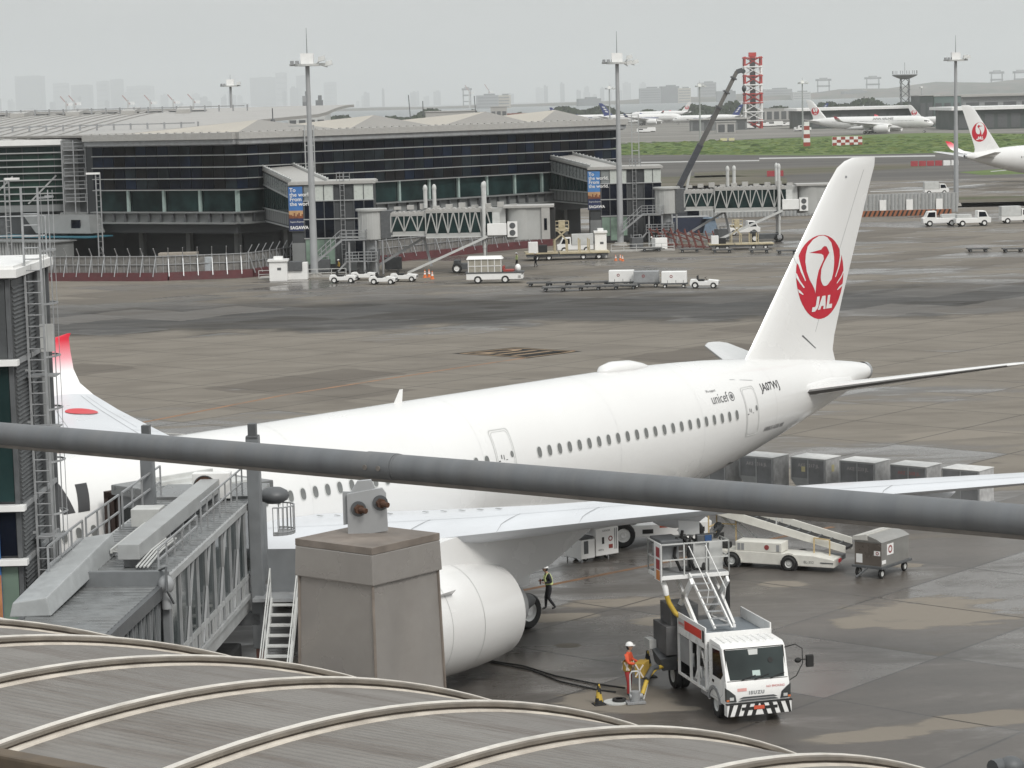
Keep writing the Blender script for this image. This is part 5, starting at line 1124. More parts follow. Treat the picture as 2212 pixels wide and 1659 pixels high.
def person(label, loc, rz, pose, top, trousers, helmet=PAINT_W, vest=None, hands=True, h=1.0):
    """local: faces +X. pose: dict with feet, knees, elbows, hands, lean"""
    t = thing('person', label, 'person', loc, rz); t.scale = (h,)*3
    hip = Vector((0, 0, .93)); lean = pose.get('lean', 0.0); chest = hip+Vector((lean*.4, 0, .36)); neck = hip+Vector((lean*.6, 0, .56)); head = neck+Vector((lean*.3+pose.get('headfwd', .02), 0, .16))
    fl, fr = pose['feet']; kl, kr = pose['knees']; el, er = pose['elbows']; hl, hr = pose['hands']
    J = [hip, hip+Vector((lean*.2, 0, .18)), chest, neck, (0, .10, .88), kl, fl, (fl[0]+.15, fl[1], fl[2]-.045), (0, -.10, .88), kr, fr, (fr[0]+.15, fr[1], fr[2]-.045),
         chest+Vector((0, .19, .10)), el, hl, chest+Vector((0, -.19, .10)), er, hr]
    E = [(0, 1), (1, 2), (2, 3), (0, 4), (4, 5), (5, 6), (6, 7), (0, 8), (8, 9), (9, 10), (10, 11), (2, 12), (12, 13), (13, 14), (2, 15), (15, 16), (16, 17)]
    rad = [(.15, .11), (.145, .105), (.17, .115), .06, .105, .072, .05, .042, .105, .072, .05, .042, .075, .055, .042, .075, .055, .042]
    body = skin_figure('body', J, E, rad, top, t)
    bm = body.data; bm.materials.append(trousers); bm.materials.append(BLACK)
    for p in bm.polygons:
        c = p.center
        if c.z < .13: p.material_index = 2
        elif c.z < .95 and abs(c.y) < .26 and not any((Vector(hh)-c).length < .16 for hh in (hl, hr)) : p.material_index = 1
    hd = MB(); hd.ball(head, (.095, .078, .125), 16, 12); hd.cyl(neck-Vector((0, 0, .04)), head-Vector((0, 0, .05)), .052, n=10)
    hd.ball(head+Vector((.095, 0, -.012)), (.022, .014, .022), 8, 6); 
    for s in (-1, 1): hd.ball(head+Vector((0, s*.078, 0)), (.02, .01, .03), 8, 6)
    ho = hd.build('head', SKIN, t, smooth=60)
    for s in (-1, 1): m = MB(); m.ball(head+Vector((.085, s*.032, .02)), (.012, .014, .009), 8, 6); m.build('eye', BLACK, ho)
    m = MB(); m.beam(head+Vector((.086, -.025, -.062)), head+Vector((.086, .025, -.062)), .006, .01); m.build('mouth', RED_DULL, ho)
    m = MB(); m.ball(head+Vector((-.018, 0, -.005)), (.094, .083, .118), 14, 8); m.build('hair', BLACK, t, smooth=60)
    m = MB(); m.ball(head+Vector((0, 0, .045)), (.135, .112, .125), 18, 8, z0=0.0); m.lathe([(.0, 0), (.13, 0), (.135, .012), (.0, .02)], head+Vector((0, 0, .04)), n=18); m.box(head+Vector((.13, 0, .05)), (.10, .15, .015)); m.build('helmet', helmet, t, smooth=50)
    if hands:
        for s, (e, hnd) in enumerate(((el, hl), (er, hr))):
            d = (Vector(hnd)-Vector(e)).normalized(); b = d.orthogonal().normalized(); c = d.cross(b); o_ = Vector(hnd)
            J2 = [o_, o_+d*.05]; E2 = [(0, 1)]; r2 = [(.03, .018), (.036, .016)]
            for f in range(4):
                k = len(J2); off = b*(-.027+.018*f); ln = (.03, .036, .034, .026)[f]
                J2 += [o_+d*.075+off, o_+d*(.075+ln)+off+c*.012, o_+d*(.075+ln*1.7)+off+c*.032]; E2 += [(1, k), (k, k+1), (k+1, k+2)]; r2 += [.0095, .0085, .007]
            k = len(J2); J2 += [o_+d*.03+b*.036, o_+d*.06+b*.052+c*.012, o_+d*.085+b*.05+c*.024]; E2 += [(0, k), (k, k+1), (k+1, k+2)]; r2 += [.012, .010, .008]
            skin_figure('hand', J2, E2, r2, SKIN, t)
    if vest: vest(t, hip, chest, neck)
    return t
NAVY = mat('navy_cloth', (.012, .013, .02), .85, var=.2, scale=8); DKTR = mat('black_trousers', (.012, .012, .015), .85, var=.2, scale=8)
HIVIS = mat('hi_vis_orange', (.60, .09, .035), .8, var=.1, scale=6); REDTR = mat('red_trousers', (.36, .035, .035), .85, var=.15, scale=8); LIME = mat('lime_reflective', (.55, .62, .28), .5, var=.1); OCHRE = mat('ochre_vest', (.36, .235, .04), .8, var=.12, scale=6); REFL = mat('reflective_tape', (.72, .66, .60), .4)
def harness(t, hip, chest, neck):
    for y in (-.09, .09):
        m = MB(); m.tube([hip+Vector((-.10, y, .10)), chest+Vector((-.135, y, 0)), neck+Vector((-.07, y*1.1, -.03)), neck+Vector((.04, y*1.1, -.03)), chest+Vector((.135, y, 0)), hip+Vector((.115, y, .10))], .028, 8); m.build('vest_strap', LIME, t, smooth=60)
    m = MB(); m.lathe([(.165, 0), (.172, .02), (.172, .05), (.165, .07)], hip+Vector((0, 0, .10)), n=24); m.build('vest_belt', LIME, t, smooth=60)
wp_ = at(1187, 1318)
w1 = person('walking ramp worker in white helmet and dark clothes with lime harness, behind the engine', wp_, R_(195), dict(feet=((-.22, .09, .12), (.12, -.09, .10)), knees=((.06, .10, .50), (.10, -.10, .50)), elbows=((-.02, .30, 1.16), (.06, -.30, 1.16)), hands=((.22, .22, 1.14), (.26, -.18, 1.16)), lean=.10, headfwd=.05), NAVY, DKTR, vest=harness, h=1.03)
m = MB(); m.box((.36, .02, 1.2), (.02, .15, .22)); tb = m.build('clipboard', mat('dark_red_folder', (.12, .03, .04), .6), None); tb.location = w1.location; tb.rotation_euler = w1.rotation_euler; tag(tb, 'small dark red folder held by the walking worker', 'folder')
def ochre(t, hip, chest, neck):
    m = MB(); m.lathe([(.178, 0), (.19, .08), (.185, .26), (.17, .32)], hip+Vector((0, 0, -.06)), n=28); v = m.build('waist_vest', OCHRE, t, smooth=60); v.scale = (.86, 1.1, 1)
    for sx in (-1, 1):
        for s in (-1, 1): m = MB(); m.beam(hip+Vector((sx*.165, -.12*s, -.02)), hip+Vector((sx*.165, .12*s, .24)), .05, .012, up=(1, 0, 0)); m.build('cross_tape', REFL, t)
    m = MB(); m.beam(hip+Vector((.02, -.205, -.02)), hip+Vector((.06, -.205, .24)), .05, .012, up=(0, 1, 0)); m.beam(hip+Vector((.1, -.2, -.02)), hip+Vector((-.06, -.205, .24)), .05, .012, up=(0, 1, 0)); m.build('cross_tape', REFL, t)
w2 = person('standing refueller in white helmet, orange jacket and red trousers by the hydrant', (3.72, 81.4, 0), R_(-20), dict(feet=((.0, .08, .09), (.02, -.09, .09)), knees=((.03, .10, .50), (.05, -.10, .50)), elbows=((.06, .29, 1.17), (.10, -.29, 1.17)), hands=((.34, .12, 1.12), (.34, -.12, 1.12)), lean=.05), HIVIS, REDTR, vest=ochre, h=1.06)
m = MB(); m.box((.5, 0, 1.0), (.34, .62, .52)); vb = m.build('yellow_tool_board', OCHRE, None, bevel=.02); vb.location = (3.72, 81.4, 0); vb.rotation_euler = (0, 0, R_(-20)); tag(vb, 'ochre padded case with pale crossed straps held by the refueller', 'case')
for s in (-1, 1): m = MB(); m.beam((.5, -.312-.006, 1.0-.2*s), (.5+.0, -.318, 1.0+.2*s), .01); m = MB(); m.beam((.36, -.316, 1.0-.22*s), (.64, -.316, 1.0+.22*s), .05, .012, up=(0, 1, 0)); m.build('strap', REFL, vb)
# cables lying on the apron between gear and dispenser
for i, pts in enumerate(([(1050, 1428), (1130, 1440), (1200, 1462), (1280, 1478), (1350, 1488)], [(1060, 1432), (1150, 1450), (1210, 1474), (1290, 1492), (1330, 1497)])):
    m = MB(); m.tube([at(u, v)+Vector((0, 0, .035)) for u, v in pts], .03, 8); o = m.build('ground_cable', BLACK, None, smooth=60); tag(o, ('upper' if i == 0 else 'lower')+' of two black cables lying from the wheels to the refueller', 'cable', 'cables on the apron')
# ------------------------------------------------------------------ belt loader (local +X to the low end, +Y away from the camera)
BL = thing('belt_loader', 'white belt loader vehicle with raised conveyor beside the covered dolly', 'belt loader', (10.97, 104.3, 0), R_(-25.4))
CREAM = mat('cream_white_paint', (.66, .65, .60), .4, var=.06, dirt=(.35, .33, .3), dirt_amt=.3)
m = MB(); P = [(-2.9, .22), (3.3, .22), (3.3, .56), (2.4, .70), (-.0, .74), (-2.9, .74)]; m.prism([(x, -1.0, z) for x, z in P], (0, 1.1, 0)); bd = m.build('vehicle_body', CREAM, BL, bevel=.03)
m = MB(); P = [(-2.9, .3), (3.2, .3), (3.2, .5), (-2.9, .5)]; m.prism([(x, .1, z) for x, z in P], (0, .9, 0)); m.build('chassis', STEEL_D, BL)
m = MB(); m.span(-1.15, .95, -.97, -.05, .74, 1.16); hd = m.build('engine_hood', CREAM, BL, bevel=.03)
for x0 in (-1.05, -.88, .72): m = MB(); m.span(x0, x0+.13, -.985, -.975, .79, 1.08); m.build('vent_grille', STEEL_G, hd)
m = MB(); m.cyl((.28, -.975, .95), (.28, -.985, .95), .11, n=20); m.build('crane_roundel', mat('dark_red_print', (.25, .05, .05), .5), hd)
for x in (-1.3, 1.3):
    for y in (-.98, .85): wheel_parts(BL, (x, y, .31), .31, .26, rim=STEEL_L)
    m = MB()
    for i in range(10): a0, a1 = R_(180*i/10), R_(180*(i+1)/10); m.beam((x+.42*math.cos(a0), -1.0, .31+.42*math.sin(a0)), (x+.42*math.cos(a1), -1.0, .31+.42*math.sin(a1)), .03, .08)
    m.build('wheel_arch', CREAM, BL)
    m = MB(); m.cyl((x, -1.005, .33), (x, -.99, .33), .40, n=24); m.build('arch_recess', BLACK, BL)
lettering('fleet_number', 'BL-352', GREY_T, bd, lambda x, y: (1.95+x, -1.006, .36+y), size=.16)
m = MB(); m.span(2.7, 3.28, -1.02, -.4, .40, .44); m.build('step_plate', STEEL_D, bd)
def cvp(x, y, z): s = -.24; return (x, y, 1.0+(x-3.5)*s*1.0+z)
m = MB(); m.hexa([cvp(-5.2, -.1, -.1), cvp(3.6, -.1, -.1), cvp(3.6, .75, -.1), cvp(-5.2, .75, -.1), cvp(-5.2, -.1, .0), cvp(3.6, -.1, .0), cvp(3.6, .75, .0), cvp(-5.2, .75, .0)]); cv = m.build('conveyor_belt', BLACK, BL)
for i in range(18): x = -5.0+i*.48; m = MB(); m.hexa([cvp(x, -.1, .002), cvp(x+.05, -.1, .002), cvp(x+.05, .75, .002), cvp(x, .75, .002), cvp(x, -.1, .03), cvp(x+.05, -.1, .03), cvp(x+.05, .75, .03), cvp(x, .75, .03)]); m.build('belt_cleat', STEEL_D, cv)
for y, zt_ in ((-.17, .12), (.76, .34)):
    m = MB(); m.hexa([cvp(-5.2, y, -.3), cvp(3.55, y, -.25), cvp(3.55, y+.07, -.25), cvp(-5.2, y+.07, -.3), cvp(-5.2, y, zt_), cvp(3.55, y, zt_-.06), cvp(3.55, y+.07, zt_-.06), cvp(-5.2, y+.07, zt_)]); m.build('conveyor_side', CREAM, BL, bevel=.015)
m = MB()
for x in (-4.6, -3.0, -1.2, .4): m.beam(cvp(x, .0, .0), cvp(x, .0, .52), .05, .05); m.beam(cvp(x, .78, .0), cvp(x, .78, .52), .05, .05)
m.beam(cvp(-5.1, .0, .52), cvp(.45, .0, .52), .05, .05); m.beam(cvp(-5.1, .78, .52), cvp(.45, .78, .52), .05, .05); m.build('side_rail', STEEL_L, BL)
m = MB(); m.beam((-.9, .35, .8), cvp(-2.4, .35, -.3), .06, .1); m.beam((-.2, .35, .8), cvp(-1.9, .35, -.3), .06, .06); m.build('lift_arm', STEEL_L, BL)
m = MB(); m.rail([(-2.4, -.9, .74), (-2.4, .1, .74), (-1.5, .1, .74)], 1.9, .025, 1.0, 1); m.rail([(2.2, -.3, .66), (2.9, -.3, .6)], .7, .025, .7, 0); m.build('yellow_guard_rail', mat('pale_yellow_rail', (.50, .38, .20), .5), BL)
m = MB(); m.span(-2.0, -1.55, -.7, -.25, .74, 1.0); m.span(-2.02, -1.92, -.7, -.25, 1.0, 1.4); m.build('driver_seat', BLACK, BL, bevel=.05)
m = MB(); m.span(3.3, 3.36, -.35, -.1, .36, .5); m.build('rear_lamp', RED, BL)
# ------------------------------------------------------------------ covered baggage dolly
DC = thing('covered_dolly', 'silver covered baggage dolly with red roundel signs at the foot of the belt loader', 'baggage cart', (15.33, 100.45, 0), math.atan2(.785, .62))
SILV = mat('silver_panel', (.34, .335, .32), .35, .55, var=.12, scale=1.5, dirt=(.2, .18, .16), dirt_amt=.4); BROWNM = mat('bronze_panel', (.20, .175, .155), .3, .6, var=.25, scale=1.2)
Lb, Wb = 2.35, 1.3
m = MB(); m.span(-.1, Lb+.12, -.08, Wb+.08, .42, .52); m.build('cart_bed', STEEL_D, DC, bevel=.01)
m = MB(); m.span(0, Lb, 0, Wb, .52, 1.55); bx = m.build('cargo_box', SILV, DC, bevel=.01)
m = MB(); m.span(-.006, -.001, .02, Wb-.02, .54, 1.5); m.build('front_curtain', BROWNM, bx)
m = MB(); m.hexa([(-.03, -.03, 1.55), (Lb+.03, -.03, 1.55), (Lb+.03, Wb+.03, 1.55), (-.03, Wb+.03, 1.55), (-.03, .22, 1.68), (Lb+.03, .22, 1.68), (Lb+.03, Wb*.62, 1.85), (-.03, Wb*.62, 1.85)]); m.build('roof_flap', SILV, DC, bevel=.008)
m = MB(); m.hexa([(-.06, Wb*.5, 1.6), (Lb*.96, Wb*.5, 1.6), (Lb*.96, Wb*1.06, 1.58), (-.06, Wb*1.06, 1.58), (-.06, Wb*.52, 1.86), (Lb*.96, Wb*.52, 1.86), (Lb*.96, Wb*1.04, 1.74), (-.06, Wb*1.04, 1.74)]); m.build('roof_flap', mat('pale_roof', (.50, .49, .46), .5, var=.1), DC, bevel=.008)
for (a, b, c, d, e, f) in ((.45, 1.0, -.008, -.003, .95, 1.42),):
    m = MB(); m.span(a, b, c, d, e, f); s_ = m.build('sign_board', PAINT_W, bx); m = MB(); m.lathe([(.10, 0), (.17, 0), (.17, .004), (.10, .004)], ((a+b)/2, -.012, (e+f)/2), (0, 1, 0), 24); m.build('red_roundel', mat('dark_red_print', (0, 0, 0)), s_)
m = MB(); m.span(-.012, -.007, .06, .36, .98, 1.18); m.span(-.012, -.007, .92, 1.22, .62, 1.0); s_ = m.build('sign_board', PAINT_W, bx); m = MB(); m.lathe([(.04, 0), (.075, 0), (.075, .004), (.04, .004)], (-.016, .2, 1.08), (1, 0, 0), 18); m.build('red_roundel', mat('dark_red_print', (0, 0, 0)), s_)
m = MB(); m.span(.02, .35, -.008, -.003, .62, .78); m.build('sign_board', PAINT_W, bx)
for x in (.15, 2.1):
    for y in (.1, 1.2): wheel_parts(DC, (x, y, .21), .21, .12, rim=STEEL_L, n=16)
m = MB(); m.beam((-.1, Wb/2, .42), (-1.0, Wb/2, .2), .06, .06); m.build('tow_bar', STEEL_D, DC)
# ------------------------------------------------------------------ containers on dollies under the tail
ULD_M = mat('uld_aluminium', (.36, .37, .375), .4, .5, var=.2, scale=1.6, dirt=(.14, .13, .13), dirt_amt=.4); ULD_W = mat('uld_pale_panel', (.50, .50, .50), .5, .15, var=.25, scale=3, dirt=(.25, .24, .24), dirt_amt=.6)
ulds = [(9.2, 123.6), (11.5, 122.55), (14.0, 121.5), (16.25, 119.95), (18.5, 118.2), (20.75, 116.55)]
names = ['half hidden behind the tail', 'with torn end wrapping, next to the tail', 'with a small yellow label on its dark face', 'with pale letters, third in the row', 'fourth in the row, with faint red lettering', 'at the outer end of the row, above the wing']
def uld(loc, label):
    t = thing('cargo_container', 'grey cargo container '+label, 'container', (loc[0], loc[1], .50), R_(-39), 'cargo containers lined up under the tail')
    P = [(.45, 0), (2.0, 0), (2.0, 1.63), (0, 1.63), (0, .5)]
    m = MB(); m.prism([(x, 0, z) for x, z in P], (0, 1.5, 0)); b = m.build('container_shell', ULD_M, t, bevel=.012)
    m = MB(); m.span(1.999, 2.012, .04, 1.46, .04, 1.59); m.build('end_panel', ULD_W, t)
    m = MB(); m.span(-.02, 2.02, -.02, 1.52, 1.63, 1.66); m.build('container_roof', mat('uld_roof_pale', (.62, .62, .61), .5, var=.15, scale=3), t)
    m = MB(); m.span(.42, 2.03, -.03, 1.53, -.05, .03); m.build('container_base', GALV, t)
    m = MB(); 
    for x in (.02, 1.0, 1.96): m.span(x-.03, x+.03, -.02, -.004, .52 if x < .4 else .03, 1.62)
    m.build('frame_rail', GALV, t)
    m = MB(); m.span(.06, .96, -.014, -.004, .62, 1.56); m.span(1.04, 1.92, -.014, -.004, .1, 1.56); m.build('door_curtain', mat('uld_dark_curtain', (.20, .205, .212), .5, .2, var=.25, scale=1.5), t)
    return t
def dolly_under(loc, i):
    t = thing('container_dolly', 'low steel dolly under the container '+names[i], 'dolly', (loc[0], loc[1], 0), R_(-39), 'dollies under the cargo containers')
    m = MB(); m.span(-.1, 2.2, -.1, 1.6, .32, .44); m.build('dolly_frame', STEEL_D, t)
    m = MB(); 
    for k in range(6): m.cyl((.05+k*.4, 0, .43), (.05+k*.4, 1.5, .43), .035, n=8)
    m.build('roller', GALV, t)
    for x in (.2, 1.9):
        for y in (.1, 1.4): wheel_parts(t, (x, y, .18), .18, .12, rim=STEEL_L, n=14)
    return t
PALE_T = mat('pale_print', (.45, .43, .42), .6); 
for i, l in enumerate(ulds):
    c = uld(l, names[i]); dolly_under(l, i)
    if i in (1, 2, 3, 4): lettering('container_code', ['', 'AKE 2316 JL', 'AKE 2217 JL', 'AKE 2233 JL', 'AKE 2508 JL'][i], [PALE_T, PALE_T, PALE_T, PALE_T, mat('faint_red_print', (.35, .12, .12), .6)][i], c, lambda x, y: (.42+x, -.018, 1.2+y), size=.24)
    if i == 2:
        for (a, b) in ((.62, .95),): m = MB(); m.span(a, a+.22, -.022, -.016, b, b+.26); m.build('yellow_label', mat('label_yellow', (.55, .50, .28), .5), c)
        m = MB(); m.span(2.013, 2.019, .6, .85, .95, 1.3); m.build('yellow_label', mat('label_yellow', (0, 0, 0)), c)
# ------------------------------------------------------------------ ground power unit and tow tractor under the wing
GP = thing('ground_power_unit', 'white two-part ground power unit standing under the wing behind the engine', 'power unit', (2.88, 105.74, 0), math.atan2(1.16, 1.6))
m = MB(); m.span(-.02, .75, 0, 1.15, .16, 1.0); a = m.build('power_cabinet', PAINT_W, GP, bevel=.02)
m = MB(); m.hexa([(0, 1.15, .28), (.75, 1.15, .28), (.75, 1.75, .28), (0, 1.75, .28), (0, 1.15, 1.02), (.75, 1.15, 1.02), (.75, 1.3, 1.0), (0, 1.3, 1.0)]); m.build('sloped_end', PAINT_W, GP)
m = MB(); m.span(.78, 2.05, -.05, 1.2, .2, 1.42); b = m.build('power_cabinet', PAINT_W, GP, bevel=.02)
m = MB(); m.span(.14, .38, -.012, 0, .38, .95); m.build('cabinet_grille', STEEL_D, a)
m = MB(); m.span(1.12, 1.24, -.062, -.05, .72, 1.02); m.build('control_slot', BLACK, b)
m = MB(); m.span(1.5, 1.72, -.062, -.05, .48, .66); m.build('red_label', RED_DULL, b)
m = MB(); m.lathe([(.07, 0), (.12, 0), (.12, .005), (.07, .005)], (1.6, -.058, .92), (0, 1, 0), 18); m.build('red_roundel', mat('dark_red_print', (0, 0, 0)), b)
for x in (1.82, 1.92): m = MB(); m.span(x, x+.05, -.062, -.05, .42, 1.36); m.build('vent_strip', STEEL_G, b)
lettering('power_lettering', 'DANGER', BLACK_T, b, lambda x, y: (1.15+x, -.056, 1.26+y), size=.11); lettering('power_lettering', '400Hz', GREY_T, b, lambda x, y: (.9+x, -.056, .42+y), size=.12); lettering('power_lettering', 'No.13', GREY_T, a, lambda x, y: (-.026, 1.0-x, .6+y), size=.14)
m = MB(); m.span(.0, 2.0, .1, 1.1, 1.05, 1.1); m.span(.3, 1.9, .2, 1.0, 1.46, 1.62); m.build('exhaust_deck', STEEL_D, GP)
m = MB(); 
for x, y in ((.05, .05), (1.5, 0), (.05, 1.1), (1.5, 1.1)): m.cyl((x, y, 0), (x, y, .3), .03, n=8)
m.span(0, 2, .1, 1.1, .22, .3); m.build('frame_leg', STEEL_G, GP)
for x in (.4, 1.6): 
    for y in (.25, .95): wheel_parts(GP, (x, y, .17), .17, .1, n=14)
TT = thing('tow_tractor', 'low white aircraft tow tractor parked behind the power unit under the wing', 'tow tractor', (6.6, 110.6, 0), R_(8))
m = MB(); P = [(-3.0, .45), (2.0, .45), (2.2, .7), (2.25, 1.05), (.2, .95), (-.3, 1.0), (-3.0, 1.0)]; m.prism([(x, -1.2, z) for x, z in P], (0, 2.4, 0)); tb_ = m.build('tractor_body', PAINT_W, TT, bevel=.04)
m = MB(); m.prism([(x, -.9, z) for x, z in ((-2.8, 1.0), (-1.2, 1.0), (-1.4, 1.75), (-2.7, 1.75))], (0, 1.8, 0)); m.build('tractor_cab', STEEL_D, TT, bevel=.04)
m = MB(); m.span(-.2, .15, -1.22, -1.1, .85, 1.02); m.build('tail_lamp', mat('lamp_orange_red', (.5, .1, .05), .3), TT)
m = MB(); m.span(-1.0, -.5, -1.215, -1.205, .6, .8); m.span(1.2, 1.9, -1.215, -1.205, .6, .8); m.build('side_slot', BLACK, TT)
lettering('fleet_number', '42', GREY_T, tb_, lambda x, y: (.6+x, -1.206, .62+y), size=.22)
for x in (-1.9, 1.3):
    for y in (-1.1, 1.1): wheel_parts(TT, (x, y, .58), .58, .42)
# ------------------------------------------------------------------ pier terminal across the apron
FASCIA = mat('pale_fascia', (.38, .375, .36), .55, 0, var=.08, dirt=(.3, .28, .26), dirt_amt=.4)
BAR = mat('white_sunshade_bar', (.40, .41, .41), .45, .2, var=.08)
SLATE = mat('slate_wall', (.05, .054, .058), .6, 0, var=.15, scale=.5)
LEDGE = mat('grey_ledge', (.19, .198, .198), .6, 0, var=.12, scale=.6)
PTAN = mat('tan_roof_sheet', (.42, .39, .34), .6, .1, var=.08, scale=.2); PGREY = mat('grey_roof_sheet', (.26, .25, .235), .6, .1, var=.1, scale=.2)
A_ = Vector((-35.2, 318.0, 0)); Dm = Vector((.695, .719, 0)); Dl = Vector((-.866, .5, 0)); LM, LL = 75.5, 24.0
PANES = [DKGLASS, DKGLASS, glass('dark_glass_blue', (.007, .012, .024), .15, spec=.14), glass('dark_glass_warm', (.010, .010, .011), .2, spec=.12), glass('dark_glass_clear', (.012, .017, .021), .1, spec=.2)]
pier = thing('pier_terminal', 'long dark-glass pier terminal with pale horizontal bars and pyramid rooflights', 'building', A_)
def pf(s, off, z):                          # on the long facade: s along, off outwards, z up (local)
    n = Vector((Dm.y, -Dm.x, 0)); return Dm*s+n*off+Vector((0, 0, z))
def pl_(s, off, z):
    n = Vector((-Dl.y, Dl.x, 0)); n = n if n.y < 0 else -n; return Dl*s+n*off+Vector((0, 0, z))
def slab(mb, fn, s0, s1, o0, o1, z0, z1, mi=0): mb.hexa([fn(s0, o0, z0), fn(s1, o0, z0), fn(s1, o1, z0), fn(s0, o1, z0), fn(s0, o0, z1), fn(s1, o0, z1), fn(s1, o1, z1), fn(s0, o1, z1)], mi); return mb
B1, B2 = A_*0+Dm*LM, A_*0+Dl*LL
back = Vector((-Dm.y, Dm.x, 0))*34
m = MB(); 
fp = [Dl*(LL-.3)+Vector((.3, .8, 0)), Vector((0, .9, 0)), Dm*(LM-.4)+Vector((-.6, .6, 0)), Dm*(LM-.4)+back, Dl*(LL-.3)+back]
m.prism([p+Vector((0, 0, 4.1)) for p in fp], (0, 0, 11.4)); m.build('core_wall', SLATE, pier)
fp2 = [Dl*(LL-2)+Vector((1.5, 5, 0)), Vector((0, 6, 0)), Dm*(LM-3)+Vector((-4, 4, 0)), Dm*(LM-3)+back, Dl*(LL-2)+back]
m = MB(); m.prism(fp2, (0, 0, 4.1)); m.build('ground_floor_wall', SLATE, pier)
for fn, LN, nb in ((pf, LM, 40), (pl_, LL, 13)):
    rows = [(9.95, 11.2), (11.36, 12.7), (12.9, 14.25), (14.45, 15.6)]
    for k in range(nb):                     # glazing, pane by pane
        s0, s1 = LN*k/nb, LN*(k+1)/nb
        for z0, z1 in rows: m = MB(); slab(m, fn, s0+.07, s1-.07, -.10, .0, z0, z1); m.build('dark_pane', rnd.choice(PANES), pier)
    for k in range(nb//3 if fn is pf else 4):
        n_ = nb//3 if fn is pf else 4; s0, s1 = LN*k/n_, LN*(k+1)/n_
        m = MB(); slab(m, fn, s0+.08, s1-.08, -.7, -.6, 6.95, 9.65); m.build('lounge_pane', TEALGLASS, pier)
        m = MB(); slab(m, fn, s0+.2, s0+.55, -.55, -.2, 6.9, 9.7); m.build('lounge_column', mat('pale_green_column', (.30, .38, .36), .5), pier)
    for z in (9.72, 11.22, 12.72, 14.28): m = MB(); slab(m, fn, -.1, LN, .0, .22, z, z+.10); m.build('sunshade_bar', BAR, pier)
    m = MB(); slab(m, fn, -.2, LN, -.4, .9, 15.62, 15.75); slab(m, fn, -.5, LN+.3, -.5, 1.2, 15.75, 16.4); m.build('eave_soffit', STEEL_G, pier)
    m = MB(); slab(m, fn, -.6, LN+.4, -2.5, 1.5, 16.4, 17.25); m.build('fascia', FASCIA, pier)
    m = MB(); 
    for k in range(int(LN/1.4)): slab(m, fn, k*1.4+.2, k*1.4+.5, 1.1, 1.45, 17.25, 17.40)
    o = m.build('snow_guard', FASCIA, pier); o['kind'] = 'stuff'
    m = MB(); slab(m, fn, -.3, LN, -.2, .9, 6.75, 6.92); slab(m, fn, -.3, LN, -.2, 1.4, 5.35, 5.55); m.build('ledge', LEDGE, pier)
    m = MB(); slab(m, fn, -.2, LN, -.3, .3, 5.5, 6.8); m.build('ledge_wall', LEDGE, pier)
    n_ = int(LN/2.0)
    for k in range(n_): m = MB(); slab(m, fn, k*2.0+.1, k*2.0+.32, .3, .8, 5.55, 6.76); m.build('ledge_bracket', STEEL_D, pier)
    m = MB(); slab(m, fn, 0, LN, -2.5, .2, 4.1, 5.36); m.build('soffit_wall', SLATE, pier)
    for k in range(int(LN/8)): m = MB(); slab(m, fn, 3+k*8, 3.7+k*8, -4.6, -3.9, 0, 4.1); m.build('ground_column', LEDGE, pier)
m = MB(); m.prism([p+Vector((0, 0, 16.9)) for p in [Dl*LL, Vector((0, 0, 0)), Dm*LM, Dm*LM+back, Dl*LL+back]], (0, 0, .3)); m.build('roof_deck', PGREY, pier)
for (u, v, s0, s1) in ((558, 258.7, 2, 20), (808, 248.6, 22, 38), (1049, 241, 40, 58), (1200, 237.5, 60, 73)):      # pyramid rooflights
    q = [Dm*s0+Vector((-Dm.y, Dm.x, 0))*2, Dm*s1+Vector((-Dm.y, Dm.x, 0))*2, Dm*s1+Vector((-Dm.y, Dm.x, 0))*26, Dm*s0+Vector((-Dm.y, Dm.x, 0))*26]
    c = sum(q, Vector())/4; d = (c+A_).y; top = atd(u, v, d-4)-A_; c = Vector((top.x, top.y, top.z))
    m = MB(); b = [p+Vector((0, 0, 17.2)) for p in q]
    m.add(b+[c], [(0, 1, 4), (1, 2, 4), (2, 3, 4)], 1); m.add(b+[c], [(3, 0, 4)], 0); m.build('pyramid_roof', [PTAN, PGREY], pier)
for (s, nm) in ((10.5, 'facade_ladder'), (LM+1.0, 'facade_ladder')):
    m = MB(); 
    for ds in (0, 1.6): m.beam(pf(s+ds, 1.7, 10.3 if s < 50 else 8.5), pf(s+ds, 1.7, 17.9), .16, .16)
    for z in (17.8, 15.2, 12.4): m.beam(pf(s, 1.7, z), pf(s+1.6, 1.7, z), .12, .12)
    m.beam(pf(s, 1.7, 17.8), pf(s, -1.5, 17.8), .1, .1); m.build(nm, BAR, pier)
for (u, v0, v1) in ((590, 280, 236),):
    p = atd(u, v0, 345)-A_; m = MB(); m.beam(p, p+Vector((0, 0, 3.0)), .14, .14); m.ball(p+Vector((0, 0, 1.2)), .35, 8, 6); m.build('roof_sensor', STEEL_D, pier)
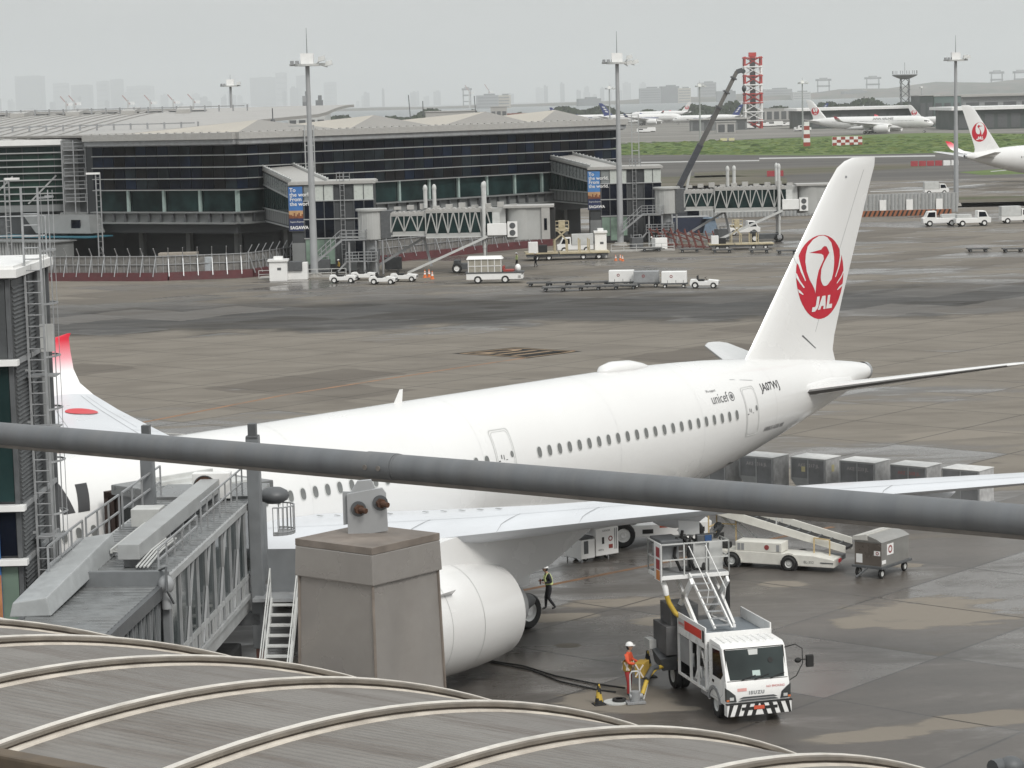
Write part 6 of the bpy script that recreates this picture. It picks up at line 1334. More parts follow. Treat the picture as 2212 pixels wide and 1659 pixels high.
# annex, awning and corrugated hut beneath the pier's end
m = MB(); m.hexa([pl_(21.5, 4.0, 4.2), pl_(31, 4.0, 4.2), pl_(31, 1.0, 4.2), pl_(21.5, 1.0, 4.2), pl_(22.5, 3, 6.6), pl_(34, 3, 6.6), pl_(34, .6, 6.6), pl_(22.5, .6, 6.6)]); an = m.build('annex_volume', LEDGE, pier)
m = MB(); slab(m, pl_, 23.5, 25, 3.6, 3.75, 4.9, 6.0); m.build('annex_window', DKGLASS, an)
m = MB(); slab(m, pl_, 20, 38, 1.2, 6.0, 3.7, 3.85); m.build('blue_awning', mat('teal_blue_sheet', (.03, .14, .19), .5, 0, var=.15), pier)
hut = thing('corrugated_hut', 'pale corrugated metal hut below the pier terminal, beyond the blast fence', 'hut', A_+pl_(22, 11, 0))
o_ = pl_(22, 11, 0); m = MB()
q = lambda s, f, z: pl_(22+s, 11+f, z)-o_
slab(m, q, 0, 16, -4, 0, 0, 3.4); hb = m.build('hut_wall', LEDGE, hut)
for k in range(32): m = MB(); slab(m, q, k*.5+.06, k*.5+.34, 0, .09, .05, 3.38); m.build('corrugated_strip', mat('pale_corrugated', (.40, .41, .41), .5, .1, var=.1), hut)
m = MB(); slab(m, q, -.3, 16.3, -4.3, .5, 3.4, 3.55); m.build('hut_roof', LEDGE, hut)
bxs = thing('pale_crates', 'pale crate standing under the pier terminal behind the fence', 'crate', A_+pl_(5, 6.5, 0)); m = MB(); m.box((0, 0, 1.0), (5, 2, 2.0)); m.build('crate_body', mat('buff_crate', (.32, .29, .25), .7), bxs, bevel=.05)
# ------------------------------------------------------------------ main terminal with the arched roof, at the left
MT = thing('main_terminal', 'broad terminal hall with low arched metal roof and green glass front', 'building', (-78, 336, 0))
AR = mat('arched_roof_sheet', (.36, .35, .335), .5, .2, var=.08, scale=.15, dirt=(.3, .29, .27), dirt_amt=.3)
xl, xr = -30, 18.0
def hz_(y): f = y/150.0; return 16.6+3.9*math.sin(min(1, f)*math.pi*.5) if f < 1 else 20.5
sec = [[(x, y, hz_(y)) for y in [i*9.4 for i in range(17)]] for x in (xl, xr, 50)]
m = MB(); n = 17
R0 = [(xl, i*9.4, hz_(i*9.4)) for i in range(n)]; R1 = [((18 if i < 1 else 18+min(30, i*4.2)), i*9.4, hz_(i*9.4)) for i in range(n)]
m.add(R0+R1+[(p[0], p[1], p[2]-.5) for p in R0+R1], [(i, i+1, n+i+1, n+i) for i in range(n-1)]+[(2*n+i, 3*n+i, 3*n+i+1, 2*n+i+1) for i in range(n-1)]+[(n+i, n+i+1, 3*n+i+1, 3*n+i) for i in range(n-1)]); m.build('arched_roof', AR, MT, smooth=40)
m = MB(); m.span(xl, xr+1.5, -1.2, -.2, 16.0, 16.75); m.build('white_eave', PAINT_W, MT)
for i in range(22):
    x = xl+i*2.2; m = MB()
    for j in range(n-1): m.beam((x+ (.0), j*9.4, hz_(j*9.4)+.08), (x, (j+1)*9.4, hz_((j+1)*9.4)+.08), .12, .12)
    m.build('roof_rib', AR, MT)
for j, (y, h) in enumerate(((26, .9), (96, 1.1))):        # rails with stubby posts, walkway rails
    for i in range(26):
        x = xl+i*2.5; m = MB(); m.beam((x, y, hz_(y)), (x, y, hz_(y)+h), .25, .25); m.build('rail_post', STEEL_G, MT)
    m = MB(); m.beam((xl, y, hz_(y)+h*.8), (xl+62, y, hz_(y)+h*.8), .16, .16); m.build('roof_rail', STEEL_G, MT)
for i in range(6): x = xl+3+i*9.6; m = MB(); m.hexa([(x, 88, hz_(88)), (x+2.4, 88, hz_(88)), (x-1.0, 118, hz_(118)), (x-3.4, 118, hz_(118)), (x, 88, hz_(88)+.7), (x+2.4, 88, hz_(88)+.7), (x-1.0, 118, hz_(118)+.7), (x-3.4, 118, hz_(118)+.7)]); m.build('skylight_box', FASCIA, MT)
for i in range(14): x = xl+i*4.0; m = MB(); m.hexa([(x, 99, hz_(99)+.25), (x+2.9, 99, hz_(99)+.25), (x+2.9, 101, hz_(99)+.25), (x, 101, hz_(99)+.25), (x+.4, 99, hz_(99)+.05), (x+2.5, 99, hz_(99)+.05), (x+2.5, 101, hz_(99)+.05), (x+.4, 101, hz_(99)+.05)]); m.build('vent_hood', STEEL_D, MT)
m = MB(); m.span(xl, xr-.5, .0, 2, 0, 16.0); m.build('core_wall', SLATE, MT)
for k in range(22):
    x0 = xl+k*2.18
    for z0, z1, mt in ((14.9, 15.8, TEALGLASS), (7.9, 14.8, glass('green_glass', (.014, .034, .027), .10, spec=.2))): m = MB(); m.span(x0+.06, x0+2.12, -.1, -.02, z0, z1); m.build('glass_pane', mt, MT)
for i in range(9): z = 15.8-i*.93; m = MB(); m.span(xl, xr-.6, -.5, -.12, z, z+.16); m.build('sunshade_bar', BAR, MT)
m = MB(); m.span(xl, xr-.4, -.8, .2, 6.9, 7.8); m.build('ledge', LEDGE, MT)
for k in range(4): m = MB(); m.beam((xl+24+k*6, -.3, 8), (xl+28+k*6, -.3, 11.8), .2, .2); m.build('diagonal_strut', BAR, MT)
for k in range(5): m = MB(); m.span(xr-12+k*2.4-8, xr-10.5+k*2.4-8, -.06, 0, .2, 6); m.build('dark_bay', STEEL_D, MT)
# grey stair tower between the two buildings
STW = thing('stair_tower', 'grey escape stair tower between the main terminal and the pier', 'stair tower', (-60.5, 333, 0))
m = MB(); m.span(-.2, 4.6, .5, 5, 6.5, 16.6); m.build('tower_wall', mat('mid_grey_wall', (.17, .175, .175), .6, var=.15), STW)
m = MB(); m.span(-.6, 5.2, -.6, .5, 6.4, 6.8); m.span(-1, 7, -1, 5, 5.5, 6.4); m.build('base_slab', LEDGE, STW)
for k in range(5):
    m = MB(); m.span(.2, 4.4, -.7, .4, 8.2+k*1.75, 8.32+k*1.75); m.rail([(.2, -.7, 8.3+k*1.75), (4.4, -.7, 8.3+k*1.75)], 1.0, .04, 1.4, 1); m.build('stair_flight', STEEL_G, STW)
m = MB()
for x in (0, 1.6, 3.2, 4.7): m.beam((x, -.7, 6.6), (x, -.7, 16.6), .14, .14)
m.build('stair_frame', STEEL_G, STW)
# ------------------------------------------------------------------ apron fence with leaning posts and red kerb
def blast_fence(name, label, pts, n, h=2.95):
    t = thing('blast_fence', label, 'fence', (pts[0][0], pts[0][1], 0)); P = [Vector((p[0], p[1], 0))-Vector((pts[0][0], pts[0][1], 0)) for p in pts]
    ls = [(b-a).length for a, b in zip(P, P[1:])]; tot = sum(ls)
    def on(s):
        for a, b, l in zip(P, P[1:], ls):
            if s <= l+1e-6: d = (b-a)/l; return a+d*s, Vector((d.y, -d.x, 0))
            s -= l
        return P[-1], Vector((0, -1, 0))
    KER = mat('maroon_kerb', (.085, .022, .025), .7, 0, var=.25, scale=1); MESH = mat('grey_fence_panel', (.20, .195, .185), .65, .1, var=.3, scale=2.5, dirt=(.1, .09, .085), dirt_amt=.5)
    for k in range(n):
        a, na = on(tot*k/n); b, nb = on(tot*(k+1)/n); nn = na if na.y < 0 else -na
        m = MB(); m.hexa([a+nn*.5, b+nn*.5, b-nn*.5, a-nn*.5]+[p+Vector((0, 0, .95)) for p in (a+nn*.3, b+nn*.3, b-nn*.5, a-nn*.5)]); m.build('kerb_block', KER, t)
        m = MB(); m.hexa([a-nn*.52, b-nn*.52, b-nn*.6, a-nn*.6]+[p+Vector((0, 0, h)) for p in (a-nn*.52, b-nn*.52, b-nn*.6, a-nn*.6)]); m.build('fence_panel', MESH, t)
        m = MB(); m.beam(a+nn*.42+Vector((0, 0, .5)), a-nn*.35+Vector((0, 0, h-.4)), .1, .1); m.beam(a-nn*.45, a-nn*.45+Vector((0, 0, h+.15)), .12, .12); m.beam(a-nn*.45+Vector((0, 0, h+.1)), a+nn*.1+Vector((0, 0, h+.95)), .09, .09); m.build('leaning_post', GALV, t)
        c = a.lerp(b, .5); m = MB(); m.beam(c-nn*.48, c-nn*.48+Vector((0, 0, h)), .07, .07); m.build('mid_stay', GALV, t)
    for z in (1.9, h-.05):
        m = MB()
        for k in range(n): a, na = on(tot*k/n); b, _ = on(tot*(k+1)/n); nn = na if na.y < 0 else -na; m.beam(a-nn*.4+Vector((0, 0, z)), b-nn*.4+Vector((0, 0, z)), .07, .09)
        m.build('fence_rail', GALV, t)
    return t
blast_fence('blast_fence', 'long grey blast fence on a maroon kerb in front of the pier end', [(-59, 297.5), (-42.4, 291.5), (-31.5, 293.5), (-26.2, 305.5)], 24)
blast_fence('blast_fence', 'grey blast fence on a maroon kerb behind the nearer gate building and bridge', [(-17.0, 313.2), (.9, 336.8), (6, 343)], 15)
# pale tanks lined behind the first fence
for i in range(13): p = (-48.5+i*1.02, 296.6-i*.26); t = thing('plastic_tank', ORD[i]+' pale plastic tank from the hut end of the line behind the blast fence', 'tank', (p[0], p[1], 0), 0, 'pale tanks behind the blast fence'); m = MB(); m.box((0, 0, 1.3), (.85, .85, 2.7)); m.build('tank_body', mat('pale_tank', (.36, .39, .41), .5, var=.12), t, bevel=.08); 
# ------------------------------------------------------------------ gate buildings with banners
def banner_art(parent, w, h, pts, blue):
    """pts(x, z): point on the banner, x 0..w, z 0..h"""
    m = MB(); m.quad(pts(0, 0), pts(w, 0), pts(w, h), pts(0, h)); bn = m.build('banner', blue, parent)
    off = lambda p: Vector(p)+Vector((0, -.02, 0))
    m = MB(); m.quad(*[off(p) for p in (pts(0, h*.30), pts(w, h*.30), pts(w, h*.46), pts(0, h*.46))]); m.build('sunset_band', mat('sunset_band', (.50, .30, .15), .6, var=.25, scale=.8), bn)
    rn = random.Random(9); m = MB()
    for i in range(9): x = w*i/9; hh = h*(.05+.09*rn.random()); m.quad(*[off(off(p)) for p in (pts(x, h*.28), pts(x+w/9.5, h*.28), pts(x+w/9.5, h*.28+hh), pts(x, h*.28+hh))])
    m.build('printed_skyline', mat('printed_skyline', (.22, .07, .03), .6, var=.4, scale=1.5), bn)
    m = MB(); m.quad(*[off(off(p)) for p in (pts(0, 0), pts(w, 0), pts(w, h*.285), pts(0, h*.285))]); m.build('banner_foot', mat('banner_navy', (.02, .03, .09), .6), bn)
    for k, s in enumerate(('To', 'the world.', 'From', 'the world.')): lettering('banner_lettering', s, PAINT_W, bn, lambda x, y, k=k: off(off(pts(w*.08+x, h*(.885-.105*k)+y))), size=h*.125, offset=.012)
    lettering('banner_lettering', 'Sagawa Express', PAINT_W, bn, lambda x, y: off(off(off(pts(w*.08+x, h*.19+y)))), size=h*.05)
    lettering('banner_lettering', 'SAGAWA', PAINT_W, bn, lambda x, y: off(off(off(pts(w*.06+x, h*.04+y)))), size=h*.098, offset=.02)
    return bn
def gate_building(label, X0, X1, Y, ztop, cor, banner_u, blue):
    t = thing('gate_building', label, 'building', (X0, Y, 0)); W_ = X1-X0
    m = MB(); m.span(.05, W_-.05, .1, 6, .0, ztop-.3); m.build('core_wall', SLATE, t)
    m = MB(); m.span(-.25, W_+.25, -.3, 6.3, ztop-.3, ztop); m.span(-.1, W_+.1, -.1, 6.1, ztop-.0, ztop+.12); m.build('flat_roof', FASCIA, t)
    n = 7; bays = [(W_*(.16+.84*i/n), W_*(.16+.84*(i+1)/n)) for i in range(n)]
    for i, (a, b) in enumerate(bays):
        rec = .35 if i in (3, 4) else 0.0
        for z0, z1, mt in ((ztop-2.25, ztop-.4, mat('pale_spandrel', (.50, .53, .50), .3, var=.06) if i not in (3, 0) else mat('grey_spandrel', (.22, .24, .24), .35)), (ztop-4.5, ztop-2.4, DKGLASS), (ztop-6.8, ztop-4.65, DKGLASS), (1.0 if i != 1 else .2, ztop-7.0, mat('pale_spandrel', (0, 0, 0)) if i in (1, 2) and False else (TGREEN if i < 3 else DKGLASS))):
            m = MB(); m.span(a+.05, b-.05, -.02+rec, .08+rec, z0, z1); m.build('facade_panel', mt, t)
    for z in (ztop-2.35, ztop-4.6, ztop-6.95): m = MB(); m.span(W_*.15, W_+.05, -.12, .05, z, z+.12); m.build('floor_band', BAR, t)
    for a, b in bays: m = MB(); m.span(a-.05, a+.05, -.08, .0, .2, ztop-.3); m.build('mullion', STEEL_D, t)
    m = MB(); m.span(0, W_*.155, -.1, .0, 0, ztop-7.4); m.build('lower_panel', LEDGE, t)
    m = MB(); m.span(.0, W_, -.2, .1, 0, .35); m.build('plinth', BLACK, t)
    w = W_*.17; banner_art(t, w, 5.4, lambda x, z: Vector((-.25+x, -.16, ztop-5.9+z)), blue)
    m = MB(); m.span(-.3, -.3+w+.1, -.13, -.02, ztop-6.0, ztop-.4); m.build('banner_frame', STEEL_D, t)
    # caged ladder on the recess
    m = MB(); x = W_*.60
    for dx in (0, .5): m.beam((x+dx, -.2, 1), (x+dx, -.2, ztop+1.2), .07, .07)
    for k in range(int((ztop)/.6)): m.beam((x, -.2, 1+k*.6), (x+.5, -.2, 1+k*.6), .05, .05)
    m.rail([(x-.4, -.1, ztop+.1), (x+1.2, -.1, ztop+.1)], 1.0, .04, .8, 1); m.build('wall_ladder', STEEL_G, t)
    # sloping link corridor back to the pier
    (cx, cy, cz) = cor; w = 4.2
    a0, b0 = Vector((.2, .5, 0)), Vector((4.6, .5, 0)); a1, b1 = Vector((cx-X0, cy-Y, 0)), Vector((cx-X0+4.4, cy-Y+.6, 0)); z0t, z1t = ztop+.05, cz
    m = MB(); m.hexa([a0+Vector((0, 0, 5.6)), b0+Vector((0, 0, 5.6)), b1+Vector((0, 0, 5.3)), a1+Vector((0, 0, 5.3)), a0+Vector((0, 0, z0t-.25)), b0+Vector((0, 0, z0t-.25)), b1+Vector((0, 0, z1t-.25)), a1+Vector((0, 0, z1t-.25))]); co = m.build('link_corridor', SLATE, t)
    m = MB(); m.hexa([p+Vector((dx, 0, z)) for z in (0,) for p, dx in ()] or [a0+Vector((-.2, 0, z0t-.25)), b0+Vector((.3, 0, z0t-.25)), b1+Vector((.3, 0, z1t-.25)), a1+Vector((-.2, 0, z1t-.25)), a0+Vector((-.2, 0, z0t)), b0+Vector((.3, 0, z0t)), b1+Vector((.3, 0, z1t)), a1+Vector((-.2, 0, z1t))]); m.build('corridor_roof', FASCIA, co)
    for q0, q1 in ((a0, a1), (b0, b1)):
        m = MB(); m.beam(q0+Vector((0, 0, z0t+.2)), q1+Vector((0, 0, z1t+.2)), .2, .3)
        for k in range(16): p = q0.lerp(q1, k/15)+Vector((0, 0, z0t+(z1t-z0t)*k/15)); m.beam(p, p+Vector((0, 0, .5)), .16, .16)
        m.build('gutter_rail', STEEL_L, co)
    N_ = 16
    for k in range(N_):
        p, q = a0.lerp(a1, k/N_), a0.lerp(a1, (k+1)/N_); f = k/N_
        for zz0, zz1, mt in ((z0t-2.0+(z1t-z0t)*f, z0t-.5+(z1t-z0t)*f, mat('pale_corridor_pane', (.26, .28, .28), .3)), (7.3, z0t-2.2+(z1t-z0t)*f, TEALGLASS), (5.75, 7.1, LEDGE)):
            m = MB(); pp, qq = p.lerp(q, .14), p.lerp(q, .86); m.hexa([pp+Vector((-.05, 0, zz0)), qq+Vector((-.05, 0, zz0)), qq+Vector((.02, 0, zz0)), pp+Vector((.02, 0, zz0)), pp+Vector((-.05, 0, zz1)), qq+Vector((-.05, 0, zz1)), qq+Vector((.02, 0, zz1)), pp+Vector((.02, 0, zz1))]); m.build('corridor_pane', mt, co)
    for zz in (5.5, 7.2, z0t-2.1):
        m = MB(); m.beam(a0+Vector((-.08, 0, zz)), a1+Vector((-.08, 0, zz+(z1t-z0t if zz > 8 else 0))), .14, .16); m.build('corridor_band', BAR, co)
    return t
gate_building('dark glass gate building with a blue sunset banner, beside the first bridge', -26.6, -16.4, 299, 11.1, (-33.0, 325, 12.6), 0, mat('banner_blue', (0, 0, 0)))
gate_building('dark glass gate building with a paler sky-blue banner, beside the crane', 11.7, 21.9, 345.5, 10.7, (4.6, 367, 12.4), 0, mat('banner_sky_blue', (.07, .22, .50), .5, var=.12))
# ------------------------------------------------------------------ boarding bridges across the apron (local +X away from the gate building)
FBW = mat('bridge_pale_wall', (.40, .405, .395), .5, .05, var=.08, scale=.5, dirt=(.24, .23, .21), dirt_amt=.4)
def far_bridge(label, loc, rz, L_=18.5, cabin=True):
    t = thing('boarding_bridge', label, 'boarding bridge', loc, rz, 'boarding bridges at the pier')
    m = MB(); m.cyl((0, 0, 0), (0, 0, 4.4), .75, n=16); m.build('pedestal', STEEL_G, t, smooth=40)
    m = MB(); m.cyl((0, 0, 4.3), (0, 0, 7.7), 1.65, n=28); m.cyl((0, 0, 7.7), (0, 0, 7.95), 1.9, n=28); ro = m.build('rotunda', FBW, t, smooth=40)
    for k in range(12): a = -2.6+k*.4; m = MB(); m.beam((1.66*math.cos(a), 1.66*math.sin(a), 4.4), (1.66*math.cos(a), 1.66*math.sin(a), 7.6), .05, .05); m.build('rotunda_rib', STEEL_L, ro)
    m = MB(); m.span(1.2, 2.6, -1.3, 1.3, 4.4, 7.7); m.build('neck', STEEL_D, t)
    for (x0, x1, z0, z1, hw, nt) in ((2.4, 7.2, 4.6, 7.4, 1.25, 3), (6.6, L_, 4.3, 7.7, 1.5, 6)):
        m = MB(); m.span(x0, x1, -hw, hw, z0, z0+.55); m.build('tunnel_floor', FBW, t)
        m = MB(); corr(m, x0, x1, -hw-.1, hw+.1, z1, int((x1-x0)/.6), .12, .3); m.build('tunnel_roof', FASCIA, t)
        m = MB(); m.span(x0, x1, -hw+.06, hw-.06, z0+.56, z1-.3); gl = m.build('tunnel_glazing', TEALGLASS, t)
        for k in range(nt):
            w = (x1-x0)/nt; a = x0+k*w
            m = MB()
            for y in (-hw, hw): m.beam((a, y, z0+.5), (a+w/2, y, z1-.25), .14, .14); m.beam((a+w/2, y, z1-.25), (a+w, y, z0+.5), .14, .14); m.beam((a, y, z0+.5), (a, y, z1-.25), .12, .12)
            m.build('truss', FBW, gl)
        m = MB(); m.span(x0, x1, -hw-.06, -hw+.02, z1-.4, z1-.15); m.span(x0, x1, -hw-.06, -hw+.02, z0, z0+.12); m.build('edge_beam', STEEL_L, t)
    for k in range(10): m = MB(); m.span(2.8+k*1.55, 3.6+k*1.55, -.5, .3, 7.75, 8.1+.15*(k % 3)); m.build('roof_box', FASCIA, t)
    for x, y in ((L_-1.0, -1.8), (L_-1.0, 1.8)):
        m = MB(); m.cyl((x, y, 3.0), (x, y, 10.4), .22, n=12); m.ball((x, y, 10.4), (.26, .26, .5), 10, 6); m.cyl((x, y, .8), (x, y, 3.0), .16, n=10); m.build('lift_column', STEEL_L, t, smooth=40)
    for x, y in ((L_-8.0, -.6), (L_-7.0, .6)): m = MB(); m.cyl((x, y, 7.9), (x, y, 10.2), .24, n=12); m.ball((x, y, 10.2), (.28, .28, .5), 10, 6); m.build('vent_stack', STEEL_L, t, smooth=40)
    m = MB(); m.span(L_-1.3, L_-.7, -2, 2, .5, 1.0); m.span(L_-1.3, L_-.7, -2, 2, 3.6, 4.1); m.build('bogie_beam', STEEL_G, t)
    for y in (-1.5, 1.5):
        for x in (L_-4.4, L_-1.0): wheel_parts(t, (x, y, .6), .6, .5, n=16)
    m = MB(); m.span(L_-4.9, L_-.7, -1.2, 1.2, .45, 1.1); m.span(L_-4.8, L_-4.0, -1.1, 1.1, 1.1, 1.5); m.build('drive_bogie', STEEL_D, t)
    m = MB(); m.beam((L_-.6, -2.2, 4.4), (L_-10.2, -2.4, .3), .35, .25); m.beam((L_-.6, -2.9, 4.4), (L_-10.2, -3.1, .3), .12, .25)
    for k in range(14): f = (k+.5)/14; m.beam((L_-.6-9.6*f, -2.2-.2*f, 4.4-4.1*f), (L_-.6-9.6*f, -2.9-.2*f, 4.4-4.1*f), .3, .06)
    m.build('service_stair', STEEL_L, t)
    m = MB(); m.beam((L_-8.5, .8, 4.2), (L_-15.0, .8, .5), .3, .3); m.beam((L_-8.4, .8, 4.3), (L_-7.6, .8, .8), .3, .3); m.build('brace', STEEL_G, t)
    # landing and stairs round the pedestal
    m = MB(); m.span(-3.6, -.5, -2.6, -1.4, 4.3, 4.42); m.rail([(-3.6, -2.6, 4.42), (-.5, -2.6, 4.42), (-.5, -1.5, 4.42)], 1.1, .04, .8, 2); m.beam((-3.5, -2.5, 4.3), (-6.5, -2.5, 1.9), .2, .25); m.rail([(-6.5, -2.6, 1.9), (-3.6, -2.6, 4.42)], 1.1, .04, .8, 1); m.build('stair_landing', STEEL_G, t)
    m = MB(); m.span(-3.0, .8, -2.4, -1.0, 1.7, 1.8); m.rail([(-3.0, -2.4, 1.8), (.8, -2.4, 1.8)], 1.1, .04, .7, 2); m.beam((-3, -2.3, 1.7), (-4.6, -2.3, 0), .2, .2); m.build('stair_landing', STEEL_G, t)
    for x, y in ((-2.6, -2.3), (-.8, -2.3), (.6, -2.2), (1.3, -1)): m = MB(); m.cyl((x, y, 0), (x, y, 4.2), .13, n=8); m.build('support_post', STEEL_G, t)
    m = MB(); m.span(-1.8, -.6, -1.6, -.8, .2, 1.6); m.span(-.2, 1.0, -2.2, -1.0, 1.9, 3.1); m.build('machine_box', STEEL_D, t)
    # cab
    if cabin:
        m = MB(); m.span(L_-.4, L_+1.6, -1.35, 1.35, 4.3, 7.7); m.build('cab_neck', FBW, t)
        m = MB(); m.span(L_-.2, L_+.9, -1.40, -1.352, 5.6, 7.2); m.build('cab_door', STEEL_L, t)
        m = MB(); m.span(L_-.6, L_+1.7, -2.3, -1.4, 4.5, 5.9); m.build('control_box', PAINT_W, t, bevel=.05)
        m = MB(); m.span(L_+1.8, L_+3.0, -2.0, -1.6, 4.25, 6.1); au = m.build('air_conditioner', PAINT_W, t)
        for z in (4.75, 5.6): m = MB(); m.cyl((L_+2.4, -2.0, z), (L_+2.4, -2.03, z), .36, n=16); m.build('fan_grille', STEEL_D, au)
        m = MB(); m.cyl((L_+3.6, 0, 3.9), (L_+3.6, 0, 7.7), 2.0, n=32); m.span(L_+3.6, L_+6.6, -1.9, 1.9, 3.9, 7.7); c = m.build('cab', FBW, t, smooth=40)
        m = MB(); m.span(L_+1.4, L_+7.4, -2.2, 2.2, 7.7, 7.95); m.span(L_+5.9, L_+6.9, -2.15, 2.15, 3.9, 7.7); m.build('cab_shell', FASCIA, c)
        m = MB(); m.span(L_+6.2, L_+6.55, -2.19, -2.14, 5.0, 6.4); m.build('cab_window', DKGLASS, c)
        m = MB(); m.span(L_+6.9, L_+7.5, -1.9, 1.9, 3.9, 7.6); m.build('bellows', BLACK, c)
    return t
br1 = far_bridge('grey boarding bridge in front of the first gate building, standing empty above white tugs', (-16.4, 293.0, 0), R_(-2), 14.6)
br2 = far_bridge('grey boarding bridge by the second gate building, passing behind the airliner\'s fin', (22.2, 339.5, 0), R_(-1), 16.5)
# ------------------------------------------------------------------ flood-light masts
def mast(label, x, y, h=25.3, group='tall flood-light masts on the apron', k=1.0, lamps=((.9, .5), (1.5, -.6)), base=True, rod=3.0):
    t = thing('light_mast', label, 'light mast', (x, y, 0), 0, group)
    m = MB(); m.cyl((0, 0, 0), (0, 0, h*.55), .46*k, .36*k, 18); m.cyl((0, 0, h*.55), (0, 0, h), .33*k, .25*k, 18); m.build('mast_pole', mat('mast_grey', (.36, .37, .38), .5, .2, var=.08, scale=.6), t, smooth=40)
    m = MB(); m.cyl((0, 0, h-.2), (0, 0, h+.05), 1.5*k, n=16); m.span(-2.1*k, 2.1*k, -.2*k, .2*k, h-.15, h+.1); m.build('head_ring', STEEL_L, t)
    m = MB(); m.span(-.75*k, .75*k, -.6*k, .6*k, h+.05, h+1.3); m.build('gear_box', PAINT_W, t)
    m = MB(); m.cyl((0, 0, h+1.3), (0, 0, h+1.3+rod), .05*k, .02*k, 6); m.build('lightning_rod', STEEL_D, t)
    for i, (dx, dz) in enumerate(lamps):
        m = MB(); m.beam((dx*k, 0, h-.1), (dx*k*1.6, -.3, h+dz*.6), .1, .1); m.hexa([(dx*k*1.4, -.6, h+dz*.5), (dx*k*1.4+.9*k, -.6, h+dz*.5+.2), (dx*k*1.4+.9*k, .3, h+dz*.5+.2), (dx*k*1.4, .3, h+dz*.5), (dx*k*1.4+.1, -.4, h+dz*.5+.6), (dx*k*1.4+.8*k, -.4, h+dz*.5+.75), (dx*k*1.4+.8*k, .2, h+dz*.5+.75), (dx*k*1.4+.1, .2, h+dz*.5+.6)]); m.build('flood_lamp', STEEL_L, t)
    for i in range(3): m = MB(); m.span(-2.0*k+i*.6*k, -1.6*k+i*.6*k, -.5, .1, h-.05, h+.45); m.build('flood_lamp', STEEL_G, t)
    if base: m = MB(); m.cyl((0, 0, 0), (0, 0, .5), 1.0, .8, 16); m.build('mast_base', CONC, t)
    return t
mast('tall grey light mast standing before the first gate building', -23.3, 290.6, 25.3)
mast('tall grey light mast standing before the gate building beside the crane', 15.6, 338.0, 25.3, lamps=((.9, .6), (.9, -.9), (1.5, -.7)))
mast('tall light mast by the container fence, right of the airliner\'s fin', 79.3, 430, 25.6, lamps=((.9, .3), (1.2, .1)))
mast('light mast rising behind the arched terminal roof', -56.5, 505, 25.0, lamps=((.9, .1),), rod=1.0)
for i, (u, v, d) in enumerate(((1316, 192, 1150), (1511, 187, 1100), (1733, 180, 1090), (1991, 190, 1900))):
    p = atd(u, v, d); mast(['thin distant light mast beside the second tall mast', 'thin distant light mast left of the crane boom', 'thin distant light mast right of the red and white tower', 'thin distant light mast beyond the green cargo shed'][i], p.x, p.y, p.z, 'thin distant light masts', 1.0, base=False, rod=1.5)
for (u, d, l) in ((22, 300, 'twin-pipe lamp post at the left end of the fence'), (219, 316, 'twin-pipe lamp post in front of the stair tower')):
    p = atd(u, 560, d); t = thing('lamp_post', l, 'lamp post', (p.x, p.y, 0), 0, 'twin-pipe lamp posts'); m = MB()
    for dx in (-.28, .28): m.cyl((dx, 0, 0), (dx, 0, 12.5), .09, n=8)
    for k in range(16): m.beam((-.28, 0, .6+k*.75), (.28, 0, .6+k*.75), .06, .06)
    m.build('post_pipe', STEEL_G, t); m = MB(); m.span(-1.5 if u > 100 else -.2, .3 if u > 100 else 1.6, -.2, .2, 12.3, 12.55); m.build('lamp_head', PAINT_W, t)
# ------------------------------------------------------------------ apron vehicles across the way
def tug(label, p, rz, group='white baggage tugs on the apron', canopy=False):
    t = thing('baggage_tug', label, 'tug', p, rz, group)
    m = MB(); P = [(-1.5, .32), (1.5, .32), (1.55, .62), (1.45, .82), (.45, .92), (.35, .75), (-.6, .75), (-.75, .95), (-1.45, .95), (-1.55, .6)]; m.prism([(x, -.65, z) for x, z in P], (0, 1.3, 0)); b = m.build('tug_body', PAINT_W, t, bevel=.04)
    m = MB(); m.span(-.7, .0, -.5, .5, .76, .95); m.span(-.8, -.66, -.5, .5, .9, 1.35); m.build('seat', BLACK, t, bevel=.04)
    m = MB(); m.cyl((.3, -.2, .8), (.12, -.2, 1.15), .03, n=6); m.lathe([(.15, -.015), (.18, 0), (.15, .015), (.12, 0), (.15, -.015)], (.12, -.2, 1.16), (-.5, 0, .85), 14); m.build('steering_wheel', BLACK, t)
    m = MB(); m.span(1.5, 1.56, -.5, .5, .48, .7); m.build('grille', STEEL_D, b)
    for y in (-.45, .45): m = MB(); m.cyl((1.5, y, .72), (1.57, y, .72), .09, n=10); m.build('headlight', STEEL_L, b)
    for x in (-.95, 1.0):
        for y in (-.62, .62): wheel_parts(t, (x, y, .36 if x < 0 else .32), .36 if x < 0 else .32, .24, n=16)
    return t
tg = [((742, 611), -8, 'white baggage tug nearest the mast, first of the four'), ((788, 605), -8, 'white baggage tug parked behind the other three'), ((828, 614), -10, 'white baggage tug with a dark figure-like seat, standing in front of the four'), ((873, 608), -8, 'white baggage tug nearest the orange cones')]
T0 = None
for (uv, a, l) in tg:
    p = at(*uv)
    T0 = tug(l, p, R_(a)) if T0 is None else T0
    if l != tg[0][2]: dup(T0, p, R_(a), l)
p = at(1522, 622); dup(T0, p, R_(-10), 'white baggage tug pulling the two white box carts')
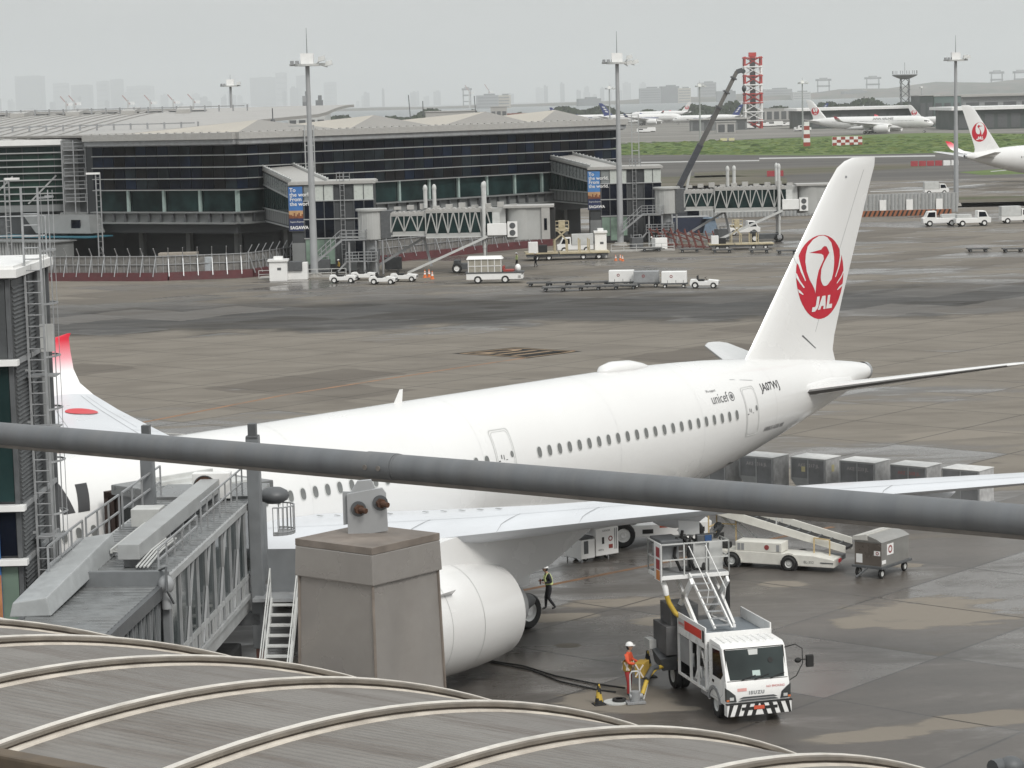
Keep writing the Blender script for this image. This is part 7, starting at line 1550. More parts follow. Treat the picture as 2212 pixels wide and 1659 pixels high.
# canopied loader cart
p = at(1070, 611); ct = thing('canopy_truck', 'white flat truck with a glazed canopy box, near the tugs', 'truck', p, R_(-4))
m = MB(); m.span(-3.2, 3.0, -1.0, 1.0, .45, 1.15); m.span(2.6, 3.2, -1, 1, .5, .95); m.build('truck_chassis', PAINT_W, ct, bevel=.04)
m = MB(); m.span(-3.3, 3.3, -1.05, 1.05, 1.15, 1.3); m.build('truck_bed', STEEL_D, ct)
m = MB(); m.span(-2.95, .75, -.9, .9, 1.3, 2.75); cb_ = m.build('canopy_box', mat('buff_glazing', (.34, .32, .27), .3, var=.15, scale=1.5), ct)
m = MB(); 
for k in range(6): m.span(-2.98+k*.74, -2.90+k*.74, -.95, -.88, 1.3, 2.75)
m.span(-3, .8, -.95, -.88, 1.95, 2.03); m.build('canopy_frame', PAINT_W, cb_)
m = MB(); m.hexa([(-3.15, -1.05, 2.75), (.95, -1.05, 2.75), (.95, 1.05, 2.75), (-3.15, 1.05, 2.75), (-3.0, -.8, 3.05), (.7, -.8, 3.05), (.7, .8, 3.05), (-3.0, .8, 3.05)]); m.build('canopy_roof', PAINT_W, cb_)
m = MB(); m.span(1.0, 2.2, -.8, .8, 1.3, 1.5); m.span(.9, 1.1, -.8, .8, 1.5, 1.9); m.build('red_seat', RED_DULL, ct)
m = MB(); m.ball((2.6, 0, 1.65), (.35, .5, .45), 12, 8); m.build('white_cowl', PAINT_W, ct, smooth=60)
for x in (-1.9, 1.2):
    for y in (-.9, .9): wheel_parts(ct, (x, y, .45), .45, .3, n=16)
# flat dollies in two trains
def dolly(label, p, rz, group='empty flat dollies in rows on the apron'):
    t = thing('flat_dolly', label, 'dolly', p, rz, group)
    m = MB(); m.span(-1.35, 1.35, -.8, .8, .36, .48); m.build('dolly_frame', STEEL_D, t)
    m = MB(); m.span(-1.3, 1.3, -.7, .7, .48, .52); m.build('dolly_deck', mat('dolly_deck_dark', (.13, .125, .12), .6, .2, var=.3), t)
    m = MB(); m.beam((1.35, 0, .4), (1.75, 0, .3), .1, .1); m.build('tow_bar', STEEL_D, t)
    for x in (-.95, .95): 
        for y in (-.6, .6): wheel_parts(t, (x, y, .19), .19, .14, n=12, rim=STEEL_G)
    return t
D0 = None
rowB = [(1198+i*38, 629-i*1.2) for i in range(5)]; rowA = [(1165+i*42, 618.5-i*.5) for i in range(5)]
for di, (u, v) in enumerate(rowB+rowA):
    p = at(u, v); dlab = 'empty flat dolly, %s along the %s of two trains before the box carts' % (ORD[di % 5], 'nearer' if di < 5 else 'farther')
    
    if D0 is None: D0 = dolly(dlab, p, R_(-6))
    else: dup(D0, p, R_(-6), dlab)
rowC = [(1408, 543, 'between the bridges'), (1490, 545, 'below the crane'), (1560, 546, 'in front of the pale loader'), (1640, 546, 'below the second bridge'), (1700, 548, 'near the fin')]
for u, v, w in rowC: p = at(u, v); dup(D0, p, R_(-3), 'empty flat dolly in the far row, '+w, 'empty flat dollies in the far row')
for u, v, w in ((2112, 544, 'left of a pair'), (2188, 544, 'right of a pair')): p = at(u, v); dup(D0, p, R_(-3), 'empty flat dolly on the open apron below the tow trucks, '+w, 'flat dollies on the open apron')
def box_cart(label, p, rz, m_, group='box carts behind the tug'):
    t = thing('box_cart', label, 'baggage cart', p, rz, group)
    m = MB(); m.span(-1.45, 1.45, -.75, .75, .38, .52); m.build('cart_bed', STEEL_D, t)
    m = MB(); m.span(-1.35, 1.35, -.75, .75, .52, 1.75); b = m.build('cart_box', m_, t, bevel=.05)
    m = MB(); m.lathe([(.09, 0), (.16, 0), (.16, .01), (.09, .01)], (-.3, -.765, 1.25), (0, 1, 0), 16); m.build('roundel', mat('dark_red_print', (0, 0, 0)), b)
    m = MB()
    for x in (-.7, .2, 1.0): m.span(x-.03, x+.03, -.77, -.752, .55, .85)
    m.build('latch', STEEL_G, b)
    for x in (-1, 1):
        for y in (-.6, .6): wheel_parts(t, (x, y, .2), .2, .14, n=12)
    return t
box_cart('white box cart standing behind the grey one in the tug\'s train', at(1343, 618), R_(-7), PAINT_W)
box_cart('grey box cart between the two white ones', at(1397, 620), R_(-7), STEEL_G)
box_cart('white box cart hitched right behind the tug', at(1457, 621), R_(-7), PAINT_W)
# pallet loaders with yellow frames
def loader(label, p, rz, s=1.0):
    t = thing('pallet_loader', label, 'cargo loader', p, rz); t.scale = (s, s, s)
    PY = mat('pale_yellow_steel', (.46, .40, .27), .5, var=.15, dirt=(.2, .17, .12), dirt_amt=.5)
    m = MB(); m.span(-5.2, 5.2, -1.6, 1.6, .45, .85); m.build('chassis', STEEL_D, t)
    m = MB(); m.span(-5.4, -1.2, -1.75, 1.75, .85, 1.05); m.span(-1, 5.4, -1.75, 1.75, .8, 1.0); m.build('loading_deck', PY, t)
    m = MB(); m.span(-5.0, -3.8, -1.7, -.5, .95, 2.4); m.build('white_cabinet', PAINT_W, t, bevel=.04)
    m = MB(); m.span(-3.7, -2.6, -1.7, -.6, .4, 2.0); m.build('black_cabinet', BLACK, t)
    for x in (-1.6, 0.0, 1.6, 2.8): m = MB(); m.beam((x, -1.5, .9), (x, -1.5, 2.6), .16, .16); m.beam((x, 1.5, .9), (x, 1.5, 2.6), .16, .16); m.build('guide_post', PY, t)
    m = MB(); m.beam((-1.6, -1.5, 2.6), (0, -1.5, 3.9), .2, .2); m.beam((0, -1.5, 2.4), (-1.4, -1.5, 4.0), .2, .2); m.span(-1.6, .2, -1.6, 1.6, 3.7, 4.0); m.span(-1.0, -.2, -.6, .6, 4.0, 5.0); m.build('scissor_frame', PY, t)
    m = MB(); m.rail([(-1.5, -1.55, 4.0), (.2, -1.55, 4.0)], 1.0, .05, .8, 1); m.build('loader_rail', PY, t)
    for x in (-4, -2.4, 2, 4): wheel_parts(t, (x, -1.5, .4), .4, .3, n=14)
    return t
loader('pale yellow pallet loader with long low deck beyond the first bridge\'s cab', at(1225, 560), R_(2))
loader('pale yellow pallet loader below the second bridge', at(1600, 538), R_(0), .8)
# van, vans etc. beyond the loader
def small_truck(label, p, rz, group=None, s=1.0, box=True):
    t = thing('service_truck', label, 'truck', p, rz, group); t.scale = (s, s, s)
    m = MB(); P = [(-2.4, .45), (2.4, .45), (2.45, 1.1), (2.1, 1.25), (1.7, 2.05), (.6, 2.1), (.55, 1.1), (-2.4, 1.1)]; m.prism([(x, -.85, z) for x, z in P], (0, 1.7, 0)); b = m.build('truck_body', PAINT_W, t, bevel=.05)
    m = MB(); m.prism([(x, -.86, z) for x, z in ((.75, 1.25), (1.9, 1.28), (1.62, 1.92), (.75, 1.95))], (0, 1.72, 0)); m.build('cab_window', DKGLASS, b)
    if box: m = MB(); m.span(-2.4, .45, -.9, .9, 1.1, 2.5); m.build('cargo_box', STEEL_L, t)
    else: m = MB(); m.span(-2.2, -.2, -.7, .7, 1.1, 1.6); m.build('deck_gear', STEEL_L, t)
    for x in (-1.5, 1.5):
        for y in (-.8, .8): wheel_parts(t, (x, y, .42), .42, .25, n=14)
    return t
small_truck('small white truck with grey box behind the yellow loader', at(1243, 546), R_(180))
small_truck('small white flatbed truck under the second bridge, beside blue bins', at(1605, 508), R_(5), box=False)
small_truck('white tow truck with open deck beside the mast at the container fence', at(2030, 488), R_(180), s=1.1, box=False)
small_truck('white tow truck with open deck, second in line by the container fence', at(2100, 488), R_(2), s=1.1, box=False)
small_truck('white truck at the picture edge by the container fence', at(2196, 482), R_(2), s=1.05)
small_truck('grey and white service truck crossing the taxiway by the mast', at(2022, 420), R_(0), s=1.0)
for (u, v, l, c, w, h) in ((1445, 500, 'dark green bin below the second bridge', GREEN_D, 4.2, 2.2), (1490, 503, 'dark blue bin below the second bridge', mat('bin_navy', (.02, .028, .055), .5, 0, var=.15), 6.0, 2.4), (1535, 503, 'pale blue tarpaulin heap next to the blue bin', mat('pale_blue_tarp', (.14, .19, .25), .7, var=.2), 2.4, 2.2)):
    p = at(u, v); t = thing('waste_bin', l, 'bin', p, 0); m = MB(); m.box((0, 0, h/2), (w, 2.0, h), taper=.94 if w > 3 else .5); m.build('bin_body', c, t, bevel=.06); m = MB(); m.box((0, 0, h+.06), (w*.98, 2.0, .12), taper=.9); m.build('bin_lid', STEEL_G if w > 3 else c, t)
for i, (u, v) in enumerate(((1440, 530), (1470, 532), (1500, 535), (1530, 537))):      # red folding barriers
    p = at(u, v); t = thing('red_barrier', ORD[i]+' dull red slanted barrier frame from the gate building, under the second bridge', 'barrier', p, R_(-20), 'red barrier frames under the second bridge'); m = MB()
    for k in range(4): m.beam((-1.6+k*1.0, 0, 0), (-2.4+k*1.0, 0, 2.4), .16, .16)
    m.beam((-2.6, 0, 2.3), (1.3, 0, .8), .2, .16); m.beam((-1.8, 0, .2), (1.6, 0, .2), .2, .12); m.build('barrier_frame', mat('rusty_red_barrier', (.15, .05, .042), .7, 0, var=.2), t)
# cabinets at the masts with their low rail
for (u, v, w, h, l) in ((603, 606, 2.1, 2.3, 'white equipment cabinet with a peaked lid near the first mast'), (645, 603, 2.3, 2.0, 'white equipment cabinet with a dark cover near the first mast'), (1298, 556, 1.5, 3.2, 'tall white equipment cabinet near the second mast')):
    p = at(u, v); t = thing('equipment_cabinet', l, 'cabinet', p, 0); m = MB(); m.box((0, 0, h/2), (w, 1.6, h)); b = m.build('cabinet_body', PAINT_W, t, bevel=.03)
    if h > 2.2: m = MB(); m.box((0, 0, h+.12), (w*1.15, 2.0, .24)); m.box((0, 0, h+.4), (w*.5, 1.0, .35)); m.build('cabinet_lid', PAINT_W, t)
    else: m = MB(); m.box((-.3, -.3, h-.4), (w*.75, 1.5, 1.1)); m.build('dark_cover', STEEL_D, t, bevel=.06)
    m = MB(); m.span(-.1, .35, -.82, -.8, h*.55, h*.55+.3); m.build('cabinet_sign', STEEL_D, b)
p = at(560, 603); t = thing('mast_island', 'low kerbed island with rails around the first mast', 'island', p, R_(2)); m = MB(); m.span(0, 10.5, -.6, 3, 0, .14); m.build('kerb', CONC, t); m = MB(); m.rail([(0, -.5, .14), (10.4, -.5, .14)], .9, .035, 1.6, 1); m.build('guard_rail', STEEL_L, t)
p = at(1320, 545); t = thing('mast_island', 'low kerbed island with rails around the second mast', 'island', p, R_(2)); m = MB(); m.span(0, 8.5, -.6, 3, 0, .14); m.build('kerb', CONC, t); m = MB(); m.rail([(0, -.5, .14), (8.4, -.5, .14)], .9, .035, 1.6, 1); m.build('guard_rail', STEEL_L, t)
for i, (u, v) in enumerate(((918, 600), (927, 599), (934, 603), (1330, 563), (1340, 562), (1345, 564))):
    striped_cone(ORD[i % 3]+(' orange cone from the tugs in the trio beside them' if i < 3 else ' orange cone from the second mast in the trio by it'), at(u, v), .95 if i < 3 else .75, (ORANGE, PAINT_W), 0, 'orange cones '+('beside the tugs' if i < 3 else 'by the second mast'))
for i, (u, v, l, tm) in enumerate(((1117, 577, 'distant worker in lime vest beyond the canopy truck', LIME), (1158, 577, 'distant worker in dark clothes walking near the yellow loader', NAVY), (733, 592, 'distant worker standing between the mast and the tugs', OCHRE), (1026, 597, 'distant dark-clothed worker beside the canopy truck', NAVY), (1409, 540, 'distant worker in pale shirt by the second bridge', STEEL_L))):
    p = at(u, v); person(l, p, R_(200), dict(feet=((-.15, .09, .10), (.12, -.09, .10)), knees=((.02, .10, .5), (.10, -.10, .5)), elbows=((-.02, .28, 1.17), (.02, -.28, 1.17)), hands=((.12, .28, .95), (.16, -.26, .95)), lean=.05), tm, DKTR, hands=False)
# container fence of white ribbed panels and the orange-black barrier on the far side
cf = thing('panel_fence', 'long fence of white ribbed panels beyond the apron edge', 'fence', (58, 409, 0))
RP = mat('white_ribbed_panel', (.42, .43, .43), .5, .1, var=.12, dirt=(.22, .21, .2), dirt_amt=.4)
for k in range(40):
    x = -33+k*1.27; y = -12+k*.32 if False else 0
    m = MB(); m.span(x, x+1.2, 0, .12, 0, 3.3); m.build('fence_panel', RP, cf)
    m = MB()
    for j in range(2): m.span(x+.15+j*.6, x+.42+j*.6, -.12, 0, .05, 3.25)
    m.build('panel_rib', mat('grey_rib', (.30, .31, .31), .5), cf)
for x in (4.5, 9.0, 14): m = MB(); m.span(x, x+1.1, -.3, -.13, .2, 2.3); m.build('fence_box', PAINT_W, cf)
ob = thing('striped_barrier', 'low orange and black striped barrier in front of the panel fence', 'barrier', (56, 400, 0)); 
m = MB(); m.span(0, 17, 0, .5, 0, .95); m.build('barrier_body', mat('barrier_orange', (.30, .11, .05), .6, var=.15), ob)
for k in range(22): x = .2+k*.76; m = MB(); m.hexa([(x, -.02, .03), (x+.32, -.02, .03), (x+.32, 0, .03), (x, 0, .03), (x+.4, -.02, .93), (x+.72, -.02, .93), (x+.72, 0, .93), (x+.4, 0, .93)]); m.build('black_stripe', BLACK, ob)
# stand number board painted on the apron
sp_ = [at(976, 764), at(1113, 750), at(1258, 759), at(1140, 774)]
sheet('stand_sign_ground', sp_, mat('painted_black', (.030, .029, .028), .9, var=.3, scale=.8, spec=.08), .004)
def sg(x, y): 
    a, b, c, d = sp_; p = a.lerp(d, x).lerp(b.lerp(c, x), y); return Vector((p.x, p.y, .008))
YM = mat('painted_tan_yellow', (.27, .20, .135), .9, var=.25, scale=1, spec=.1)
m = MB()
for (x0, x1, y0, y1) in ((.05, .95, .05, .10), (.05, .95, .90, .95), (.05, .09, .1, .9), (.91, .95, .1, .9)): m.quad(sg(x0, y0), sg(x1, y0), sg(x1, y1), sg(x0, y1))
tag(m.build('stand_sign_border', YM), kind='structure')
vs, fs = text_mesh('211', 1.0, offset=.03); m = MB(); m.add([sg(.14+v.x*.43, .2+v.y*.88) for v in vs], fs); tag(m.build('stand_number_marking', YM), kind='structure')

for i, (u, v, l, c) in enumerate(((700, 590, 'dark equipment rack at the foot of the first gate building', STEEL_D), (760, 588, 'grey tool locker beside the first bridge pedestal', LEDGE), (850, 585, 'dark generator box behind the white tugs', STEEL_D), (1375, 540, 'dark equipment rack at the foot of the second gate building', STEEL_D), (1425, 541, 'white power cabinet beneath the second bridge', PAINT_W), (1560, 520, 'grey dolly stack under the second bridge', STEEL_G))):
    p = at(u, v); t = thing('equipment_rack', l, 'equipment', p, .1*i, 'equipment standing below the boarding bridges'); m = MB(); m.box((0, 0, .95), (1.6+.2*(i % 3), 1.1, 1.5)); m.build('rack_body', c, t, bevel=.04)
    m = MB()
    for x in (-.6, .6): m.beam((x, -.4, 0), (x, -.4, 2.1), .08, .08); m.beam((x, .4, 0), (x, .4, 2.1), .08, .08)
    m.beam((-.6, -.4, 2.05), (.6, -.4, 2.05), .08, .08); m.build('rack_frame', STEEL_G, t)
# ------------------------------------------------------------------ airfield beyond
def far_ground(name, cols, scale, rough=.85, stripes=(1, 1, 1), thr=(.35, .65), spec=.2):
    m = bpy.data.materials.new(name); nt, N, L, B = _nt(m); geo = N.new('ShaderNodeNewGeometry')
    mp = N.new('ShaderNodeMapping'); mp.inputs['Scale'].default_value = stripes; L.new(geo.outputs['Position'], mp.inputs[0])
    n = N.new('ShaderNodeTexNoise'); n.inputs['Scale'].default_value = scale; n.inputs['Detail'].default_value = 7; n.inputs['Roughness'].default_value = .65; L.new(mp.outputs[0], n.inputs['Vector'])
    r = N.new('ShaderNodeValToRGB'); e = r.color_ramp.elements; e[0].position = thr[0]; e[1].position = thr[1]; e[0].color = (*cols[0], 1); e[1].color = (*cols[-1], 1)
    for i, c in enumerate(cols[1:-1]): q = e.new(thr[0]+(thr[1]-thr[0])*(i+1)/(len(cols)-1)); q.color = (*c, 1)
    L.new(n.outputs['Fac'], r.inputs[0]); L.new(r.outputs[0], B.inputs['Base Color']); B.inputs['Roughness'].default_value = rough; B.inputs['Specular IOR Level'].default_value = spec
    return m
ASPH = far_ground('far_taxiway_asphalt', [(.062, .060, .058), (.10, .095, .088), (.13, .122, .112)], .05, stripes=(.12, 1, 1))
sheet('taxiway_ground', [(-3000, 556), (4000, 556), (4000, 3200), (-3000, 3200)], ASPH, -.02)
GRASS = far_ground('mown_grass', [(.050, .085, .022), (.085, .130, .034), (.115, .160, .046), (.125, .150, .06)], .06, stripes=(.25, 1, 1), thr=(.3, .7))
DIRT = far_ground('worn_verge', [(.06, .075, .03), (.10, .09, .065), (.14, .125, .10)], .08, stripes=(.2, 1, 1))
RUNW = far_ground('concrete_taxiway', [(.13, .125, .115), (.19, .182, .168), (.24, .23, .21)], .03, stripes=(.1, 1, 1))
def strip(name, uv, m, z): return sheet(name, [at(*p) for p in uv], m, z)
strip('grass_strip', [(1240, 340), (1380, 333), (1740, 336), (2010, 331), (2330, 322), (2330, 290), (2000, 287), (1850, 292), (1700, 298), (1560, 304), (1380, 311), (1240, 314)], GRASS, .0)
strip('apron_concrete_far', [(1100, 313), (1240, 312.5), (1560, 302.5), (1850, 290.5), (2400, 284), (2400, 262), (1100, 268)], RUNW, -.006)
strip('verge_strip', [(1500, 372), (1840, 357), (2000, 353), (2000, 362), (1700, 378), (1500, 384)], DIRT, .0)
strip('verge_strip', [(1380, 384), (1560, 378), (1700, 384), (1700, 408), (1400, 408)], DIRT, .0)
strip('grass_verge', [(2070, 372), (2330, 352), (2330, 372), (2120, 378)], GRASS, .0)
strip('grass_verge', [(1600, 440), (1640, 431), (2330, 421), (2330, 432), (1900, 440)], DIRT, .006)
strip('grass_verge', [(1840, 444), (2330, 432), (2330, 442), (1900, 452)], GRASS, .0)
WHITE_L = mat('pale_taxi_line', (.42, .42, .41), .7, var=.15, scale=.2)
strip('taxiway_edge_band', [(1640, 341), (2020, 335), (2020, 338), (1640, 343.6)], WHITE_L, .02)
strip('taxiway_edge_band', [(1385, 350), (1640, 346), (1640, 348), (1385, 352)], WHITE_L, .02)
strip('taxiway_edge_band', [(1880, 415), (2000, 411), (2130, 398), (2128, 397), (1990, 409.6), (1880, 413.5)], WHITE_L, .02)
strip('taxiway_edge_band', [(2140, 370), (2212, 363), (2212, 364.5), (2140, 371.5)], WHITE_L, .03)
# tufts along the grass strip: low mounds of uneven blades
gm = MB(); rn = random.Random(11)
for i in range(3200):
    u = rn.uniform(1300, 2260); f = rn.random(); vb = 336-(u-1300)*.008; vt = 309-(u-1300)*.0225
    v = vb+(vt-vb)*f*.98; p = at(u, v); s = rn.uniform(.15, .5)*(3.0 if rn.random() < .04 else 1); w = rn.uniform(.6, 2.6)
    a = rn.uniform(-.5, .5); dx, dy = math.cos(a)*w, math.sin(a)*w
    gm.add([(p.x-dx, p.y-dy, 0), (p.x+dx, p.y+dy, 0), (p.x+dx*.5, p.y+dy*.5+.2, s*.55), (p.x-dx*.3, p.y-dy*.3+.2, s*.6)], [(0, 1, 2, 3)], rn.choice((0, 0, 1, 2)))
g_ = gm.build('grass_tufts', [mat('tuft_green', (.075, .120, .030), .9, var=.3, scale=.3), mat('tuft_dark', (.045, .075, .022), .9, var=.3), mat('tuft_yellow', (.125, .160, .045), .9, var=.3)]); tag(g_, 'uneven green grass on the strip beyond the pier', 'grass', kind='stuff')
# sign boards and markers in the grass
def marker(label, u, v, w, h, pat):
    p = at(u, v); t = thing('airfield_marker', label, 'marker', p, R_(-4)); 
    if pat == 'check':
        m = MB(); m.box((0, 0, h/2), (w, 3, h)); m.build('marker_body', PAINT_W, t)
        for i in range(7):
            for j in range(3):
                if (i+j) % 2 == 0: m = MB(); m.box((-w/2+w*(i+.5)/7, -1.52, h*(j+.5)/3), (w/7, .04, h/3)); m.build('red_check', mat('check_red_brown', (.30, .045, .03), .6), t)
    elif pat == 'sign':
        m = MB(); m.box((-w*.3, 0, h/2+.3), (w*.5, .2, h)); m.box((w*.3, 0, h/2+.3), (w*.4, .2, h)); m.build('sign_face', mat('sign_cream', (.6, .55, .35), .5), t); m = MB(); m.box((0, 0, .2), (w, .3, .4)); m.build('sign_foot', STEEL_D, t)
    else:
        m = MB()
        for k in range(6): m.box((0, 0, h*(k+.5)/6), (w*(1-.05*k), w*(1-.05*k), h/6), k % 2)
        m.build('mast_body', [mat('check_red_brown', (0, 0, 0)), PAINT_W], t)
    return t
marker('red and white chequered box in the grass before the far airliner', 1830, 314, 11.5, 3.4, 'check')
marker('red and white banded post in the grass', 1743, 316, 2.6, 9.5, 'post')
marker('pale taxiway sign in the grass', 1572, 306, 6, 1.3, 'sign')
for (u, v, l) in ((2000, 356, 'row of low red barriers beside the taxiway'), (1690, 378, 'small red shed on the verge')):
    p = at(u-25, v+3); t = thing('red_barriers', l, 'barrier', p, R_(-3)); 
    for k in range(6 if u > 1900 else 2): m = MB(); m.box((k*2.2, 0, .7), (1.9, .6, 1.4)); m.build('barrier_block', mat('barrier_red', (.35, .05, .06), .6, var=.2) if k < 4 else PAINT_W, t)
# ------------------------------------------------------------------ mobile crane beyond the pier
c0, c1 = atd(1468, 402, 372), atd(1594, 150, 372)
cr = thing('mobile_crane', 'mobile crane with long dark telescopic boom raised behind the second gate building', 'crane', (c0.x-2, c0.y, 0)); O = Vector((c0.x-2, c0.y, 0)); c0, c1 = c0-O, c1-O
DKB = mat('crane_dark_boom', (.105, .103, .10), .5, .1, var=.2, scale=.6); CBL = mat('crane_blue', (.058, .062, .072), .5, .1, var=.2)
dl = c1-c0
for f0, f1, w, mt in ((0, .36, .95, CBL), (.34, .68, .74, DKB), (.66, .985, .58, mat('crane_grey_boom', (.15, .145, .135), .5, .1, var=.2))): m = MB(); m.beam(c0+dl*f0, c0+dl*f1, w, w); m.build('boom_section', mt, cr, bevel=.08)
for f in (.35, .67, .80, .92): m = MB(); m.beam(c0+dl*f, c0+dl*(f+.012), 1.05, 1.0); m.build('boom_collar', STEEL_D, cr)
m = MB(); m.beam(c1-dl*.02, c1+Vector((.7, 0, -.1)), .7, .7); m.cyl(c1+Vector((.8, -.3, -.3)), c1+Vector((.8, .3, -.3)), .35, n=12); m.build('boom_head', STEEL_D, cr)
m = MB(); m.beam(c1+Vector((.9, 0, -.6)), c1+Vector((.9, 0, -2.6)), .06, .06); m.build('hoist_rope', STEEL_D, cr); m = MB(); m.ball(c1+Vector((.9, 0, -2.9)), (.35, .3, .55), 10, 6); m.tube([c1+Vector((.9, 0, -3.4)), c1+Vector((1.1, 0, -3.8)), c1+Vector((.9, 0, -4.0)), c1+Vector((.7, 0, -3.8))], .09, 6); m.build('hook_block', STEEL_D, cr, smooth=50)
m = MB(); m.span(-4, 5, -1.5, 1.5, .8, 1.6); m.span(-2.2, 3, -1.4, 1.4, 1.7, 3.4); m.beam((1.2, 0, 3), c0, 1.1, 1.1); m.build('crane_carrier', CBL, cr); m = MB(); m.beam((2.2, 0, 2.6), c0+dl*.22, .35, .35); m.build('lift_ram', STEEL_L, cr)
m = MB(); m.span(3, 4.8, -1.4, -.2, 1.6, 3.2); m.build('crane_cab', DKGLASS, cr)
for x in (-3, -1.3, 1.5, 3.5):
    for y in (-1.3, 1.3): wheel_parts(cr, (x, y, .7), .7, .5, n=14)
# ------------------------------------------------------------------ red and white lattice tower
TB = atd(1627, 266, 1500); TB.z = 0
rw = thing('lattice_tower', 'red and white banded lattice tower behind the crane boom', 'tower', TB); Ht = 20.35+(205.8-124)*1500/F_PX; wt = 5.0
RWR = mat('tower_red', (.42, .035, .03), .5, var=.1); 
n = 8
for k in range(n):
    z0, z1 = Ht*k/n, Ht*(k+1)/n; mt = RWR if k in (0, 3, 5, 7) else PAINT_W; m = MB()
    for sx in (-1, 1):
        for sy in (-1, 1): m.beam((sx*wt, sy*wt, z0), (sx*wt, sy*wt, z1), .9, .9)
        m.beam((sx*wt, -wt, z0), (sx*wt, wt, z1), .45, .45); m.beam((sx*wt, wt, z0), (sx*wt, -wt, z1), .45, .45)
    for sy in (-1, 1): m.beam((-wt, sy*wt, z0), (wt, sy*wt, z1), .45, .45); m.beam((wt, sy*wt, z0), (-wt, sy*wt, z1), .45, .45)
    m.build('tower_bay', mt, rw)
    m = MB(); m.span(-wt-.8, wt+.8, -wt-.8, wt+.8, z1-1.0, z1-.4); m.build('tower_deck', RWR if k in (2, 3, 5, 7) else PAINT_W, rw)
m = MB(); m.span(-1.6, 1.6, -1.6, 1.6, 0, Ht); m.build('stair_core', STEEL_D, rw)
m = MB(); m.span(-2.2, 2.2, -2.2, 2.2, Ht, Ht+2.6); m.build('tower_cap', RWR, rw)
# dark lattice mast with a round head
lt_ = atd(1955, 244, 1750); lt_.z = 0; lm = thing('radar_mast', 'dark lattice mast with a wide round platform behind the cargo terminal', 'mast', lt_); Hm = 20.35+(197.5-163)*1750/F_PX
m = MB()
for k in range(6):
    z0, z1 = Hm*k/6, Hm*(k+1)/6
    for sx in (-1, 1):
        for sy in (-1, 1): m.beam((sx*3.0, sy*3.0, z0), (sx*2.6, sy*2.6, z1), .45, .45)
        m.beam((sx*3, -3, z0), (sx*3, 3, z1), .35, .35)
    m.beam((-3, -3, z0), (3, -3, z1), .35, .35); m.beam((3, -3, z0), (-3, -3, z1), .35, .35)
m.build('mast_lattice', STEEL_D, lm)
m = MB(); m.lathe([(2.6, -3), (8.4, -.6), (9.0, 0), (9.0, .5), (.1, .5)], (0, 0, Hm), n=24); m.build('round_platform', STEEL_G, lm); m = MB()
for k in range(12): a = k*math.pi/6; m.beam((8.8*math.cos(a), 8.8*math.sin(a), Hm+.8), (8.8*math.cos(a), 8.8*math.sin(a), Hm+3.2), .4, .4)
m.beam((0, 0, Hm), (0, 0, Hm+9), .3, .3); m.build('platform_posts', STEEL_G, lm)
# ------------------------------------------------------------------ airliners far off
def place(u, v, d=None): p = at(u, v) if d is None else atd(u, v, d); return Vector((p.x, p.y, 0))
# far white airliner with title, nose to the right and slightly towards us
h = R_(-26); nose = Vector((math.cos(h), math.sin(h), 0)); P = place(1885, 288.5)
build_airliner('airliner', 'white airliner with dark title lettering taxiing beyond the grass strip', P+nose*31, h+math.pi, 'distant airliners', detail=0)
h = R_(32); nose = Vector((math.cos(h), math.sin(h), 0)); fin_at = place(2128, 300, 505); fin_at.x = 1.0*(2128-1106)/F_PX*505
build_airliner('airliner', 'white airliner with crane emblem whose tail juts in at the picture edge', fin_at+nose*60.0, h+math.pi, 'distant airliners', detail=0)
for (u, d, hd, lv, lb, sc) in ((1216, 2150, -8, 'blue', 'white airliner with blue tail, half hidden behind the pier roof', .82), (1328, 1850, -14, 'blue', 'white airliner with blue tail beside the second mast, wing towards us', 1.0), (1600, 1800, 172, 'blue', 'white airliner with blue tail facing left, behind the crane boom', .8), (1788, 2100, 176, 'blue', 'blue-tailed airliner mostly hidden behind the cargo terminal', .7), (1992, 1330, -10, 'crane', 'white airliner with small crane emblem right of the taxiing one', .75), (1491, 2300, 170, 'crane', 'distant white airliner with pale tail behind the blue-tailed ones', .9), (2026, 2600, 176, 'blue', 'blue tail peeping over the green cargo shed', .7)):
    h = R_(hd); nose = Vector((math.cos(h), math.sin(h), 0)); x = (u-1106)/F_PX*d
    build_airliner('airliner', lb, Vector((x, d, 0))+nose*58*sc, h+math.pi, 'distant airliners', livery=lv, detail=0, scale=sc, title=False)
# ------------------------------------------------------------------ cargo terminal and other sheds
def shed(label, u0, u1, d, h, depth, wall, roofm, roof_t=1.2, over=3, name='cargo_terminal', bays=0, doors=True):
    x0, x1 = (u0-1106)/F_PX*d, (u1-1106)/F_PX*d; t = thing(name, label, 'building', (x0, d, 0)); W_ = x1-x0
    m = MB(); m.span(0, W_, 0, depth, 0, h); m.build('wall', wall, t)
    m = MB(); m.span(-over, W_+over, -over, depth+over, h, h+roof_t); m.build('roof', roofm, t)
    for k in range(bays): m = MB(); m.span(W_*(k+.15)/bays, W_*(k+.85)/bays, -.15, -.02, h*.08, h*.78); m.build('dark_bay', STEEL_D, t)
    return t
GREENW = mat('teal_grey_wall', (.13, .175, .17), .6, var=.1); DARKW = mat('dark_green_grey_wall', (.055, .07, .068), .6, var=.15, scale=.1)
shed('long low cargo terminal with a white roof edge behind the taxiing airliner', 1742, 2030, 1420, 10.5, 60, DARKW, PAINT_W, 1.4, 3, bays=14)
shed('low cargo terminal with pale roof behind the tail at the picture edge', 2075, 2330, 1250, 10, 60, DARKW, PAINT_W, 1.6, 3, bays=9)
shed('pale grey hangar roof rising behind the cargo terminal', 2090, 2330, 1500, 16, 60, STEEL_G, FASCIA, 1.5, 3, bays=6)
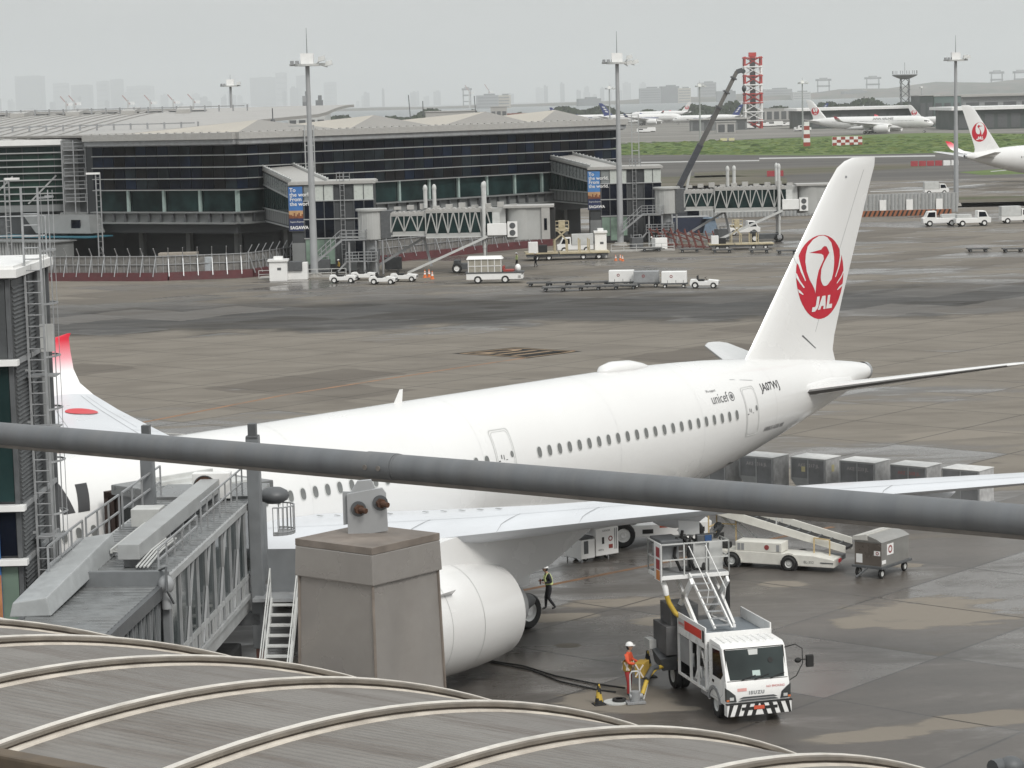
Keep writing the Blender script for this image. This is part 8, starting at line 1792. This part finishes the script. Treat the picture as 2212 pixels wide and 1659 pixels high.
shed('blocky teal cargo shed right of the radar mast', 1996, 2026, 1380, 17.5, 30, DARKW, FASCIA, .4, .5, name='cargo_shed', bays=2)
shed('pale teal cargo building beside the dark shed', 2027, 2085, 1385, 17.0, 30, GREENW, FASCIA, .4, .5, name='cargo_shed', bays=3)
shed('low white-roofed hut at the foot of the lattice tower', 1505, 1625, 1450, 6.5, 14, LEDGE, FASCIA, .8, 1.5, name='apron_hut', bays=5)
shed('small white hut left of the taxiing airliner', 1560, 1600, 1350, 6, 8, FASCIA, FASCIA, .5, .5, name='apron_hut', bays=2)
shed('long pale parapet wall in front of the harbour', 1650, 1960, 1950, 9, 10, FASCIA, FASCIA, .5, .3, name='long_wall', bays=20)
shed('long brick-red hangar behind the pyramid roofs', 1090, 1225, 2100, 9, 30, mat('brick_red_wall', (.22, .085, .065), .7, var=.15, scale=.05), mat('red_brown_roof', (.22, .09, .07), .7, var=.1), 1.0, 2, name='hangar', bays=9)
shed('block of white terminal buildings beyond the arched roof', 935, 1042, 1500, 15, 40, FASCIA, FASCIA, .5, .5, name='office_block', bays=5)
shed('grey low building beyond the arched roof', 640, 720, 1300, 17, 40, STEEL_L, FASCIA, .5, .5, name='office_block', bays=4)
shed('pale low building beside the distant masts', 1075, 1110, 2000, 16, 30, FASCIA, FASCIA, .5, .5, name='office_block', bays=3)
# parked ramp vehicles far away
FV = None; rn = random.Random(4)
for vi, (u, v) in enumerate([(1385, 286), (1396, 286), (1405, 285)]+[(1545+i*11, 279+rn.uniform(-1, 1)) for i in range(3)]+[(1575+i*12, 281-i*.3) for i in range(3)]+[(1640+i*13, 274-i*.4) for i in range(8)]+[(1725, 283), (1738, 283)]+[(2100+i*14, 268-i*.3) for i in range(8)]+[(2060, 270), (2075, 270)]):
    p = at(u, v); s = 1.0+.6*rn.random(); vl_ = 'small white vehicle on the far apron, '+('%s right of the second mast' % ORD[vi] if vi < 3 else '%s behind the crane boom' % ORD[vi-3] if vi < 9 else '%s in the line by the lattice tower' % ORD[vi-9] if vi < 17 else '%s under the tail of the taxiing airliner' % ORD[vi-17] if vi < 19 else '%s before the cargo terminal' % ORD[vi-19])
    if FV is None:
        FV = thing('service_vehicle', 'small white ramp vehicle parked on the far apron', 'vehicle', p, 0, 'distant white ramp vehicles'); FV.scale = (s,)*3
        m = MB(); m.prism([(x, -.9, z) for x, z in ((-2.4, .4), (2.4, .4), (2.4, 1.2), (1.6, 1.4), (1.2, 2.1), (-2.2, 2.1), (-2.4, 1.4))], (0, 1.8, 0)); m.build('vehicle_body', PAINT_W, FV)
        m = MB(); m.span(-1.8, 1.0, -.93, -.9, 1.35, 1.95); m.build('vehicle_window', DKGLASS, FV); m = MB(); m.span(-2, 2, -.8, .8, .02, .5); m.build('running_gear', BLACK, FV)
    else: dup(FV, p, rn.choice((0, math.pi, .4)), vl_, scale=(s,)*3)
for i, (u, v) in enumerate(((1523, 279), (1604, 278), (1616, 279))):
    p = at(u, v); t = thing('passenger_stairs', ORD[i]+' white mobile passenger stairs from the crane boom\'s foot on the far apron', 'stairs', p, math.pi if i else 0, 'distant passenger stairs'); m = MB(); m.hexa([(-4, -1, .8), (3.5, -1, .8), (3.5, 1, .8), (-4, 1, .8), (3.0, -1, 5.0), (3.8, -1, 5.0), (3.8, 1, 5.0), (3.0, 1, 5.0)]); m.build('stair_body', PAINT_W, t); m = MB(); m.span(-4, 3, -.9, .9, 0, .9); m.build('stair_chassis', STEEL_D, t)
# far tree belt: clumped leaf masses along the airfield edge
tm_ = MB(); rn = random.Random(21)
for i in range(5200):
    u = rn.uniform(720, 2260); d = rn.uniform(2450, 2700); x = (u-1106)/F_PX*d
    hh = 7.5+4*math.sin(u*.021)+3*math.sin(u*.067+1); z = rn.random()**.7*max(3, hh); s = rn.uniform(1.2, 3.2); a = rn.uniform(0, 3.14); b = rn.uniform(-.6, .6)
    dx, dy, dz = math.cos(a)*s, math.sin(a)*s, math.sin(b)*s
    tm_.add([(x-dx, d-dy, z-s*.7), (x+dx, d+dy, z-s*.5), (x+dx*.7, d+dy*.7, z+s*.8), (x-dx*.8, d-dy*.8, z+s*.6)], [(0, 1, 2, 3)], rn.choice((0, 0, 1)))
tag(tm_.build('tree_belt', [mat('belt_green', (.035, .055, .026), .9, var=.3, scale=.02), mat('belt_dark', (.022, .036, .02), .9, var=.3, scale=.02)]), 'dark belt of trees along the far side of the airfield', 'trees', kind='stuff')
# ------------------------------------------------------------------ harbour, hills and the skyline in the haze
WATER = far_ground('harbour_water', [(.10, .12, .125), (.13, .15, .155)], .01, rough=.35, stripes=(.1, 1, 1), spec=.5)
sheet('far_ground_sheet', [(-9000, 3190), (9000, 3190), (25000, 45000), (-25000, 45000)], WATER, -.6)
hm = MB(); n = 90; top = []; 
for i in range(n+1):
    x = -1500+4200*i/n; top.append((x, (4+18*max(0, min(1, (x-150)/700)))*(.7+.4*abs(math.sin(i*.21))+.35*math.sin(i*.83+1)**2)))
hm.loft([[(x*2.2, 9000, -1), (x*2.2, 9100, h_*.9), (x*2.2, 9300, h_*1.5), (x*2.2, 10400, h_*1.9), (x*2.2, 11200, -1)] for x, h_ in top], closed=False)
tag(hm.build('shore_hills', far_ground('shore_scrub', [(.05, .06, .04), (.10, .095, .08), (.16, .11, .09)], .01), smooth=60), kind='structure')
BW = [mat('far_wall_pale', (.42, .42, .41), .7, var=.1, scale=.02), mat('far_wall_mid', (.28, .29, .30), .7, var=.1, scale=.02), mat('far_wall_dark', (.16, .17, .18), .7, var=.1, scale=.02), mat('far_wall_buff', (.45, .42, .36), .7, var=.1, scale=.02)]
def block(u0, u1, vt, d, mi, label, nm='tower_block', group='buildings of the hazy skyline'):
    x0, x1 = (u0-1106)/F_PX*d, (u1-1106)/F_PX*d; hz_v = 219+(1106-(u0+u1)/2)*.0254; H_ = CAM_H+(hz_v-vt)*d/F_PX
    t = thing(nm, label, 'building', ((x0+x1)/2, d, 0), rnd.uniform(-.15, .15), group); W_ = x1-x0
    m = MB(); m.box((0, 0, H_/2-1), (W_, W_*.8, H_)); m.build('wall', BW[mi], t)
    m = MB(); m.box((W_*.1, 0, H_+1), (W_*.5, W_*.4, 5)); m.build('roof_plant', BW[2], t)
    nf = max(2, min(6, int(H_/9))); 
    for k in range(nf): m = MB(); m.box((0, -W_*.4-.2, H_*(k+.6)/(nf+.4)-1), (W_*.92, .5, H_/(nf+.4)*.35)); m.build('window_band', BW[2], t)
    return t
sky1 = [(62, 118, 165, 6500), (140, 172, 180, 6800), (180, 222, 184, 6600), (234, 258, 176, 6400), (262, 290, 172, 6700), (300, 352, 186, 7000), (562, 616, 168, 6600), (616, 640, 158, 6500), (660, 690, 164, 6900), (720, 745, 178, 6800)]
for i, (a, b, v, d) in enumerate(sky1): block(a, b, v, d*4.0, 1 if i % 2 else 2, 'hazy grey tower block on the far city skyline, '+['widest and leftmost', 'next to the widest one', 'low one before the gap', 'slim one', 'twin of the slim one', 'broad low one near the crane jibs', 'broad one left of the first mast', 'stepped top behind the first mast', 'pale one right of the first mast', 'small one further right'][i])
for i, (a, b, v, d, mi, l) in enumerate(((1045, 1092, 205, 3500, 1, 'grey warehouse block in the harbour haze'), (1092, 1118, 205, 3520, 3, 'buff factory block beside the grey warehouse'), (1262, 1310, 212, 3600, 2, 'dark roofed shed behind the blue-tailed airliner'), (1395, 1440, 190, 4000, 1, 'grey block left of the thin mast in haze'), (1440, 1478, 186, 4100, 2, 'darker block next to it in haze'), (1478, 1505, 190, 4050, 3, 'cream block behind the thin mast'), (1520, 1560, 178, 4400, 1, 'tall grey block behind the crane boom'), (1560, 1600, 196, 4000, 2, 'low dark block behind the crane boom'), (1660, 1720, 192, 4200, 1, 'grey silo block right of the lattice tower'), (1722, 1760, 198, 4100, 0, 'pale tank house right of the lattice tower'), (1830, 1880, 196, 4200, 2, 'grey plant building below the harbour cranes'), (672, 690, 205, 2400, 1, 'small grey block beside the first mast'), (700, 716, 214, 2300, 2, 'lower grey block beside the first mast'))): block(a, b, v, d*(2.2 if d > 3000 else 1), mi, l)
rn = random.Random(33); fm = MB()
for i in range(60):
    u = rn.uniform(10, 1010) if i < 44 else rn.uniform(1040, 1480); w = rn.uniform(5, 18); hz_v = 219+(1106-u)*.0254; d = rn.uniform(21000, 31000)
    H_ = CAM_H+rn.uniform(8, 36)*(1.3 if rn.random() < .2 else 1)*d/F_PX; x = (u-1106)/F_PX*d; W_ = w*d/F_PX
    fm.box((x, d, H_/2), (W_, W_*.8, H_)); fm.box((x+W_*rn.uniform(-.2, .2), d, H_*1.04), (W_*.45, W_*.4, H_*.08))
fs_ = fm.build('far_skyline', BW[2]); tag(fs_, 'faint grey mass of city towers fading into the haze on the horizon', 'skyline', kind='stuff')
# harbour gantry cranes
def gantry(label, u, vt, d, w):
    hz_v = 219+(1106-u)*.0254; H_ = CAM_H+(hz_v-vt)*d/F_PX; W_ = w*d/F_PX; t = thing('harbour_crane', label, 'crane', ((u-1106)/F_PX*d, d, 0), 0, 'harbour cranes in the haze'); m = MB(); b = H_*.05
    for s in (-1, 1): m.beam((s*W_*.36, 0, 0), (s*W_*.36, 0, H_*.95), b, b)
    m.beam((-W_*.42, 0, H_*.62), (W_*.42, 0, H_*.62), b, b*1.6); m.beam((-W_*.5, 0, H_*.93), (W_*.5, 0, H_*.93), b, b*2.0); m.beam((-W_*.36, 0, H_*.3), (W_*.36, 0, H_*.3), b, b); m.build('gantry_frame', BW[2], t)
    m = MB(); m.box((0, 0, H_*.99), (W_*.5, b*2, H_*.1)); m.build('machine_house', BW[1], t)
for i, (u, vt, d, w, l) in enumerate(((1790, 170, 3900, 34, 'first of the hazy harbour cranes right of the tower'), (1896, 166, 3900, 36, 'hazy harbour crane with rounded top beside the radar mast'), (2162, 154, 4000, 32, 'square gantry crane near the picture edge'), (2212, 153, 4000, 32, 'square gantry crane cut by the picture edge'), (1880, 196, 4000, 18, 'small hazy harbour crane'), (1025, 190, 3900, 22, 'pale harbour crane above the pyramid roofs'))): gantry(l, u, vt, d*2.6, w)
for i, (u, vt, d) in enumerate(((165, 208, 2600), (183, 206, 2600), (298, 206, 2600), (345, 205, 2600), (395, 204, 2600), (438, 203, 2600), (1072, 182, 3600), (1030, 184, 3600))):
    d *= 2.4; hz_v = 219+(1106-u)*.0254; H_ = CAM_H+(hz_v-vt)*d/F_PX; t = thing('jib_crane', ORD[i % 6]+(' small hazy jib crane over the arched roof, counting from the gate tower' if u < 600 else ' hazy jib crane over the pyramid roofs'), 'crane', ((u-1106)/F_PX*d, d, 0), 0, 'hazy jib cranes '+('over the arched roof' if u < 600 else 'over the pyramid roofs'))
    m = MB(); m.beam((0, 0, 0), (0, 0, H_*.8), 4, 4); m.build('crane_tower', BW[0], t); m = MB(); m.beam((5, 0, H_*.62), (-14, 0, H_*1.0), 2.6, 2.6); m.build('crane_jib', mat('hazy_red', (.36, .20, .18), .6), t); m = MB(); m.box((12, 0, H_*.66), (11, 6, 8)); m.build('counterweight', PAINT_W, t)
for i, (u, vt, d) in enumerate(((905, 205, 1450), (930, 218, 1450), (1046, 207, 1450))):
    hz_v = 219+(1106-u)*.0254; H_ = CAM_H+(hz_v-vt)*d/F_PX; t = thing('antenna_mast', ORD[i]+' thin dark antenna pole along the distant white terminal block', 'antenna', ((u-1106)/F_PX*d, d, 0), 0, 'antenna poles by the white block'); m = MB(); m.beam((0, 0, 0), (-1.5 if i != 1 else 0, 0, H_), .5, .5); m.build('pole', STEEL_D, t)
# ------------------------------------------------------------------ air
HZ = bpy.data.materials.new('haze_air'); HZ.use_nodes = True; nt = HZ.node_tree; nt.nodes.clear()
o_ = nt.nodes.new('ShaderNodeOutputMaterial'); pv = nt.nodes.new('ShaderNodeVolumePrincipled'); pv.inputs['Color'].default_value = (.97, .985, .99, 1); pv.inputs['Density'].default_value = HAZE; pv.inputs['Anisotropy'].default_value = .3; nt.links.new(pv.outputs[0], o_.inputs['Volume'])
m = MB(); m.span(-26000, 26000, -260, 46000, -4, 700); hzb = m.build('haze', HZ); tag(hzb, kind='stuff')
